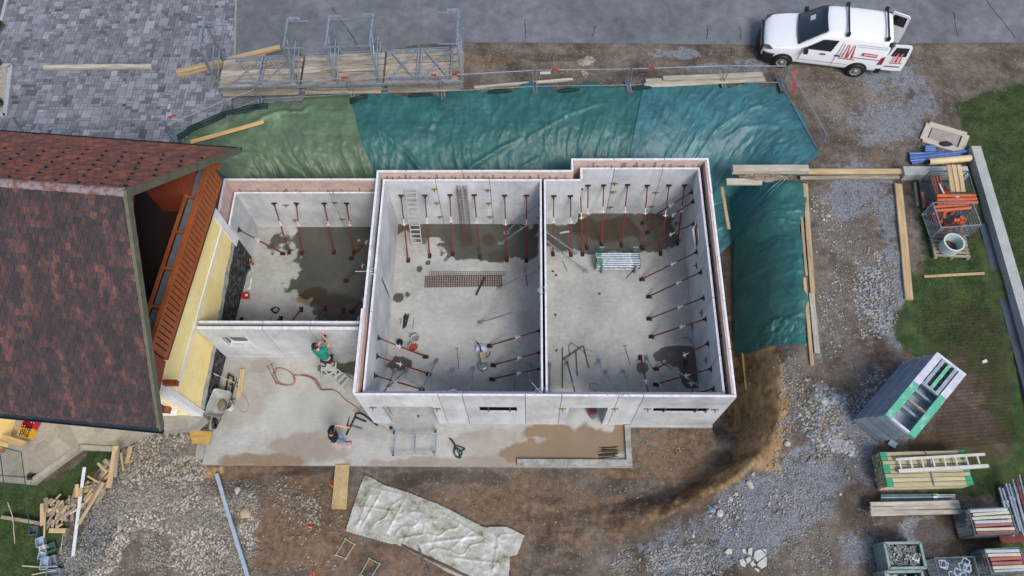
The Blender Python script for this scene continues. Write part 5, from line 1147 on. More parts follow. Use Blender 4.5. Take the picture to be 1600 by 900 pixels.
person((ft.x, ft.y, .9), dict(pelvis=pelv, chest=che, neck=che.lerp(hd_, .62), head=hd_, shL=che + V((-.17, .05, .12)), shR=che + V((.17, .08, .10)), elL=che + V((.02, .28, .2)), elR=che + V((.30, .25, .12)), wrL=hl, wrR=hr,
    hipL=pelv + V((-.09, 0, -.05)), hipR=pelv + V((.1, 0, -.05)), knL=ft + V((-.12, .06, .47)), knR=ft + V((.16, .06, .47)), ankL=ft + V((-.12, -.0, .1)), ankR=ft + V((.17, .0, .1)), face=fc, look=V((.25, 1, .35))),
    'person in green T shirt and dark shorts on a stepladder working on the wall', mat('green_tshirt', (.01, .24, .17), (.008, .17, .13), .85, scale=12), mat('navy_shorts', (.02, .03, .05), (.012, .018, .03), .85), BLACK, mat('dark_hair', (.025, .02, .017), (.012, .01, .01), .7))
dl_ = thing('power_drill', 'dark hand drill held up to the wall by the person in green', 'tool', tuple(hl)); MB().beam(hl + V((0, -.1, .05)), hl + V((.02, .1, .07)), .06, .07).build('drill_body', DARK, dl_); MB().beam(hl + V((0, -.06, .03)), hl + V((0, -.07, -.1)), .04, .05).build('grip', BLACK, dl_)
b2 = P(531, 694, 0); h2 = P(516.5, 675, 1.66); p2_ = b2.lerp(h2, .5); p2_.z = .93; c2_ = b2.lerp(h2, .8); c2_.z = 1.33; fc = V((.85, .35, 0)).normalized(); sd = V((-fc.y, fc.x, 0))
person(tuple(b2), dict(pelvis=p2_, chest=c2_, neck=V((h2.x - .03, h2.y, 1.5)), head=h2 + fc * .03, shL=c2_ + sd * .19 + V((0, 0, .1)), shR=c2_ - sd * .19 + V((0, 0, .1)), elL=c2_ + sd * .27 + fc * .2 + V((0, 0, -.1)), elR=c2_ - sd * .27 + fc * .0 + V((0, 0, -.15)),
    wrL=c2_ + sd * .15 + fc * .42 + V((0, 0, -.2)), wrR=c2_ - sd * .33 + fc * .12 + V((0, 0, -.38)), hipL=p2_ + sd * .09, hipR=p2_ - sd * .09, knL=p2_ + sd * .1 + fc * .12 + V((0, 0, -.44)), knR=p2_ - sd * .1 + fc * .1 + V((0, 0, -.44)),
    ankL=V((b2.x, b2.y, .1)) + sd * .1 - fc * .1, ankR=V((b2.x, b2.y, .1)) - sd * .1 + fc * .22, face=fc, look=fc + V((0, 0, -.3))),
    'person in black T shirt and light blue jeans walking across the apron', mat('black_tshirt', (.012, .012, .014), (.008, .008, .009), .85), mat('light_jeans', (.34, .47, .60), (.22, .33, .45), .85, scale=10), mat('red_shoe', (.4, .06, .08), (.3, .04, .05), .6), mat('black_hair', (.012, .01, .01), (.008, .007, .007), .6), True)
ha = c2_ + sd * .15 + fc * .47 + V((0, 0, -.22))
pt = thing('angle_grinder', 'black pointed hand tool held in front of the person in black', 'tool', tuple(ha)); MB().tube(ha, ha + V((.02, .34, -.1)), .03, 8, .012).build('tool_body', BLACK, pt); MB().tube(ha - fc * .05, ha + fc * .09, .018, 6).build('grip', BLACK, pt)
# stepladder under the first person
sl_ = thing('stepladder', 'aluminium stepladder under the person in the green shirt', 'stepladder', tuple(P(535, 590, 0)))
t0, t1 = ft + V((-.2, -.1, .02)), ft + V((.22, -.1, .02))
fA, fB = P(503, 591, 0), P(552, 612, 0)
for a, b_ in ((t1 + V((-.05, .1, 0)), P(551, 595, .02)), (t0 + V((.1, -.05, 0)), P(539, 611, .02))): MB().beam(a, b_, .03, .06).build('rail', ALU, sl_)
for a, b_ in ((t0, P(503, 590, .02)), (t1 + V((.0, .15, 0)), P(526, 604, .02))): MB().beam(a, b_, .07, .035).build('rear_leg', WOODW if a is t0 else ALU, sl_)
for k in range(1, 5): a = (t1 + V((-.05, .1, 0))).lerp(P(551, 595, .02), k / 5); b_ = (t0 + V((.1, -.05, 0))).lerp(P(539, 611, .02), k / 5); MB().beam(a, b_, .08, .025).build('step', ALU, sl_)
MB().box(ft + V((.02, -.0, .01)), (.5, .3, .035)).build('platform', ALU, sl_)
# ---------------------------------------------------------------- fence along the crest
FB = [(272, 214), (360, 176), (408, 158), (552, 150), (692, 146), (835, 138), (981, 136), (1128, 131), (1218, 132), (1278, 240)]
FG = 'low wire fence panels along the edge of the excavation'; pts = [P(a, b_, ZS + .02) for a, b_ in FB]
FL = ['short wire fence panel nearest the red roof', 'wire fence panel crossing the olive tarp at the yard edge', 'wire fence panel in front of the left end of the scaffold platform', 'wire fence panel in front of the right end of the scaffold platform', 'wire fence panel beside the long pale beam on the crest',
      'wire fence panel left of the stacked pale boards', 'wire fence panel in front of the stacked pale boards', 'short wire fence panel below the front wheel of the van', 'slanting wire fence panel round the corner of the pit']
for i, (a, b_) in enumerate(zip(pts[:-1], pts[1:])):
    d = (b_ - a).normalized(); a = a + d * .06; b2 = b_ - d * .06; H = 1.02 if i > 1 else .7; root = thing('site_fence', FL[i], 'fence panel', tuple(a), FG); Z = V((0, 0, 1))
    MB().tube(a + Z * .12, b2 + Z * .12, .017, 6).tube(a + Z * H, b2 + Z * H, .019, 6).tube(a, a + Z * (H + .02), .019, 6).tube(b2, b2 + Z * (H + .02), .019, 6).build('frame', GALV, root)
    m_ = MB(); L = (b2 - a).length; n = int(L / .1)
    for k in range(1, n): q = a + d * (L * k / n); m_.tube(q + Z * .13, q + Z * (H - .01), .0025, 3, caps=False)
    for k in range(1, 6): m_.tube(a + Z * (.12 + (H - .12) * k / 6), b2 + Z * (.12 + (H - .12) * k / 6), .0025, 3, caps=False)
    m_.build('wire_mesh', GALVD, root)
    if i in (2, 3, 4, 5, 6):
        q = a + d * L * (.08, .1, .99, .95, .14, .2, .2)[i]; MB().beam(q - d * .1 + Z * (H + .03), q + d * .1 + Z * (H + .03), .05, .06).build('reflector', RED, root)
for i, q in enumerate(pts[:-1]):
    d = V((.15, -1, 0)).normalized() if i else V((.7, -.7, 0)); root = thing('fence_block', 'rubber and steel fence foot ' + ['by the corner of the paved yard', 'on the olive tarp edge', 'left of the plank on the olive tarp', 'where olive and teal tarps meet', 'below the right end of the scaffold platform', 'under the pale beam on the crest', 'left of the stacked pale boards', 'hidden behind the stacked pale boards', 'at the pit corner by the van'][i], 'fence foot', tuple(q), 'fence feet')
    MB().box(q + V((0, 0, .06)) + d * .08, (.2, .62, .1), math.atan2(d.y, d.x) + R(90)).build('base_block', mat('foot_rubber', (.13, .13, .13), (.07, .07, .07), .8, scale=12) if i % 2 else GALVD, root)
    for s in (-.06, .06): MB().tube(q + V((s, 0, .1)), q + V((s, 0, .95)), .014, 6).tube(q + V((s, 0, .12)) , q + d * .28 + V((s, 0, .12)), .02, 6).build('clamp_tube', GALV, root)
rt_ = P(1240, 112, ZS + .9); rp = MB(); 
for k in range(7): rp.path([rt_ + V((rnd.uniform(-.08, .08), rnd.uniform(-.05, .05), .05)), rt_ + V((.06 + rnd.uniform(-.1, .1), -.28, -.25)), rt_ + V((.14 + rnd.uniform(-.08, .08), -.5, -.6))], .012, 5)
solo(rp, 'barrier_tape', RED, 'tangle of red and white barrier tape tied to the fence corner by the van', 'barrier tape')
solo(MB().path([P(268, 185, ZS + .02), P(263, 183, ZS + .03), P(275, 180, ZS + .02)], .03, 6), 'red_scrap', RED, 'small red scrap on the paved yard', 'scrap')
# ---------------------------------------------------------------- boards and beams round the pit
def pb(name, a, b_, w, h, mt, label, z=None, cat='plank', group=None, zb=None):
    A = P(*a, z) if z is not None else G(*a, h / 2); B = P(*b_, zb if zb is not None else z) if z is not None else G(*b_, h / 2)
    if z is None:
        lift = max(hz(*A.lerp(B, k / 10)[:2]) + h / 2 - A.lerp(B, k / 10).z for k in range(11)); lift = max(0, lift * .75)
        A = P(*a, A.z + lift); B = P(*b_, B.z + lift)
    return board(name, A, B, w, h, mt, None, label, cat, group)
pb('timber_beam', (69, 106), (237, 104), .17, .14, WOODW, 'single pale timber beam lying on the paved yard', ZS + .09, 'timber beam')
pb('timber_beam', (276, 113), (438, 74), .2, .14, WOOD, 'upper squared beam lying slanted under the scaffold brackets', ZS + .22, 'timber beam')
pb('timber_beam', (279, 117), (415, 84), .2, .13, WOOD, 'lower squared beam beside its twin left of the scaffold platform', ZS + .08, 'timber beam')
pb('plank', (298, 222), (412, 190), .17, .04, mat('fresh_plank', (.62, .40, .16), (.5, .3, .11), .7, scale=1.2, stretch=(1, 8, 8)), 'orange plank lying on the olive tarp', ZS + .32, zb=ZS + .2)
pb('timber_beam', (741, 137), (895, 124), .1, .1, WOODW, 'long thin pale beam on the crest above the long teal tarp', ZS + .08, 'timber beam')
for i, (a, b_, w, dz) in enumerate((((1009, 127), (1192, 117), .2, .1), ((1007, 134), (1195, 124), .2, .08), ((1036, 122), (1190, 116), .2, .22))):
    pb('plank', a, b_, w, .07, WOODW, ['upper', 'lower', 'topmost'][i] + ' of the three long pale boards on the crest above the faded tarp', ZS + dz + .06, group='boards on the crest')
# broken mortar covered beams over the pit corner
pb('timber_beam', (1144, 265), (1262, 265), .26, .24, WOODW, 'upper thick squared beam sticking out over the pit corner', ZS + .3, 'timber beam')
pb('plank', (1135, 284), (1190, 284), .25, .1, WOODW, 'short split board jutting over the pit edge below the thick beam', ZS + .14)
lo_ = lump((P(1195, 278, ZS + .12).x, P(1195, 278, ZS + .12).y, ZS + .1), .85, .14, .14, mat('split_wood_mortar', (.34, .28, .22), (.15, .11, .08), .95, scale=8, fine=.5, bmp=.8), 'earth_clod', 'rough brown crust of earth along the split board at the pit corner', 'earth', seed=12, amp=.5)
pb('plank', (1262, 268), (1412, 268), .2, .1, WOOD, 'long board running right from the thick beam across the gravel', ZS + .2)
pb('timber_beam', (1250, 278), (1405, 277), .12, .1, WOODG, 'thinner grey timber alongside the long board across the gravel', ZS + .07, 'timber beam')
pb('plank', (1250, 305), (1260, 431), .09, .05, WOOD, 'short narrow board along the crest of the right teal tarp', None)
pb('plank', (1258, 287), (1270, 458), .17, .05, WOOD, 'wide pale board along the crest of the right teal tarp', None)
pb('plank', (1257, 434), (1269, 571), .12, .05, WOOD, 'narrow long board reaching beyond the end of the right teal tarp', None)
pb('plank', (1268, 458), (1277, 552), .18, .045, WOODW, 'wide bleached board beside the narrow long one at the tarp end', None)
pb('plank', (1128, 292), (1139, 358), .12, .04, WOOD, 'pale board lost in the dark trench beside the right wall', 0.3)
pb('plank', (1160, 552), (1166, 610), .07, .04, mat('yellow_edge_plank', (.6, .42, .12)), 'thin yellow plank edge below the end of the right teal tarp')
pb('plank', (1403, 288), (1420, 468), .26, .1, WOOD, 'very long pale plank standing alone along the gravel edge', None)
pb('plank', (1429, 285), (1434, 322), .1, .08, WOODG, 'left short grey post piece beside the pipe crates', None); pb('plank', (1437, 280), (1444, 325), .09, .08, WOODG, 'right short grey post piece beside the pipe crates', None)
pb('plank', (1444, 432), (1538, 427), .09, .04, WOOD, 'thin pale batten lying on the grass', None)
WIH = mat('pale_blue_steel', (.50, .58, .68), (.38, .46, .56), .4, .3)
pb('steel_straightedge', (339, 741), (388, 902), .12, .12, WIH, 'long pale blue metal beam lying on the gravel heap', None, 'metal beam')
pb('levelling_bar', (132, 730), (114, 869), .10, .04, mat('white_level', (.68, .70, .72), (.55, .57, .6), .4), 'white slotted levelling bar lying over the firewood heap', 1.25, 'levelling bar', zb=.95)
bars([(655, 857), (671, 903)], .03, 'steel_tube', 'dark steel tube poking out under the plastic sheet', 'steel tube', GALVD, .15)
# ---------------------------------------------------------------- scaffold platform with bracket frames
sc = thing('scaffold_platform', 'long folding scaffold platform with wooden deck and upright steel brackets by the road', 'scaffold', tuple(P(535, 120, ZS)))
ZD = ZS + .52
x0, x1 = P(346, 110, ZD).x, P(723, 100, ZD).x; yS0 = P(346, 136, ZD).y; yN0 = P(350, 93, ZD).y; yS1 = P(722, 127, ZD).y; yN1 = P(722, 74, ZD).y
yS_m = lambda x: yS0 + (yS1 - yS0) * (x - x0) / (x1 - x0); yN_m = lambda x: yN0 + (yN1 - yN0) * (x - x0) / (x1 - x0)
DECKM = mat('worn_deck', (.38, .345, .285), (.18, .135, .09), .85, scale=1.6, stretch=(1, 5, 5), bmp=.3, objrnd=.5, fine=.4, lo=.3, hi=.6)
for seg in range(3):
    xa, xb = x0 + (x1 - x0) * (0, .34, .68)[seg], x0 + (x1 - x0) * (.335, .675, 1)[seg]
    for k in range(5):
        t0_, t1_ = (k + .04) / 5, (k + .96) / 5; ya = yS_m(xa) + (yN_m(xa) - yS_m(xa)) * (t0_ + t1_) / 2; yb = yS_m(xb) + (yN_m(xb) - yS_m(xb)) * (t0_ + t1_) / 2
        board('deck_board', (xa + .02, ya, ZD - .02), (xb - .02, yb, ZD - .02), (yN_m(xa) - yS_m(xa)) / 5 * .97, .04, DECKM, sc)
    board('lower_deck', (xa + .1, yS_m(xa) + .3, ZD - .3), (xb - .1, yS_m(xb) + .3, ZD - .3), 1.0, .04, WOODG, sc)
for z_ in (ZD - .04, ZD - .34):
    for f in (yS_m, yN_m):
        s = -.03 if f is yS_m else .03
        MB().beam((x0, f(x0) + s, z_), (x1, f(x1) + s, z_), .05, .12).build('edge_rail', GALV, sc)
for x in (x0 + .05, x0 + (x1 - x0) * .34, x0 + (x1 - x0) * .67, x1 - .05): MB().beam((x, yS_m(x), ZS + .1), (x, yN_m(x), ZS + .1), .12, .16).build('support_block', WOODG, sc)
def bracket(pxb, sgn):
    x = P(pxb, 100, ZD).x; ys, yn = yS_m(x) + .04, yN_m(x) - .04; H = 1.95; zt = ZD + H; root = MB(); T = lambda y, z, dx=0: V((x + dx, y, z))
    ya = yn + .02
    root.beam(T(yn, ZD), T(ya, zt), .06, .06, up=(1, 0, 0)); root.beam(T(yn, ZD - .0, .05), T(ya - .02, zt - .1, .05), .03, .03, up=(1, 0, 0)); root.beam(T(ya, zt), T(ys + .05, zt - .05), .07, .07); root.beam(T(ya, zt - .06, -.05), T(ys + .05, zt - .1, -.05), .04, .04)
    root.beam(T(ys + .05, zt - .06), T(ys, ZD), .07, .06, up=(1, 0, 0)); root.beam(T((ya + ys) / 2, zt - .06), T(ys + .02, ZD + H * .45), .045, .045, up=(1, 0, 0)); root.beam(T(yn, ZD + H * .5), T(ys + .03, zt - .1), .04, .04, up=(1, 0, 0)); root.beam(T(yn, ZD + H * .5), T(ys, ZD + H * .35), .04, .04, up=(1, 0, 0))
    root.beam(T(yn, ZD + .5), T(ys, ZD + .1), .035, .035, up=(1, 0, 0))
    br_ = root.build('bracket', GALV, sc)
    MB().beam(T(ya, zt, 0), T(ya, zt, .42 * sgn), .12, .015).beam(T(ya - .12, zt - .02, 0), T(ya - .12, zt - .02, .75 * sgn), .035, .03).build('hook_plate', GALV, br_)
    if sgn < 0 or pxb > 450: MB().beam(T(ys + .06, zt - .08, 0), T(ys + .06, zt - .08, .7 * (1 if pxb < 560 else -1)), .035, .03).build('guard_arm', GALV, br_)
    MB().box(T(yn - .02, ZD + .12, -.04), (.02, .05, .24)).box(T(ys + .25, ZD + .12, -.04), (.02, .05, .24)).build('hinge_plate', BLACK, br_)
for a, s in ((349, 1), (471, 1), (532, 1), (596, -1), (722, -1)): bracket(a, s)
for xa_, xb_ in ((368, 458), (606, 706)):
    xa, xb = P(xa_, 100, ZD).x, P(xb_, 100, ZD).x; m_ = MB(); z_ = ZD + .06; xm = (xa + xb) / 2
    ysn = lambda x: (yS_m(x) + .14, yN_m(x) - .14)
    for (u0, u1) in ((xa, xm - .06), (xm + .06, xb)):
        a0, a1 = ysn(u0); b0, b1 = ysn(u1); m_.beam((u0 + .12, a0, z_), (u1 - .12, b1, z_), .05, .05); m_.beam((u0 + .12, a1, z_ + .05), (u1 - .12, b0, z_ + .05), .05, .05)
        m_.beam((u0, a0, z_), (u1, b0, z_), .06, .05); m_.beam((u0, a1, z_), (u1, b1, z_), .06, .05)
    for u in (xm - .06, xm + .06, xb): a0, a1 = ysn(u); m_.beam((u, a0 - .1, z_ + .03), (u, a1 + .12, z_ + .03), .05, .07)
    m_.build('folded_guardrail', GALV, sc)
solo(MB().box(P(852, 114, ZS + .03), (.4, .1, .04), R(2)), 'white_block', WHITEP, 'small white slab on the dirt between road and fence', 'slab')

# ---------------------------------------------------------------- van
WPAINT = mat('white_car_paint', (.80, .81, .82), (.76, .77, .79), .3, scale=.6, bmp=0, fine=.03, rvar=.03, coat=.6)
fw, rw = P(1221, 93, ZS + .31), P(1336, 107, ZS + .31); dv = (rw - fw); dv.z = 0; WB = dv.length; dv.normalize(); ang = math.atan2(dv.y, dv.x)
sv = V((-dv.y, dv.x, 0))     # towards the road
W2 = .90; sc_ = WB / 2.75; 
origin = V(((fw + rw) / 2)); origin.z = ZS + .0; origin = origin + sv * (W2 - .08) * sc_
van = thing('delivery_van', 'white compact van parked half on the road with both rear doors open', 'van', tuple(origin), None, (0, 0, ang)); van.scale = (sc_,) * 3
XF, XR = -1.375, 1.375       # axles
ST_ = [(-2.22, .62, .36, .52, .56), (-2.19, .76, .28, .66, .72), (-2.08, .84, .24, .80, .84), (-1.9, .88, .22, .88, .92), (-1.5, .9, .22, .98, 1.02), (-1.15, .9, .22, 1.02, 1.09), (-.98, .9, .22, 1.04, 1.13),
       (-.62, .9, .22, 1.05, 1.42), (-.28, .9, .22, 1.06, 1.70), (-.05, .9, .22, 1.06, 1.80), (.4, .9, .22, 1.07, 1.84), (1.2, .9, .22, 1.08, 1.85), (1.9, .895, .24, 1.08, 1.83), (2.15, .885, .26, 1.08, 1.79), (2.2, .87, .3, 1.08, 1.74)]
def ringv(s):
    x, w, zb_, zc, zt = s; wt = w * (1 - .14 * max(0, (zt - zc)) / .8) - (.03 if zt > 1.2 else .1)
    cab = max(0, zt - zc)
    hh = [(0, zb_), (w * .88, zb_), (w * .985, zb_ + .1), (w, (zb_ + zc) / 2), (w * .985, zc), (wt + (w - wt) * .35, zc + cab * .6), (wt, zt - min(.09, cab * .3) - .01), (wt - .09, zt - .012), (wt * .5, zt + .012), (0, zt + .02)]
    return [(x, y, z) for y, z in hh] + [(x, -y, z) for y, z in hh[-2:0:-1]]
rings = [ringv(s) for s in ST_]; k = len(rings[0]); vs = sum(rings, []); fs = [(i * k + j, i * k + (j + 1) % k, (i + 1) * k + (j + 1) % k, (i + 1) * k + j) for i in range(len(rings) - 1) for j in range(k)]
body = MB().add(vs, fs + [tuple(range(k))]).build('body', WPAINT, van, local=True, smooth=True)
bmx = bmesh.new(); bmx.from_mesh(body.data); bmesh.ops.recalc_face_normals(bmx, faces=bmx.faces); bmx.to_mesh(body.data); bmx.free()
ss = body.modifiers.new('sub', 'SUBSURF'); ss.levels = ss.render_levels = 2
def rint(x):                 # interpolated ring at x
    for a, b_ in zip(ST_[:-1], ST_[1:]):
        if a[0] <= x <= b_[0]: t = (x - a[0]) / (b_[0] - a[0]); return tuple(a[i] + (b_[i] - a[i]) * t for i in range(5))
    return ST_[-1]
def sidept(x, z, s=-1, off=.012):
    _, w, zb_, zc, zt = rint(x); r_ = ringv((x, w, zb_, zc, zt))[:10]
    for a, b_ in zip(r_[1:], r_[2:]):
        if a[2] <= z <= b_[2]: t = (z - a[2]) / (b_[2] - a[2]); return V((x, s * (a[1] + (b_[1] - a[1]) * t + off), z))
    return V((x, s * w, z))
def sidepoly(name, pts, mt, s=-1, off=.012, par=None, t=.006, nx=8):
    """polygon on the van side, subdivided along x so that it follows the body"""
    mb = MB(); xs_ = [p[0] for p in pts]; zlo = lambda x: poly_z(pts, x)[0]; zhi = lambda x: poly_z(pts, x)[1]; x0_, x1_ = min(xs_), max(xs_); v = []; n = nx; f = []
    for i in range(n + 1):
        x = x0_ + (x1_ - x0_) * (i + (1e-4 if i == 0 else -1e-4 if i == n else 0)) / n; a, b_ = poly_z(pts, x)
        for j in range(4): v.append(sidept(x, a + (b_ - a) * j / 3, s, off))
    for i in range(n):
        for j in range(3): q = (i * 4 + j, i * 4 + j + 1, (i + 1) * 4 + j + 1, (i + 1) * 4 + j); f.append(q if s > 0 else tuple(reversed(q)))
    o = mb.add(v, f).build(name, mt, par or body, local=True); m2 = o.modifiers.new('t', 'SOLIDIFY'); m2.thickness = t; return o
def poly_z(pts, x):
    zz = []
    n = len(pts)
    for i in range(n):
        (ax, az), (bx_, bz) = pts[i], pts[(i + 1) % n]
        if min(ax, bx_) - 1e-6 <= x <= max(ax, bx_) + 1e-6 and abs(ax - bx_) > 1e-6: zz.append(az + (bz - az) * (x - ax) / (bx_ - ax))
    return (min(zz), max(zz)) if zz else (1, 1)
VG = mat('van_glass', (.015, .02, .025), (.012, .014, .018), .06, 0, spec=.9, bmp=0, rvar=.01)
for s in (-1, 1):
    sidepoly('side_window', [(-.78, 1.10), (-.2, 1.56), (.34, 1.58), (.22, 1.10)], VG, s, .022)
    if s < 0:
        pass
    sidepoly('door_seam', [(.385, .40), (.385 + .014, .40), (.52, 1.60), (.505, 1.60)], DARK, s, .016, nx=3); sidepoly('door_seam', [(-.86, .42), (-.845, .42), (-.80, 1.05), (-.815, 1.05)], DARK, s, .016, nx=2)
    sidepoly('rub_strip', [(-.9, .55), (.95, .55), (.95, .562), (-.9, .562)], mat('seam_grey', (.25, .27, .3)), s, .018); sidepoly('slide_rail', [(1.0, .93), (2.1, .93), (2.1, .95), (1.0, .95)], DARK, s, .016)
    for x in (-.05, .48): MB().box(sidept(x, .95, s, .03), (.2, .03, .035)).build('door_handle', BLACK, body, local=True)
    MB().box(V((-.72, s * 1.03, 1.12)), (.14, .2, .15)).box(V((-.72, s * .93, 1.08)), (.06, .14, .04)).build('wing_mirror', BLACK, body, local=True)
    sidepoly('tail_light', [(2.0, .72), (2.17, .74), (2.17, 1.12), (2.06, 1.10)], mat('tail_red', (.35, .02, .03), rough=.3), s, .02, nx=3)
    # wheels, dark arches
    for x in (XF, XR):
        MB().lathe([(0, 0), (.37, 0), (.39, .02), (.37, .045), (0, .045)], V((x, s * .875 if s > 0 else -.92, .33)), 28, axis='Y').build('wheel_arch', BLACK, body, local=True)
        wy = s * .84; wh = MB().lathe([(.2, -.1), (.29, -.105), (.32, -.08), (.325, 0), (.32, .08), (.29, .105), (.2, .1)], V((x, wy + s * .045, .32)), 32, axis='Y').build('wheel', BLACK, van, local=True, smooth=True)
        fc_ = wy + s * .13; MB().lathe([(0, .03 * s), (.05, .03 * s), (.07, .0), (.15, -.01 * s), (.205, .01 * s), (.215, 0)], V((x, fc_, .32)), 24, axis='Y').build('rim', mat('steel_rim', (.5, .5, .52), (.3, .3, .32), .4, .5), wh, local=True)
        hl_ = MB()
        for q in range(8): a = q * math.pi / 4; hl_.tube(V((x + .12 * math.cos(a), fc_ - s * .02, .32 + .12 * math.sin(a))), V((x + .12 * math.cos(a), fc_ + s * .012, .32 + .12 * math.sin(a))), .02, 7)
        hl_.build('rim_holes', BLACK, wh, local=True)
# windscreen follows the raked front between hood and roof
def toprow(x, ys_):
    out = []
    _, w, zb_, zc, zt = rint(x); r_ = ringv((x, w, zb_, zc, zt))[:10]
    for y in ys_:
        ay = abs(y); z = zt
        for a, b_ in zip(r_[5:], r_[6:]):
            if b_[1] <= ay <= a[1]: t = (a[1] - ay) / (a[1] - b_[1] + 1e-9); z = a[2] + (b_[2] - a[2]) * t
        out.append(V((x, y, z + .012)))
    return out
mb = MB(); n = 12; rows = []
for i in range(n + 1):
    t = i / n; x = -1.0 + .90 * t; wv = .76 - .10 * t; ys_ = [wv * (-1 + 2 * j / 12) for j in range(13)]
    rows.append([q + V((.045 * (1 - (2 * j / 12 - 1) ** 2) * -1.2, 0, 0)) for j, q in enumerate(toprow(x, ys_))])
vs = sum(rows, []); fs = [(i * 13 + j, (i + 1) * 13 + j, (i + 1) * 13 + j + 1, i * 13 + j + 1) for i in range(n) for j in range(12)]
fs = [tuple(reversed(f)) for f in fs]
ws = MB().add([p + V((-.012, 0, .022)) for p in vs], fs).build('windscreen', VG, body, local=True, smooth=True); mm = ws.modifiers.new('t', 'SOLIDIFY'); mm.thickness = .008
MB().slab3([rows[5][7] + V((-.01, 0, .035)), rows[5][9] + V((-.01, 0, .035)), rows[7][9] + V((-.01, 0, .035)), rows[7][7] + V((-.01, 0, .035))], .004).build('paper_note', WHITEP, ws, local=True)
# bumper, grille, headlights, roof bars
bmpr = MB(); prf = [(-2.24, -.60), (-2.31, -.3), (-2.325, 0), (-2.31, .3), (-2.24, .60), (-2.10, .88), (-1.76, .935)]; prf = [(-1.76, -.935), (-2.10, -.88)] + prf
for a, b_ in zip(prf[:-1], prf[1:]): bmpr.add([(a[0], a[1], .2), (b_[0], b_[1], .2), (b_[0], b_[1], .62), (a[0], a[1], .62), (a[0] + .12, a[1] * .9, .2), (b_[0] + .12, b_[1] * .9, .2), (b_[0] + .12, b_[1] * .9, .67), (a[0] + .12, a[1] * .9, .67)], [(0, 3, 2, 1), (3, 7, 6, 2), (0, 1, 5, 4)])
bmpr.build('front_bumper', BLACK, body, local=True)
MB().bx(-2.275, -2.12, -.66, .66, .60, .73).build('grille', BLACK, body, local=True); MB().bx(-2.285, -2.2, -.62, .62, .70, .715).build('grille_chrome', ALU, body, local=True)
for s in (-1, 1): MB().slab3([(-2.19, s * .6, .74), (-2.10, s * .84, .80), (-1.86, s * .89, .87), (-2.0, s * .72, .86)][::s], .06).build('headlight', mat('headlight_glass', (.12, .13, .15), (.05, .05, .06), .15), body, local=True)
MB().bx(2.05, 2.24, -.88, .88, .26, .5).build('rear_bumper', BLACK, body, local=True)
for x in (.55, 1.95):
    rbr = MB().beam((x, -.74, 1.93), (x, .74, 1.93), .06, .03).build('roof_bar', BLACK, van, local=True)
    for s in (-1, 1): MB().box((x, s * .74, 1.87), (.12, .09, .14)).build('bar_foot', BLACK, rbr, local=True)
# open load space and rear doors
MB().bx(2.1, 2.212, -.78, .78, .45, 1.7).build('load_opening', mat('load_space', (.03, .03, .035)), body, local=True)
def reardoor(s, a):
    hx, hy = 2.2, s * .84; root = bpy.data.objects.new('rear_door', None)
    w = .80; ca, sa_ = math.cos(a), math.sin(a); T = lambda u, z, n=0: V((hx + u * ca - n * sa_ * s, hy + s * 0 + s * (-u * 0) + (u * sa_) * s + n * ca * s, z))
    # door outline leans in at the top
    out = [T(0, .42), T(w, .42), T(w, .8), T(w * .96, 1.2), T(w * .9, 1.62), T(w * .8, 1.7), T(.08, 1.7), T(0, 1.1)]
    pn = MB().slab3(out, .05).build('rear_door', WPAINT, van, local=True)
    for o_ in (.006, -.056):
        n = (out[1] - out[0]).cross(out[2] - out[0]).normalized(); q = [T(.12, 1.16), T(w * .84, 1.16), T(w * .78, 1.6), T(.16, 1.6)]
        MB().slab3([p + n * o_ for p in q], .004 if o_ > 0 else -.004).build('rear_window', VG, pn, local=True)
    return pn, T, n
dR, TR_, nR = reardoor(-1, R(-4)); dLd, TL_, nL = reardoor(1, R(-18))
# markings: red and white letter shapes, red plate, grey lettering
REDM = mat('red_film', (.55, .03, .04), (.5, .025, .03), .4, bmp=0); GREYM = mat('grey_film', (.45, .46, .48), (.4, .41, .43), .5, bmp=0); WFILM = mat('white_film', (.82, .82, .82), (.8, .8, .8), .4, bmp=0)
def letters(x0, z0, w, h, fn, par):
    """two tapered strokes each outlined in red, standing in an L shaped red frame"""
    fn('logo_frame', [(x0, z0), (x0 + w * .035, z0), (x0 + w * .03 + w * .035, z0 + h), (x0 + w * .03, z0 + h)], REDM, .016, par); fn('logo_frame', [(x0, z0 - .035), (x0 + w, z0 - .035), (x0 + w, z0), (x0, z0)], REDM, .016, par)
    for i, sx in enumerate((.34, .68)):
        a = x0 + w * sx
        fn('logo_stroke', [(a, z0 + .03), (a + w * .14, z0 + .03), (a + w * .03, z0 + h), (a - w * .01, z0 + h)], REDM, .016, par); 
        fn('logo_stroke', [(a - w * .20, z0 + .03), (a - w * .16, z0 + .03), (a - w * .07, z0 + h), (a - w * .10, z0 + h)], REDM, .016, par)
        fn('logo_fill', [(a - w * .14, z0 + .05), (a - w * .02, z0 + .05), (a - w * .045, z0 + h * .93), (a - w * .07, z0 + h * .93)], WFILM, .020, par)
fs_ = lambda nm, pts, mt, off, par: sidepoly(nm, pts, mt, -1, off + .008, par, .003, 4)
letters(.56, .86, .58, .62, fs_, body)
sidepoly('red_plate', [(1.32, 1.08), (1.86, 1.06), (1.86, 1.19), (1.32, 1.21)], REDM, -1, .022, body, .003, 4); 
for k in range(9): sidepoly('white_lettering', [(1.38 + k * .05, 1.115), (1.41 + k * .05, 1.115), (1.41 + k * .05, 1.165), (1.38 + k * .05, 1.165)], WFILM, -1, .027, body, .002, 1)
for r__, z_ in enumerate((1.50, 1.42)):
    for k in range(12): sidepoly('grey_lettering', [(1.06 + k * .09, z_), (1.12 + k * .09 , z_), (1.12 + k * .09, z_ + .028), (1.06 + k * .09, z_ + .028)], GREYM, -1, .022, body, .002, 1)
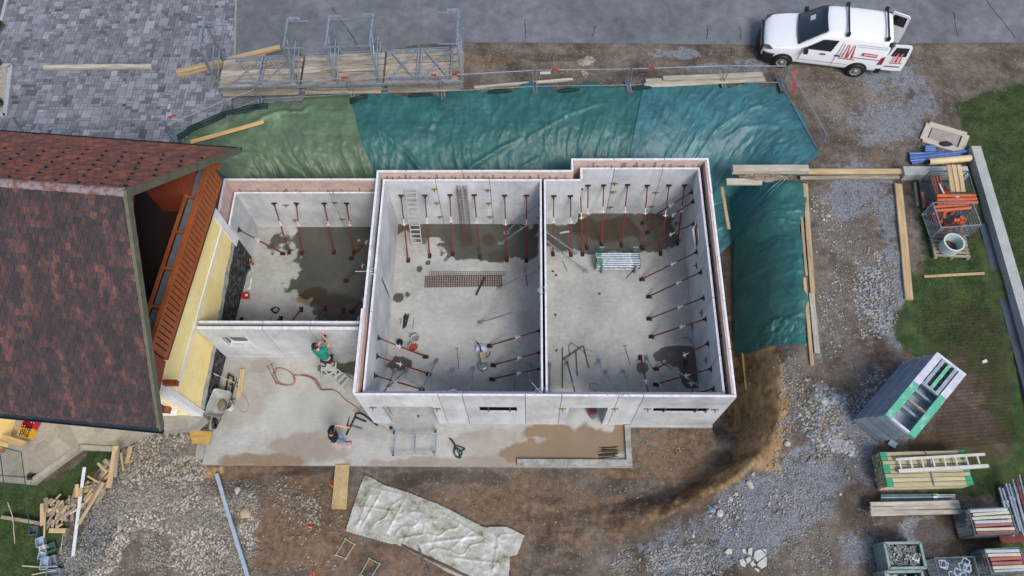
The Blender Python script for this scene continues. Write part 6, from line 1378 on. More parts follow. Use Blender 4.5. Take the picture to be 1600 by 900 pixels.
# door marks (right door, outside face seen from the south)
def dfn(nm, pts, mt, off, par): MB().slab3([TR_(u, z) + nR * (off * (1)) for u, z in pts], .003).build(nm, mt, par, local=True); MB().slab3([TR_(u, z) - nR * (off + .05) for u, z in pts][::-1], .003).build(nm, mt, par, local=True)
letters(.22, .84, .44, .52, dfn, dR); dfn('door_text_strip', [(.1, .60), (.66, .60), (.66, .66), (.1, .66)], mat('blue_grey_film', (.10, .14, .2)), .01, dR)
# ---------------------------------------------------------------- storage area on the right
gw = MB(); a, b_, c_ = P(1412, 265, ZS + .25), P(1519, 261, ZS + .32), P(1622, 650, ZS + .2)
gw.beam(V((16.05, 16.0, ZS + .12)), V((16.05, 3.5, ZS + .05)), .34, .5); gw.beam(V((P(1512, 268, ZS + .3).x, P(1512, 268, ZS + .3).y, ZS + .12)), V((P(1412, 270, ZS + .3).x, P(1412, 268, ZS + .3).y, ZS + .12)), .36, .48)
solo(gw, 'garden_wall', mat('wall_concrete', (.42, .44, .42), (.33, .35, .33), .85, scale=2), 'low L shaped pale concrete wall along the lawn', 'garden wall')
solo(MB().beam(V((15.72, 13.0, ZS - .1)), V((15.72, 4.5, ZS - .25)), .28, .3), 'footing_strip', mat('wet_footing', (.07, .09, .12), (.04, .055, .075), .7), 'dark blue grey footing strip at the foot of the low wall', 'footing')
p = G(1476, 213); ob = thing('chipboard_tray', 'pale chipboard frame lying on the gravel by the lawn', 'board frame', tuple(p))
q = [G(1452, 194, .06), G(1510, 211, .06), G(1500, 236, .06), G(1442, 218, .06)]
for i in range(4): MB().beam(q[i], q[(i + 1) % 4], .22, .05).build('frame_side', mat('chipboard', (.55, .50, .42), (.42, .37, .3), .8, scale=12), ob)
inn_ = [q[0].lerp(q[2], .12), q[1].lerp(q[3], .12), q[2].lerp(q[0], .12), q[3].lerp(q[1], .12)]; MB().slab3([x - V((0, 0, .02)) for x in inn_][::-1], .02).build('panel', mat('mauve_board', (.36, .32, .29), (.28, .24, .22), .8), ob)
lump(tuple(G(1477, 226, .05)), .22, .1, .1, mat('navy_cloth', (.015, .02, .05), (.01, .01, .02), .7, scale=20), 'black_bag', 'crumpled navy blue bag on the chipboard frame', 'bag', seed=21)
for i, (a, b_) in enumerate((((1420, 240), (1513, 238)), ((1421, 247), (1512, 236)), ((1421, 244), (1480, 240)), ((1423, 250), (1500, 241)), ((1424, 255), (1484, 247)), ((1422, 251), (1452, 249)))):
    A, B = G(*a, .07 + .07 * (i % 2)), G(*b_, .07 + .07 * (i % 2)); r = thing('blue_pipe', ['uppermost', 'long second', 'third', 'fourth', 'lowest', 'short stub'][i] + ' blue plastic pipe in the bundle beside the chipboard frame', 'pipe', tuple(A), 'blue pipes'); MB().tube(A, B, .055, 10).build('pipe_wall', BLUE, r, smooth=False); d = (B - A).normalized(); MB().tube(A - d * .012, A - d * .002, .046, 10).build('pipe_mouth', BLACK, r)
for i in range(3): A, B = G(1445, 229 + i * 3, .1 + .03 * i), G(1461, 229 + i * 3, .1 + .03 * i); solo(MB().tube(A, B, .05, 10), 'pipe_sleeve', BLUE, ['upper', 'middle', 'lower'][i] + ' short blue pipe sleeve above the long blue pipes', 'pipe', 'blue pipe sleeves')
A, B = G(1451, 253, .22), G(1516, 247, .22); lg = thing('paper_roll', 'cream coloured roll with orange stains lying next to the blue pipes', 'roll', tuple(A)); MB().tube(A, B, .12, 16).build('roll_body', mat('cream_roll', (.66, .52, .30), (.5, .27, .1), .7, scale=3, lo=.25, hi=.45), lg, smooth=False); MB().tube(A - (B - A).normalized() * .01, A, .09, 12).build('roll_core', DARK, lg)
def wirebox(c, hx, hy, h, z0, mt, root, rz=0, n=9, solid=False, rim=.03, wire=.008, bottom=True, m=6):
    cr = lambda x, y, z: V((c.x + x * math.cos(rz) - y * math.sin(rz), c.y + x * math.sin(rz) + y * math.cos(rz), z0 + z))
    fr_ = MB(); cs = [(-hx, -hy), (hx, -hy), (hx, hy), (-hx, hy)]
    for i in range(4):
        a, b_ = cs[i], cs[(i + 1) % 4]; fr_.beam(cr(*a, h), cr(*b_, h), rim, rim); fr_.beam(cr(*a, .1), cr(*b_, .1), rim, rim); fr_.beam(cr(*a, 0), cr(*a, h), rim, rim)
    fr_.build('frame', mt, root)
    for i in range(4):
        a, b_ = cs[i], cs[(i + 1) % 4]; s = MB()
        if solid: s.slab3([cr(*a, .1), cr(*b_, .1), cr(*b_, h), cr(*a, h)], .01)
        else:
            L = math.hypot(b_[0] - a[0], b_[1] - a[1]); nn = int(L / .1)
            for k in range(1, nn): t = k / nn; x, y = a[0] + (b_[0] - a[0]) * t, a[1] + (b_[1] - a[1]) * t; s.beam(cr(x, y, .1), cr(x, y, h), wire, wire)
            for k in range(1, m): s.beam(cr(*a, .1 + (h - .1) * k / m), cr(*b_, .1 + (h - .1) * k / m), wire, wire)
        s.build('side_panel', mt, root)
    MB().slab3([cr(-hx, -hy, .1), cr(hx, -hy, .1), cr(hx, hy, .1), cr(-hx, hy, .1)], .02).build('floor_plate', GALVD, root)
    return cr
def boxfrom(pxs, zt):            # centre, half sizes and rotation from four photo corners of the top rim
    c = [P(a, b_, zt) for a, b_ in pxs]; ctr = sum(c, V((0, 0, 0))) / 4; hx = ((c[1] - c[0]).length + (c[2] - c[3]).length) / 4; hy = ((c[3] - c[0]).length + (c[2] - c[1]).length) / 4; d = (c[1] - c[0]) + (c[2] - c[3]); return ctr, hx, hy, math.atan2(d.y, d.x)
# order: front-left, front-right, back-right, back-left
zg = hz(*G(1480, 345)[:2]); 
ctr, hx, hy, rz_ = boxfrom([(1461, 356), (1531, 350), (1520, 314), (1467, 317)], zg + .85)
c2x = thing('mesh_crate', 'wire mesh crate full of short orange drain pipe fittings', 'mesh crate', (ctr.x, ctr.y, zg), 'mesh crates'); cr = wirebox(ctr, hx, hy, .85, zg, GALV, c2x, rz_)
for i in range(26):
    x, y, z = rnd.uniform(-hx * .75, hx * .75), rnd.uniform(-hy * .75, hy * .7), rnd.uniform(.2, .62); a = rnd.uniform(0, 6.28); e = rnd.uniform(-.5, .9); d = V((math.cos(a) * math.cos(e), math.sin(a) * math.cos(e), math.sin(e))); q = cr(x, y, z); L = rnd.uniform(.12, .3)
    o = MB().tube(q, q + d * L, .065, 12, caps=False).tube(q + d * (L - .05), q + d * L, .078, 12, caps=False).tube(q, q + d * .02, .06, 12, caps=True).build('pipe_fitting', ORANGE); tag(o, ['orange drain pipe fitting in the wire crate', 'orange pipe elbow piece in the wire crate'][0], 'pipe fitting', 'orange fittings in the crate')
for i in range(2):
    A, B = cr(-hx * .9, hy * (.8 - .3 * i), .74), cr(hx * .9, hy * (.8 - .3 * i), .76); solo(MB().tube(A, B, .055, 12), 'drain_pipe', ORANGE, ['rear', 'front'][i] + ' orange pipe lying along the top of the fittings crate', 'pipe')
zg = hz(*G(1480, 300)[:2]); ctr, hx, hy, rz_ = boxfrom([(1458, 318), (1524, 318), (1516, 268), (1462, 268)], zg + .85)
c1x = thing('mesh_crate', 'wire mesh crate with long orange pipes and planks across its top', 'mesh crate', (ctr.x, ctr.y, zg), 'mesh crates'); cr = wirebox(ctr, hx, hy, .85, zg, GALVD, c1x, rz_)
for i in range(3): A, B = cr(-hx * 1.05, -hy * (.95 - .2 * i), .8 + .05 * i), cr(hx * 1.0, -hy * (.9 - .2 * i), .86); solo(MB().tube(A, B, .06, 12), 'drain_pipe', ORANGE, ['front', 'second', 'rear'][i] + ' long orange pipe lying along the near rim of the upper crate', 'pipe', 'orange pipes on the upper crate')
for i in range(4): A, B = cr(-hx * (.98 - .16 * i), hy * .8, .75), cr(-hx * (.98 - .16 * i), -hy * .7, .78); solo(MB().tube(A, B, .035, 8), 'drain_pipe', mat('brick_red', (.33, .09, .05), (.22, .06, .04), .6), ORD[i] + ' thin brick red pipe from the left inside the upper crate', 'pipe', 'thin red pipes in the upper crate')
for i in range(3): board('plank', P(1482 + i * 8, 258, zg + 1.0), P(1489 + i * 8, 299, zg + 1.0), .15, .05, WOOD, None, ['left', 'middle', 'right'][i] + ' of the three pale planks lying across the upper pipe crate', 'plank', 'planks on the upper pipe crate')
solo(MB().tube(cr(-hx * .3, 0, .6), cr(0, -hy * .2, .62), .1, 14, caps=False).tube(cr(-hx * .5, -hy * .1, .6), cr(-hx * .2, hy * .2, .62), .08, 14), 'pipe_bend', ORANGE, 'fat orange pipe bend beneath the planks of the upper crate', 'pipe')
solo(MB().path([cr(-hx * .7, hy * .2, .86), cr(-hx * .62, -hy * .5, .88), cr(hx * .1, -hy * .6, .88)], .03, 6), 'white_strip', WHITEP, 'white angled strip on the upper pipe crate', 'strip')
for i in range(4): solo(MB().tube(G(1530 - i * 2.5, 352, .3), G(1524 - i * 3, 372, .05), .02, 6), 'reinforcing_rod', RUST, ORD[i] + ' rusty rod from the right leaning on the low wall beside the fittings crate', 'rod', 'rusty rods by the low wall')
solo(MB().path([G(1446, 322, .2), G(1440, 300, .5)], .05, 8).path([G(1449, 324, .2), G(1456, 318, .2)], .06, 8), 'drain_pipe', mat('brick_red2', (.33, .09, .05), (.22, .06, .04), .6), 'red pipe end poking out at the left of the two crates', 'pipe')
# pallet with big tub
def pallet(ctr, hx, hy, rz_, z, label):
    root = thing('pallet', label, 'pallet', (ctr.x, ctr.y, z)); R3 = Matrix.Rotation(rz_, 3, 'Z')
    for k in range(6): y = -hy + (2 * hy) * (k + .5) / 6; a, b_ = V((-hx, y, .13)), V((hx, y, .13)); board('deck_board', R3 @ a + V((ctr.x, ctr.y, z)), R3 @ b_ + V((ctr.x, ctr.y, z)), 2 * hy / 6 * .72, .025, WOODG, root)
    for x in (-hx + .06, 0, hx - .06): a, b_ = V((x, -hy, .06)), V((x, hy, .06)); board('bearer', R3 @ a + V((ctr.x, ctr.y, z)), R3 @ b_ + V((ctr.x, ctr.y, z)), .1, .1, WOODG, root)
    return root
ctr, hx, hy, rz_ = boxfrom([(1456, 404), (1512, 405), (1509, 372), (1454, 369)], ZS + .1); zg = hz(ctr.x, ctr.y); pallet(ctr, hx, hy, rz_, zg, 'weathered wooden pallet on the grass carrying a round tub')
q = P(1481, 388, zg + .16); tb = thing('round_tub', 'big round pale grey tub standing on the wooden pallet', 'tub', tuple(q)); TUB = mat('pale_tub', (.55, .62, .60), (.45, .52, .5), .5)
MB().lathe([(0, 0), (.31, 0), (.33, .42), (.345, .42), (.345, .44), (.29, .44), (.27, .03), (0, .03)], q, 32).build('tub_wall', TUB, tb, smooth=False); MB().lathe([(0, .06), (.265, .06)], q, 24).build('rubble', mat('tub_rubble', (.12, .07, .06), (.04, .03, .03), .9, scale=15), tb)
# ---------------------------------------------------------------- stack of formwork panels
def zat(px, py): return hz(*G(px, py)[:2])
zg = zat(1370, 640); H = 1.95; zt = zg + H
C4 = [P(1385.8, 648, zt), P(1427.6, 684, zt), P(1509, 583, zt), P(1466.7, 551, zt)]
ctr = sum(C4, V((0, 0, 0))) / 4; u = ((C4[2] - C4[1]) + (C4[3] - C4[0])) / 2; v = ((C4[1] - C4[0]) + (C4[2] - C4[3])) / 2; Lu, Lv = u.length, v.length; u.normalize(); v = V((u.y, -u.x, 0)) if v.dot(V((u.y, -u.x, 0))) > 0 else V((-u.y, u.x, 0))
FG_ = mat('formwork_steel', (.42, .48, .54), (.26, .31, .36), .5, .25, scale=6, fine=.3); FGN = mat('formwork_green', (.10, .42, .28), (.45, .55, .5), .55, scale=5, lo=.3, hi=.5); FWH = mat('formwork_white', (.66, .66, .72), (.5, .5, .56), .5, scale=5)
NP = 12; ph = H / NP
for i in range(NP):
    z = zg + ph * (i + .5); j = V((rnd.uniform(-.03, .03), rnd.uniform(-.03, .03), 0)); root = thing('formwork_shutter', ('topmost' if i == NP - 1 else ORD[NP - 2 - i] + ' from the top') + ' steel formwork panel in the tall stack by the lawn' if i < NP - 1 else 'topmost formwork panel with green and white rails on the tall stack', 'formwork panel', (ctr.x, ctr.y, z - ph / 2), 'stacked formwork panels')
    top = i == NP - 1; c = V((ctr.x, ctr.y, z)) + j * (0 if top else 1) + V((-.12, .36, 0)) * (1 - i / (NP - 1)); hu, hv = Lu / 2, Lv / 2; h_ = ph * .84
    E = lambda a, b_: c + u * a * hu + v * b_ * hv
    w_ = .2 if top else .09
    for sv_ in (-1, 1):
        if top:
            MB().beam(E(-1, sv_ * .86), E(.06 if sv_ < 0 else .2, sv_ * .86), w_, h_).build('side_rail', FGN, root); MB().beam(E(.065 if sv_ < 0 else .205, sv_ * .86), E(1, sv_ * .86), w_, h_).build('side_rail', FWH, root)
        else: MB().beam(E(-1, sv_ * .93), E(1, sv_ * .93), w_, h_).build('side_rail', FG_, root)
    for su in (-1, 1): MB().beam(E(su * .97, -.9 + .04), E(su * .97, .9 - .04), .08, h_ * .95).build('end_rail', FG_ if not top else FWH, root)
    for su in ((-.35, .18) if top else (-.5, 0, .5)): MB().beam(E(su, -.85), E(su, .85), .07, h_ * .6).build('cross_rib', FG_ if su != -.35 else WOODG, root)
    if not top and i != NP - 2: MB().beam(E(-.96, 0) - V((0, 0, h_ * .35)), E(.96, 0) - V((0, 0, h_ * .35)), Lv * .9, .015).build('facing_sheet', FG_, root)
    if top:
        for q_ in (-.45, 0, .45): MB().beam(E(.2, q_), E(.95, q_), .1, h_ * .8).build('channel', [FG_, FGN, FG_][int(q_ * 2 + 1.4) % 3], root)
        for q_ in (-.25, .25):
            for kk in range(4): MB().beam(E(.25 + kk * .18, q_ - .02), E(.36 + kk * .18, q_ - .02), .05, h_ * .3).build('slot_bar', DARK, root)
board('timber_bearer', ctr - v * Lv * .6 + u * 0 + V((0, 0, zg - ctr.z + .03)), ctr + v * Lv * .62 + V((0, 0, zg - ctr.z + .03)), .1, .08, WOODG, None, 'grey bearer timber under the tall formwork stack', 'timber')
solo(MB().beam(P(1389, 690, zg + .04), P(1400, 697, zg + .04), .2, .06), 'steel_offcut', GALV, 'pale steel piece poking out below the formwork stack', 'steel offcut')
solo(MB().box(G(1538, 565, .04), (.16, .09, .07), .4), 'white_scrap', WHITEP, 'small white scrap lying on the muddy grass', 'scrap')
# ---------------------------------------------------------------- bundle of formwork beams, ladder on it
zg = zat(1375, 760) - .02; H = .78; zt = zg + H; C4 = [P(1384, 760, zt), P(1518, 757, zt), P(1511, 703, zt), P(1377, 706, zt)]; ctr = sum(C4, V((0, 0, 0))) / 4
u = ((C4[1] - C4[0]) + (C4[2] - C4[3])) / 2; Lu = u.length; u.normalize(); v = V((-u.y, u.x, 0)); Lv = ((C4[3] - C4[0]) + (C4[2] - C4[1])).length / 2
tbn = thing('beam_bundle', 'strapped stack of yellow timber formwork beams with green tips', 'timber stack', (ctr.x, ctr.y, zg))
TIM = mat('formwork_timber', (.50, .44, .27), (.36, .31, .18), .7, scale=1.3, stretch=(1, 7, 7), objrnd=.3); TIP = mat('green_tip', (.04, .33, .17), (.03, .24, .13), .6, scale=10)
for r__ in range(7):
    for k in range(8):
        y = -Lv / 2 + Lv * (k + .5) / 8; z = zg + .08 + (H - .1) * (r__ + .5) / 7; o_ = rnd.uniform(-.03, .03); c = V((ctr.x, ctr.y, z)) + v * y; bm_ = board('beam', c - u * (Lu / 2 - .02 + o_), c + u * (Lu / 2 + o_), Lv / 8 * .9, (H - .1) / 7 * .88, TIM, tbn)
        if (r__ == 6 and k % 3 != 2) or rnd.random() < .12:
            for s in ((-1,) if r__ < 6 else (-1, 1)): 
                Ls = Lu / 2; mb = MB(); mb.box((s * (Ls - .1 - (.0)), 0, 0), (.2, Lv / 8 * .9 + .006, (H - .1) / 7 * .88 + .006)); t_ = mb.build('painted_tip', TIP, None, origin=(0, 0, 0)); t_.parent = bm_; t_.location = (0, 0, 0)
for s in (.05,): MB().beam(ctr + u * .1 - v * (Lv / 2 + .01) + V((0, 0, .01 )), ctr + u * .1 + v * (Lv / 2 + .01) + V((0, 0, .01)), .03, .006).build('strap', GALVD, tbn)
l0, l1 = P(1399, 718, zt + .08), P(1538, 710, zt + .1)
lad = thing('ladder', 'white wooden ladder lying on top of the beam bundle', 'ladder', tuple(l0)); WL = mat('white_ladder', (.62, .60, .54), (.5, .47, .42), .7, scale=3)
dd = (l1 - l0).normalized(); nn_ = V((-dd.y, dd.x, 0)); LW = .34
for s in (0, 1): MB().beam(l0 - nn_ * (LW * s) , l1 - nn_ * (LW * s), .07 if s == 0 else .1, .09).build('side_rail', WL, lad)
for k in range(8): q = l0.lerp(l1, (k + .3) / 8); MB().beam(q - nn_ * .035, q - nn_ * (LW - .035), .045, .04).build('rung', WL, lad)
# props and boards below the bundle
for i in range(4):
    A, B = G(1376, 774 + i * 3, .12 + .05 * (i % 2)), G(1492, 773 + i * 3, .12 + .05 * (i % 2)); r = thing('steel_prop', ['rear', 'second', 'third', 'front'][i] + ' bluish steel prop behind the three pale boards', 'prop', tuple(A), 'steel props behind the boards'); MB().tube(A, A.lerp(B, .72), .04, 8).build('outer_tube', mat('bluegreen_steel', (.16, .27, .30), (.09, .15, .18), .5, .3), r); MB().tube(A.lerp(B, .7), B, .028, 8).tube(A.lerp(B, .7), A.lerp(B, .76), .055, 8).build('inner_tube', GALV, r)
for i in range(3): pb('plank', (1360, 789 + i * 6.5), (1498 + i * 1.5, 786 + i * 6.2), .17, .07, WOODW, ['upper', 'middle', 'lower'][i] + ' of three pale boards lying on the props below the beam bundle', zat(1400, 795) + .32, group='boards on the props')
# bins and racks
def bin_(pxs, H, mt, label, name='steel_bin', solid=True, ref=None, **k):
    z0 = zat(*(ref or pxs[0])) ; ctr, hx, hy, rz_ = boxfrom(pxs, z0 + H); root = thing(name, label, 'bin' if solid else 'rack', (ctr.x, ctr.y, z0)); return root, wirebox(ctr, hx, hy, H, z0, mt, root, rz_, solid=solid, **k), hx, hy
BINM = mat('grey_green_bin', (.30, .38, .36), (.2, .26, .26), .5, .2, scale=4)
r, cr, hx, hy = bin_([(1388, 888), (1444, 887), (1439, 848), (1383, 849)], .75, BINM, 'grey green steel bin heaped with formwork clamps', rim=.07, ref=(1372, 888))
def clampheap(cr, hx, hy, z, n, group, label, mt):
    proto = []
    for t in range(3):
        m_ = MB(); m_.beam((-.09, 0, 0), (.09, 0, 0), .045, .03); m_.beam((.09, 0, 0), (.07, .1, .02), .035, .03); m_.beam((-.09, 0, 0), (-.05, .09, .01), .035, .03); m_.tube((0, -.03, 0), (0, .07, .03), .02, 6); proto.append(m_)
    first = None
    for i in range(n):
        q = cr(rnd.uniform(-hx * .82, hx * .82), rnd.uniform(-hy * .8, hy * .8), z + rnd.uniform(-.06, .07))
        if first is None: first = proto[0].build('formwork_clamp', mt, None, origin=(0, 0, 0)); o = first; tag(o, label, 'clamp', group)
        else: o = first.copy(); col.objects.link(o)
        o.location = q; o.rotation_euler = (rnd.uniform(-1, 1), rnd.uniform(-1, 1), rnd.uniform(0, 6.28))
CL = mat('clamp_steel', (.42, .44, .40), (.22, .23, .22), .5, .4, scale=10, objrnd=.4)
clampheap(cr, hx, hy, .62, 110, 'clamps in the grey green bin', 'small steel formwork clamp in the heap filling the grey green bin', CL)
r2, cr2, hx2, hy2 = bin_([(1388, 930), (1444, 929), (1443, 893), (1385, 894)], .75, BINM, 'second grey green steel bin cut off by the bottom of the view', rim=.07, ref=(1372, 915)); clampheap(cr2, hx2, hy2, .55, 50, 'clamps in the second bin', 'small steel formwork clamp in the second grey green bin', CL)
r3, cr3, hx3, hy3 = bin_([(1466, 910), (1530, 908), (1523, 870), (1463, 872)], .6, GALVD, 'low rusty mesh bin with loops of galvanised steel', 'mesh_bin', False, ref=(1455, 900))
for i in range(10):
    q = cr3(rnd.uniform(-hx3 * .7, hx3 * .7), rnd.uniform(-hy3 * .7, hy3 * .7), .5 + rnd.uniform(-.05, .08)); a = rnd.uniform(0, 3); s = .13; m_ = MB(); pts_ = [q + V((s * math.cos(a + k * math.pi / 2), s * math.sin(a + k * math.pi / 2), .02 * k % .03)) for k in range(5)]; m_.path(pts_, .02, 6); solo(m_, 'steel_loop', WIH, 'square galvanised loop lying in the low mesh bin', 'steel loop', 'loops in the low mesh bin')
BEAMC = [mat('cream_beam', (.58, .56, .44), (.45, .42, .32), .6, scale=3), mat('reddish_beam', (.42, .14, .12), (.3, .1, .08), .6, scale=3), mat('pale_blue_beam', (.48, .54, .56), (.36, .42, .45), .6, scale=3)]
def rack_(pxs, H, ref, lab, cols, labs, grp):
    r, cr, hx, hy = bin_(pxs, H, GALVD, lab, 'mesh_rack', False, ref=ref); n = len(cols)
    for lay_ in range(3):
        for i, c_ in enumerate(cols):
            y = hy * (.86 - 1.72 * i / (n - 1)); A, B = cr(-hx * .93 + rnd.uniform(0, .08), y, H - .06 - lay_ * .12), cr(hx * .97 + rnd.uniform(-.06, .06), y + rnd.uniform(-.03, .03), H - .05 - lay_ * .12)
            if lay_ == 0: board('steel_waler', A, B, 2 * hy / n * .82, .09, BEAMC[c_], None, ORD[i] + ' rail from the back ' + labs, 'steel rail', grp)
            else: board('steel_waler', A, B, 2 * hy / n * .82, .09, BEAMC[c_], None, 'rail buried under the top layer ' + labs, 'steel rail', grp + ', lower layers')
rack_([(1521, 836), (1586, 833), (1580, 793), (1515, 796)], .95, (1507, 828), 'wire rack of short cream and red steel rails', [2, 0, 0, 2, 1, 0, 1], 'in the upper wire rack', 'rails in the upper rack')
rack_([(1546, 897), (1604, 893), (1594, 856), (1541, 858)], .85, (1525, 880), 'dark wire rack of red and white steel rails at the lower edge', [2, 0, 1, 1, 0, 2], 'in the lower dark rack', 'rails in the lower rack')
for i in range(8):
    t_ = zat(1560, 800); a, b_ = (1561 + i * 5.2, 762 - i * 3.4 + (i % 2) * 4), (1583 + i * 5.5, 838 - (i % 3) * 4); A, B = P(*a, t_ + .7), P(*b_, t_ + .55)
    r = thing('steel_prop', ORD[i] + ' long steel prop from the left stacked behind the upper wire rack', 'prop', tuple(A), 'long props behind the wire rack'); mt = REDP if i in (5, 7) else GALV
    MB().tube(A.lerp(B, .3), B, .04, 8).build('outer_tube', mt, r); MB().tube(A, A.lerp(B, .32), .03, 8).tube(A.lerp(B, .27), A.lerp(B, .33), .055, 8).build('inner_tube', mt, r)
solo(MB().beam(V((P(1600, 840, 1.3).x, P(1600, 840, 1.3).y, 1.25)), P(1560, 842, 1.3), .25, .12), 'red_crossbar', REDP, 'red crossbar under the long props', 'bar')
for i in range(6): z0 = zat(1580, 800); solo(MB().tube(P(1580 + i * 5, 836, z0 + .15), P(1562 + i * 6, 760, z0 + .15 + .0), .05, 8), 'steel_prop', GALVD, ORD[i] + ' dull prop in the bottom layer of the long prop stack', 'prop', 'bottom layer of long props')
# ---------------------------------------------------------------- plastic sheet and small frames in the front
CR = []
for a_, b_ in (((615, 760), (650, 850)), ((640, 768), (605, 830)), ((560, 790), (625, 800)), ((690, 800), (770, 850)), ((655, 850), (760, 835)), ((720, 808), (800, 850)), ((700, 870), (780, 880)), ((600, 760), (560, 830)), ((640, 815), (660, 866)), ((730, 850), (745, 890)), ((780, 835), (770, 895)), ((610, 845), (660, 835)), ((575, 760), (640, 775)), ((745, 822), (700, 862))):
    p0_, p1_ = P(*a_, 0), P(*b_, 0); CR.append((p0_.x, p0_.y, p1_.x, p1_.y, rnd.uniform(.02, .05), rnd.uniform(.025, .045)))
def sheet(name, poly, z, mt, label, seed):
    pts = [tuple(P(a, b_, z)[:2]) for a, b_ in poly]; xs_ = [p[0] for p in pts]; ys_ = [p[1] for p in pts]
    def zf(x, y):
        d = pdist(x, y, pts); f = fbm(x * .6, y * .6, seed, 2) * .03 + (1 - np.abs(2 * fbm(x * 1.5 - y * .8, y * 1.6 + x * .4, seed + 4, 2) - 1)) ** 16 * .04 + (1 - np.abs(2 * fbm(x * 4 - y * 2, y * 4 + x, seed + 14, 2) - 1)) ** 12 * .014 + (fbm(x * 9, y * 9, seed + 7) - .5) * .008
        for (ax, ay, bx_, by_, hh, ww) in CR:
            dx, dy = bx_ - ax, by_ - ay; tt = np.clip(((x - ax) * dx + (y - ay) * dy) / (dx * dx + dy * dy), 0, 1); f = f + hh * np.exp(-(np.hypot(x - ax - tt * dx, y - ay - tt * dy) / ww) ** 2) * np.sin(np.pi * np.clip(tt, .04, .96)) ** .4
        return hgt(x, y) * .5 - .08 + .07 + f * np.clip(d * 3, .15, 1)
    ed = lambda x, y: inside(x + (fbm(x * 2, y * 2, 5) - .5) * .07, y + (fbm(x * 2, y * 2, 6) - .5) * .07, pts)
    o, X, Y, Z = gridmesh(name, np.arange(min(xs_) - .1, max(xs_) + .1, .025), np.arange(min(ys_) - .1, max(ys_) + .1, .025), zf, ed)
    bmx = bmesh.new(); bmx.from_mesh(o.data); bmesh.ops.delete(bmx, geom=[v_ for v_ in bmx.verts if not v_.link_faces], context='VERTS'); c_ = V((sum(xs_) / len(xs_), sum(ys_) / len(ys_), 0)); bmesh.ops.translate(bmx, verts=bmx.verts, vec=-c_); bmx.to_mesh(o.data); bmx.free(); o.location = c_
    o.data.materials.append(mt); so = o.modifiers.new('t', 'SOLIDIFY'); so.thickness = .005; return tag(o, label, 'plastic sheet')
m, t, b, new, link = nt('dirty_plastic_sheet'); co = new('ShaderNodeTexCoord').outputs['Object']
n_ = noise_node(t, co, 1.6, 6, .7); n2_ = noise_node(t, co, 12, 5, .7); c = ramp(t, n_, [(.36, (.17, .155, .10)), (.44, (.33, .32, .26)), (.55, (.42, .415, .375)), (.68, (.58, .58, .565))]); c = mixc(t, 1., c, ramp(t, n2_, [(.3, (.8,) * 3), (.7, (1.1,) * 3)]), 'MULTIPLY'); link(c, b.inputs['Base Color']); b.inputs['Roughness'].default_value = .4; bump(t, b, n2_, .15, .01)
sheet('plastic_sheet', [(569, 741), (598, 757), (640, 770), (680, 785), (720, 805), (755, 822), (790, 822), (820, 836), (808, 866), (796, 868), (793, 930), (760, 925), (700, 893), (655, 868), (620, 850), (605, 848), (570, 838), (539, 829), (552, 785)], .0, m, 'dirty crumpled translucent plastic sheet spread over the dirt', 3)
solo(MB().path([G(628, 852, .06), G(660, 868, .08), G(700, 886, .08), G(735, 903, .06)], .045, 8), 'sheet_roll', mat('brown_pipe', (.14, .08, .07), (.08, .05, .045), .7), 'brown tube rolled into the lower edge of the plastic sheet', 'tube')
GRF = mat('green_grey_wood', (.36, .38, .28), (.25, .27, .2), .7)
for i, (c4) in enumerate(([(525, 867), (540, 842), (554, 851), (540, 873)], [(563, 898), (577, 873), (593, 881), (578, 905)])):
    q = [G(a, b_, .05) for a, b_ in c4]; root = thing('batten_rectangle', ['upper', 'lower'][i] + ' small thin rectangular frame lying on the dirt', 'frame', tuple(q[0])); 
    for k in range(4): d = (q[(k + 1) % 4] - q[k]).normalized() * .04; MB().beam(q[k] - d, q[(k + 1) % 4] + d, .03, .03).build('batten', GRF, root)
OR2 = mat('signal_orange', (.8, .12, .03), (.7, .1, .03), .5)
for a, b_, l in (((516, 756), (521, 761), 'orange cap half under the ramp board'), ((482, 823), (488, 824), 'orange cap on the clay heap'), ((490, 893), (491, 899), 'salmon coloured pipe end at the lower edge')): solo(MB().tube(G(*a, .04), G(*b_, .05), .035, 8), 'marker', OR2, l, 'marker cap')
# ---------------------------------------------------------------- firewood heap and left corner
zb0 = .5; heap = [(585, 0)]
def wood(a, b_, w, h, z, mt, lab, g='offcut boards in the firewood heap'):
    m0 = P((a[0] + b_[0]) / 2, (a[1] + b_[1]) / 2, .5); z = hz(m0.x, m0.y) + z - .44; board('wood_offcut', P(*a, z), P(*b_, z + rnd.uniform(-.05, .1)), w, h, mt, None, lab, 'wood offcut', g)
named = [((181, 697), (170, 762), .17, 'broad upright board at the top of the firewood heap'), ((184, 703), (180, 745), .12, 'board just right of the broadest one in the heap'), ((189, 708), (193, 735), .07, 'thin board second from the right end of the heap'), ((204, 698), (198, 724), .13, 'short separate board at the right end of the heap'),
         ((163, 719), (173, 727), .14, 'chip of board behind the broad upright board'), ((153, 724), (167, 738), .08, 'narrow board slanting to the broad upright board'), ((162, 754), (123, 819), .1, 'long diagonal board on the lower right of the heap'), ((158, 752), (138, 790), .08, 'second diagonal board above the long one'), ((137, 744), (156, 755), .06, 'short batten above the diagonal boards'),
         ((66, 787), (66, 821), .12, 'grey board at the left edge of the heap'), ((72, 778), (72, 800), .14, 'short upright chunk at the left of the heap'), ((71, 800), (69, 840), .05, 'thin batten at the left of the heap'), ((77, 829), (103, 829), .14, 'pale board across the bottom of the heap'), ((72, 787), (83, 780), .12, 'small pale chunk on the upper left of the heap'), ((95, 772), (78, 790), .05, 'slim pale stick on the upper left of the heap'), ((88, 824), (98, 818), .07, 'pale stub near the bottom of the heap'), ((112, 783), (122, 790), .16, 'squarish pale block under the levelling bar')]
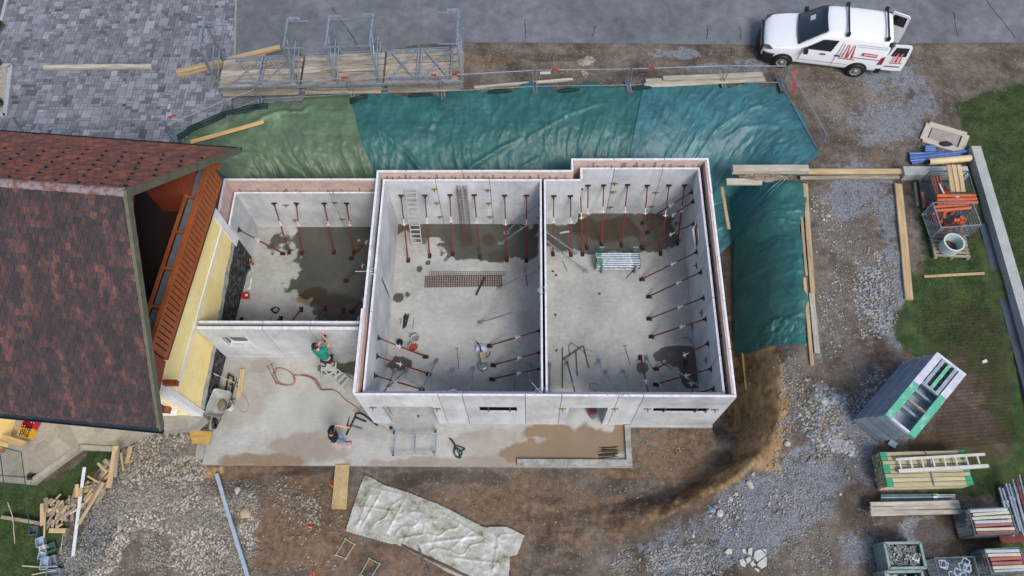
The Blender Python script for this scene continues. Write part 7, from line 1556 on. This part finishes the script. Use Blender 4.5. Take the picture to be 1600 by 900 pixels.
for i, (a, b_, w, l) in enumerate(named): wood(a, b_, w, .05, .78 + .15 * (i < 9) - .1 * (i > 8), [WOOD, WOODG, WOOD][i % 3], l, None)
for i in range(80):
    t_ = rnd.random(); cx, cy = 78 + 90 * t_ + rnd.uniform(-8, 8), 808 - 55 * t_ + rnd.uniform(-16, 16); a_ = R(rnd.gauss(62, 24)); L = rnd.uniform(12, 32); w = rnd.uniform(.04, .12)
    wood((cx - math.cos(a_) * L / 2, cy + math.sin(a_) * L / 2), (cx + math.cos(a_) * L / 2, cy - math.sin(a_) * L / 2), w, .035, .56 + rnd.uniform(0, .4) * (1 - abs(2 * t_ - 1)) + .05, rnd.choice([WOOD, WOODG, WOODG]), 'split wood offcut lying jumbled in the firewood heap')
pb('branch_post', (3, 808), (64, 818), .11, .1, WOODG, 'brown post lying left of the firewood heap', .62, 'post')
def stick(pts, r, l, z=.6): solo(MB().path([P(a, b_, z) for a, b_ in pts], r, 6), 'stick', WOODW, l, 'stick')
stick([(12, 785), (20, 808), (23, 849)], .014, 'thin bare stick standing across the brown post', .75); stick([(35, 884), (62, 886), (90, 885)], .018, 'upper of two pale sticks on the grass'); stick([(50, 898), (70, 894), (88, 891)], .018, 'lower of two pale sticks on the grass'); stick([(99, 834), (95, 861)], .015, 'short stick below the firewood heap')
for i, (c, s, a, mt, l) in enumerate((((53, 829), (.26, .24), .1, GALVD, 'grey green tub lying left of the heap'), ((63, 847), (.22, .26), .4, WIH, 'blue grey tray below the grey green tub'), ((80, 855), (.25, .22), .5, mat('green_grey_tub', (.06, .13, .12)), 'dark green container in the rubbish'), ((68, 858), (.2, .2), .2, WHITEP, 'white torn box in the rubbish'), ((66, 868), (.2, .2), 0, WIH, 'pale blue box in the rubbish'), ((70, 880), (.22, .35), .1, WIH, 'blue container at the bottom of the rubbish'), ((84, 876), (.16, .3), .4, GALV, 'grey bent tin in the rubbish'), ((84, 895), (.4, .2), .1, GALV, 'grey sheet at the lower edge of the rubbish'))):
    q = P(*c, .62); rt2 = thing('waste_container', l, 'container', (q.x, q.y, .48)); R3 = a; MB().box((q.x, q.y, .50), (s[0], s[1], .03), R3).build('base', mt, rt2)
    for dx_, dy_, sx_, sy_ in ((s[0] / 2, 0, .02, s[1]), (-s[0] / 2, 0, .02, s[1]), (0, s[1] / 2, s[0], .02), (0, -s[1] / 2, s[0], .02)): MB().box((q.x + dx_ * math.cos(R3) - dy_ * math.sin(R3), q.y + dx_ * math.sin(R3) + dy_ * math.cos(R3), .58), (sx_, sy_, .17), R3).build('side', mt, rt2)
def crate(c, ang_, mt, label, bottles):
    q = P(*c, .66); root = thing('bottle_crate', label, 'crate', (q.x, q.y, .65), None, (0, 0, ang_)); hx, hy, h = .2, .15, .26
    for (x, y, sx, sy) in ((hx, 0, .02, 2 * hy), (-hx, 0, .02, 2 * hy), (0, hy, 2 * hx, .02), (0, -hy, 2 * hx, .02)): MB().box((x, y, h / 2), (sx, sy, h)).build('side', mt, root, local=True)
    MB().box((0, 0, .01), (2 * hx, 2 * hy, .02)).build('base', mt, root, local=True); m_ = MB()
    for i in range(1, 5): m_.box((-hx + 2 * hx * i / 5, 0, h * .4), (.008, 2 * hy - .02, h * .7))
    for i in range(1, 4): m_.box((0, -hy + 2 * hy * i / 4, h * .4), (2 * hx - .02, .008, h * .7))
    m_.build('divider', mt, root, local=True)
    for i in range(5):
        for j in range(4):
            if (i + j * 2) % 7 < bottles: 
                w_ = V(root.location) + Matrix.Rotation(ang_, 3, 'Z') @ V((-hx + 2 * hx * (i + .5) / 5, -hy + 2 * hy * (j + .5) / 4, .02)); bt = thing('bottle', 'brown glass bottle with pale cap standing in the ' + label.split(' bottle')[0] + ' crate', 'bottle', tuple(w_), 'bottles in the ' + label.split(' bottle')[0] + ' crate')
                MB().lathe([(0, 0), (.03, 0), (.03, .15), (.013, .2), (.012, .235), (0, .235)], w_, 10).build('glass', mat('brown_glass', (.05, .02, .01), rough=.2), bt); MB().lathe([(0, .236), (.015, .236), (.015, .246), (0, .246)], w_, 8).build('cap', WHITEP, bt)
crate((46, 678), R(-12), YELLOW, 'yellow bottle crate standing on the terrace by the bay', 4); crate((52, 664), R(-12), mat('crimson_plastic', (.5, .015, .04), (.4, .01, .03), .4), 'red bottle crate standing behind the yellow one', 2)
board('bench_board', P(-12, 680, 1.05), P(39, 695, 1.05), .22, .06, WOOD, None, 'pale wooden bench board along the bay on the terrace', 'bench')
for i in (0, 1):
    q = P(50, 743 + i * 5, .66); s = thing('shoe', ['upper', 'lower'][i] + ' black shoe of the pair on the terrace edge', 'shoe', tuple(q)); MB().box(q + V((0, 0, .02)), (.27, .1, .03)).build('sole', BLACK, s); lump_ = MB().tube(q + V((-.1, 0, .06)), q + V((.04, 0, .06)), .05, 8, .035).build('upper', BLACK, s)
NET = mat('green_net', (.03, .10, .075), (.02, .06, .05), .7)
nf = thing('mesh_run', 'green wire mesh enclosure at the edge of the terrace', 'wire enclosure', tuple(P(20, 730, .65)))
q = [P(-30, 690, 1.5), P(33, 706, 1.5), P(40, 760, 1.3), P(46, 830, 1.2)]; q2 = [P(-30, 690, 1.5), P(0, 710, 1.5), P(6, 755, 1.3), P(10, 800, 1.2)]
for a, b_ in zip(q[:-1], q[1:]): MB().tube(a, b_, .015, 6).build('top_wire', NET, nf)
for a, b_ in zip(q2[1:-1], q2[2:]): MB().tube(a, b_, .015, 6).build('top_wire', NET, nf)
m_ = MB()
for i in range(22): t_ = i / 21; m_.tube(P(-25 + 58 * t_, 693 + 14 * t_, 1.5), P(-18 + 58 * t_, 752 + 8 * t_, 1.35), .003, 3, caps=False)
for i in range(22): t_ = i / 21; m_.tube(P(-25, 693 + 60 * t_, 1.5), P(34 + 6 * t_, 707 + 53 * t_, 1.45), .003, 3, caps=False)
m_.build('wire_mesh', NET, nf)
# planter and bush at the left edge of the yard
q = P(0, 140, ZS); pl = thing('stone_planter', 'concrete edged bed of pale pebbles at the left border of the yard', 'planter', tuple(q)); cs = [P(-30, 104, ZS), P(20, 106, ZS), P(11, 184, ZS), P(-30, 176, ZS)]
for a, b_ in ((cs[0], cs[1]), (cs[1], cs[2]), (cs[2], cs[3])): MB().beam(a + V((0, 0, .07)), b_ + V((0, 0, .07)), .16, .16).build('edging', mat('edging_concrete', (.40, .42, .44), (.3, .32, .33)), pl)
MB().prism([tuple(c[:2]) for c in cs], ZS + .02, ZS + .06).build('bed', mat('pebble_bed', (.5, .45, .36), (.2, .17, .13), .9, scale=25, bmp=.5), pl)
solo(MB().beam(P(16, 0 - 20, ZS + .06), P(2, 36, ZS + .06), .12, .12), 'edging_stone', mat('edging2', (.40, .42, .44), (.3, .32, .33)), 'pale edging stone at the upper left corner of the yard', 'edging')
pb('steel_tube_post', (20, 184), (36, 207), .08, .08, mat('slate_blue_steel', (.12, .17, .21)), 'short blue grey bar lying at the roof edge on the yard', ZS + .06, 'bar')
LEAF = mat('shrub_leaf', (.04, .075, .02), (.015, .035, .01), .6, objrnd=0, scale=8); STEM = mat('shrub_stem', (.06, .04, .025))
def shrub(c, r, label, n=420):
    q = P(*c, ZS); root = thing('shrub', label, 'shrub', tuple(q)); m_ = MB(); rr = random.Random(int(c[1]))
    for i in range(n):
        d = V((rr.gauss(0, 1), rr.gauss(0, 1), abs(rr.gauss(0, 1)))).normalized() * r * rr.uniform(.35, 1) ** .6; p_ = q + V((0, 0, .1)) + d; a = V((rr.gauss(0, 1), rr.gauss(0, 1), rr.gauss(0, .6))).normalized() * .05; b_ = a.cross(V((rr.gauss(0, 1), rr.gauss(0, 1), rr.gauss(0, 1)))).normalized() * .02; m_.add([p_ - a, p_ + b_, p_ + a, p_ - b_], [(0, 1, 2, 3)])
    m_.build('foliage', LEAF, root); s_ = MB()
    for i in range(8): s_.path([q, q + V((rr.uniform(-1, 1) * r * .5, rr.uniform(-1, 1) * r * .5, r * .5))], .01, 5)
    s_.build('stem', STEM, root)
shrub((-2, 46), .32, 'dark round shrub at the upper left edge of the yard'); shrub((-2, 104), .25, 'small green shrub at the upper end of the pebble bed', 260); shrub((-1, 165), .25, 'small green shrub at the lower end of the pebble bed', 260)
# ---------------------------------------------------------------- slab fragments and boulders
STN = mat('pale_stone', (.46, .44, .40), (.34, .32, .28), .85, scale=5, objrnd=.25, bmp=.4); STB = mat('blue_stone', (.24, .33, .4), (.18, .25, .3), .8)
def rock(c, r, mt, label, group=None, flat=.5, seed=0):
    bm = bmesh.new(); bmesh.ops.create_icosphere(bm, subdivisions=2, radius=1); rr = random.Random(seed); pl_ = [(V((rr.gauss(0, 1), rr.gauss(0, 1), rr.gauss(0, 1))).normalized(), rr.uniform(.6, .9)) for _ in range(9)]
    for v_ in bm.verts:
        for n_, d_ in pl_:
            k = v_.co.dot(n_)
            if k > d_: v_.co -= n_ * (k - d_)
        v_.co = V((v_.co.x * r * rr.uniform(.97, 1.03), v_.co.y * r * .8, v_.co.z * r * flat))
    bmesh.ops.rotate(bm, verts=bm.verts, matrix=Matrix.Rotation(rr.uniform(0, 6), 3, 'Z')); me = bpy.data.meshes.new('boulder'); bm.to_mesh(me); bm.free(); me.materials.append(mt); o = bpy.data.objects.new('boulder', me); col.objects.link(o); o.location = G(*c, r * flat * .5); return tag(o, label, 'stone', group)
RK = [((1172, 757), .15, STN, 'large pale stone at the foot of the earth bank'), ((1113, 797), .12, STB, 'bluish stone of the pair on the gravel slope'), ((1125, 802), .14, STN, 'buff stone right of the bluish one on the gravel slope'), ((1142, 780), .1, STN, 'pale stone above the pair on the gravel slope'), ((1150, 772), .08, STN, 'small stone just above the pale one on the slope'), ((1110, 806), .06, STN, 'small pale stone under the bluish one'), ((1177, 740), .08, STN, 'stone above the largest pale stone by the bank'),
      ((383, 802), .22, mat('tan_stone', (.45, .36, .22), (.34, .26, .16)), 'big tan stone beside the metal beam on the gravel heap'), ((371, 767), .15, STN, 'pale yellowish block beside the metal beam'), ((366, 703), .05, STN, 'tiny stone below the slab edge'), ((1230, 693), .12, STN, 'rounded stone on the dark gravel strip'), ((1250, 648), .07, STN, 'stone on the dark gravel strip further up'), ((1294, 337), .1, STN, 'pale chip of stone on the gravel right of the teal tarp'), ((1287, 343), .07, STN, 'smaller chip beside it right of the teal tarp'), ((1313, 772), .06, STN, 'lone stone on the blue gravel'), ((1085, 831), .06, STB, 'small bluish stone on the slope foot'), ((1083, 837), .07, STN, 'small pale stone on the slope foot'),
      ((917, 97), .2, mat('sand_lump', (.42, .35, .26), (.33, .27, .2), .9, scale=8), 'flat sandy patch of mortar between road and fence'), ((590, 140), .1, STN, 'pale crumpled lump at the foot of the scaffold platform'), ((910, 112), .08, STN, 'mortar crumb below the sandy patch')]
for i, (c, r, mt, l) in enumerate(RK): rock(c, r, mt, l, None, .5 if i != 17 else .12, i + 3)
frags = [[(1132, 863), (1138, 857), (1145, 858), (1144, 865), (1137, 867)], [(1155, 875), (1161, 873), (1167, 880), (1164, 886), (1157, 883)], [(1170, 857), (1176, 855), (1175, 868), (1168, 865)], [(1180, 861), (1188, 858), (1198, 867), (1183, 878), (1177, 871)], [(1199, 869), (1198, 884), (1190, 889), (1182, 882), (1187, 877)], [(1165, 873), (1172, 869), (1174, 876), (1168, 881)], [(1172, 880), (1177, 876), (1181, 883), (1175, 886)], [(1190, 857), (1197, 858), (1198, 865)], [(1159, 858), (1164, 857), (1167, 865), (1161, 864)], [(1178, 887), (1186, 889), (1187, 894), (1182, 892)]]
for i, f in enumerate(frags):
    q = [G(a, b_, .05) for a, b_ in f]; zz = sum(p.z for p in q) / len(q); o = MB().prism([tuple(p[:2]) for p in q], zz - .07, zz).build('slab_fragment', mat('white_fragment', (.55, .55, .5), (.42, .42, .38), .8, scale=6)) if i == 0 else MB().prism([tuple(p[:2]) for p in q], zz - .07, zz).build('slab_fragment', bpy.data.materials['white_fragment'])
    tag(o, ['separate leftmost', 'left lower', 'tall upper', 'large central', 'large lower right', 'small inner left', 'small inner lower', 'little upper right', 'small upper left', 'lowest'][i] + ' fragment of the smashed concrete slab on the blue gravel', 'slab fragment', 'fragments of a smashed slab')
# ---------------------------------------------------------------- loose stones, clods and grass as stuff
def scatter(name, areas, mts, label, seed, kind='stone'):
    rr = np.random.RandomState(seed); VS, FS, MI = [], [], []; ico = []
    bm = bmesh.new(); bmesh.ops.create_icosphere(bm, subdivisions=1, radius=1); base = np.array([v_.co[:] for v_ in bm.verts]); tri = np.array([[v_.index for v_ in f.verts] for f in bm.faces]); bm.free(); nb = len(base); tot = 0
    for (poly, n, r0, r1) in areas:
        W = [G(a, b_) for a, b_ in poly]; pw = [(p.x, p.y) for p in W]; xs_, ys_ = [p[0] for p in pw], [p[1] for p in pw]; X_ = rr.uniform(min(xs_), max(xs_), n * 4); Y_ = rr.uniform(min(ys_), max(ys_), n * 4)
        wx_, wy_ = (fbm(X_ * 1.4, Y_ * 1.4, seed + 2) - .5) * 1.3, (fbm(X_ * 1.4 + 7, Y_ * 1.4, seed + 3) - .5) * 1.3; ok = inside(X_ + wx_, Y_ + wy_, pw) & (pdist(X_ + wx_, Y_ + wy_, pw) > .35 * rr.rand(len(X_))) & (fbm(X_ * 1.3, Y_ * 1.3, seed + 7) > .38 + .12 * rr.rand(len(X_))); X_, Y_ = X_[ok][:n], Y_[ok][:n]; k = len(X_); r = r0 + (r1 - r0) * rr.rand(k) ** 3; Z_ = hgt(X_, Y_) + r * .2
        a = rr.rand(k) * 6.28; ca, sa_ = np.cos(a), np.sin(a); jit = 1 + (rr.rand(k, nb, 3) - .5) * .5; b3 = base[None] * jit; sx, sy, sz = r * (1 + .3 * rr.rand(k)), r * (.6 + .4 * rr.rand(k)), r * (.4 + .3 * rr.rand(k))
        bx_, by_, bz_ = b3[:, :, 0] * sx[:, None], b3[:, :, 1] * sy[:, None], b3[:, :, 2] * sz[:, None]
        vx = X_[:, None] + bx_ * ca[:, None] - by_ * sa_[:, None]; vy = Y_[:, None] + bx_ * sa_[:, None] + by_ * ca[:, None]; vz = Z_[:, None] + bz_
        VS.append(np.stack([vx, vy, vz], 2).reshape(-1, 3)); FS.append((tri[None] + (np.arange(k) * nb)[:, None, None] + tot).reshape(-1, 3)); tot += k * nb; MI.append(np.repeat(rr.randint(0, len(mts), k), len(tri)))
    Vv, Ff, Mm = np.concatenate(VS), np.concatenate(FS), np.concatenate(MI); me = bpy.data.meshes.new(name); me.vertices.add(len(Vv)); me.vertices.foreach_set('co', Vv.ravel()); me.loops.add(Ff.size); me.loops.foreach_set('vertex_index', Ff.ravel().astype(np.int32)); me.polygons.add(len(Ff))
    me.polygons.foreach_set('loop_start', (np.arange(len(Ff)) * 3).astype(np.int32)); me.polygons.foreach_set('loop_total', np.full(len(Ff), 3, np.int32)); 
    for m_ in mts: me.materials.append(m_)
    me.polygons.foreach_set('material_index', Mm.astype(np.int32)); me.update(calc_edges=True); o = bpy.data.objects.new(name, me); col.objects.link(o); return tag(o, label, 'gravel', None, 'stuff')
S1, S2, S3, S4 = mat('grit_pale', (.36, .335, .285), bmp=0), mat('grit_grey', (.20, .195, .185), bmp=0), mat('grit_buff', (.24, .20, .15), bmp=0), mat('grit_blue', (.26, .30, .36), bmp=0)
scatter('gravel_heap_stones', [([(100, 900), (95, 850), (130, 790), (180, 740), (205, 700), (262, 692), (290, 740), (350, 760), (385, 830), (395, 905)], 9000, .012, .04), ([(350, 750), (400, 760), (420, 800), (370, 810)], 900, .012, .05), ([(200, 690), (330, 665), (330, 700), (280, 740)], 700, .01, .03)], [S1, S1, S2, S3], 'heap of pale crushed stone in the lower left corner', 5)
scatter('loose_stones', [([(1255, 580), (1360, 600), (1340, 760), (1230, 720)], 1500, .012, .07), ([(1275, 620), (1320, 610), (1330, 690), (1260, 700)], 1200, .02, .085), ([(1280, 300), (1400, 300), (1395, 540), (1290, 560)], 1800, .01, .045), ([(1340, 380), (1400, 400), (1395, 530), (1350, 520)], 800, .015, .055), ([(1230, 130), (1480, 80), (1500, 230), (1300, 260)], 1500, .01, .03), ([(1220, 560), (1262, 560), (1240, 720), (1205, 700)], 1200, .01, .05), ([(1100, 790), (1210, 700), (1330, 760), (1340, 905), (1000, 905), (1010, 850)], 3500, .01, .04), ([(1000, 860), (1120, 850), (1130, 905), (940, 905)], 1600, .012, .05)], [S1, S2, S4, S3], 'scattered crushed stone on the gravel track', 9)
S5 = mat('grit_bright', (.42, .41, .38), (.30, .29, .265), bmp=0)
scatter('broken_stones', [([(1275, 600), (1318, 600), (1330, 680), (1325, 745), (1270, 745), (1262, 680)], 2600, .015, .085), ([(1330, 390), (1395, 400), (1398, 530), (1345, 530)], 1500, .012, .055), ([(940, 905), (1010, 850), (1100, 860), (1130, 905)], 1500, .012, .045), ([(1345, 560), (1400, 600), (1340, 680), (1320, 620)], 500, .012, .05), ([(1100, 790), (1200, 720), (1250, 760), (1150, 880)], 700, .012, .05), ([(1245, 130), (1440, 110), (1440, 240), (1290, 250)], 700, .01, .03), ([(1270, 300), (1330, 300), (1330, 560), (1280, 560)], 700, .01, .05)], [S5, S5, S4], 'pale broken stones heaped along the gravel track', 29)
scatter('dirt_crumbs', [([(1130, 130), (1500, 80), (1500, 240), (1300, 260)], 1500, .006, .02), ([(1270, 290), (1400, 290), (1400, 560), (1270, 560)], 1500, .006, .025), ([(560, 740), (1000, 740), (1000, 905), (560, 905)], 3000, .005, .022), ([(740, 80), (1200, 75), (1200, 125), (740, 130)], 900, .008, .035), ([(320, 740), (560, 740), (540, 905), (400, 905)], 1500, .01, .045), ([(560, 740), (1060, 740), (1000, 830), (830, 905), (700, 800)], 1500, .008, .03), ([(420, 755), (500, 770), (500, 840), (430, 830)], 700, .015, .06), ([(990, 670), (1150, 660), (1130, 740), (1000, 740)], 400, .008, .04), ([(1160, 560), (1215, 560), (1200, 700), (1165, 700)], 500, .01, .05), ([(830, 790), (870, 810), (860, 830), (830, 815)], 150, .015, .05), ([(1340, 760), (1420, 800), (1360, 905), (1330, 905)], 700, .008, .03)], [S3, mat('clod', (.2, .13, .08), bmp=0), S3, S1], 'loose crumbs of earth and stone on the bare dirt', 19)
def grass_blades(n, seed):
    rr = np.random.RandomState(seed); X_ = rr.uniform(-17, 21, n * 6); Y_ = rr.uniform(1, 20, n * 6)
    R1 = [(p.x, p.y) for p in [G(a, b_) for a, b_ in [(1650, 125), (1545, 140), (1494, 166), (1505, 215), (1518, 262), (1555, 400), (1640, 700), (1700, 700)]]]; R2 = [(p.x, p.y) for p in [G(a, b_) for a, b_ in [(1432, 290), (1440, 400), (1420, 450), (1430, 520), (1560, 560), (1530, 400), (1500, 300)]]]; R3 = [(p.x, p.y) for p in [G(a, b_) for a, b_ in [(-10, 760), (90, 755), (160, 695), (120, 780), (60, 830), (75, 905), (-20, 905)]]]
    ok = (inside(X_, Y_, R1) | inside(X_, Y_, R2) | inside(X_, Y_, R3)) & ~((abs(X_ - 16.05) < .2) & (Y_ < 16.2)); X_, Y_ = X_[ok][:n], Y_[ok][:n]; k = len(X_); Z_ = hgt(X_, Y_); h = rr.uniform(.03, .09, k); a = rr.rand(k) * 6.28; lx, ly = rr.normal(0, .03, k), rr.normal(0, .03, k); w = .008
    v0 = np.stack([X_ - np.cos(a) * w, Y_ - np.sin(a) * w, Z_], 1); v1 = np.stack([X_ + np.cos(a) * w, Y_ + np.sin(a) * w, Z_], 1); v2 = np.stack([X_ + lx, Y_ + ly, Z_ + h], 1); Vv = np.stack([v0, v1, v2], 1).reshape(-1, 3); Ff = np.arange(k * 3)
    me = bpy.data.meshes.new('grass'); me.vertices.add(k * 3); me.vertices.foreach_set('co', Vv.ravel()); me.loops.add(k * 3); me.loops.foreach_set('vertex_index', Ff.astype(np.int32)); me.polygons.add(k); me.polygons.foreach_set('loop_start', (np.arange(k) * 3).astype(np.int32)); me.polygons.foreach_set('loop_total', np.full(k, 3, np.int32)); me.materials.append(mat('grass_blade', (.07, .12, .035), (.03, .065, .02), .7, scale=2, bmp=0)); me.update(calc_edges=True)
    o = bpy.data.objects.new('grass', me); col.objects.link(o); tag(o, 'short green grass on the lawn and around the stored material', 'grass', None, 'stuff')
grass_blades(60000, 3)
# reinforcing mesh lying in the mud at the right
q = [G(1440, 480, .05), G(1560, 470, .05), G(1590, 690, .05), G(1470, 700, .05)]; mm_ = MB()
def mline(A, B, n=14):
    pts_ = []
    for i in range(n + 1): p_ = A.lerp(B, i / n); pts_.append(V((p_.x, p_.y, hz(p_.x, p_.y) + .035)))
    return pts_
for i in range(30): mm_.path(mline(q[0].lerp(q[1], i / 29), q[3].lerp(q[2], i / 29)), .004, 3)
for i in range(40): mm_.path(mline(q[0].lerp(q[3], i / 39), q[1].lerp(q[2], i / 39), 8), .004, 3)
solo(mm_, 'ground_mesh', RUST, 'rusty reinforcing mesh lying half sunk in the muddy grass', 'steel mesh')
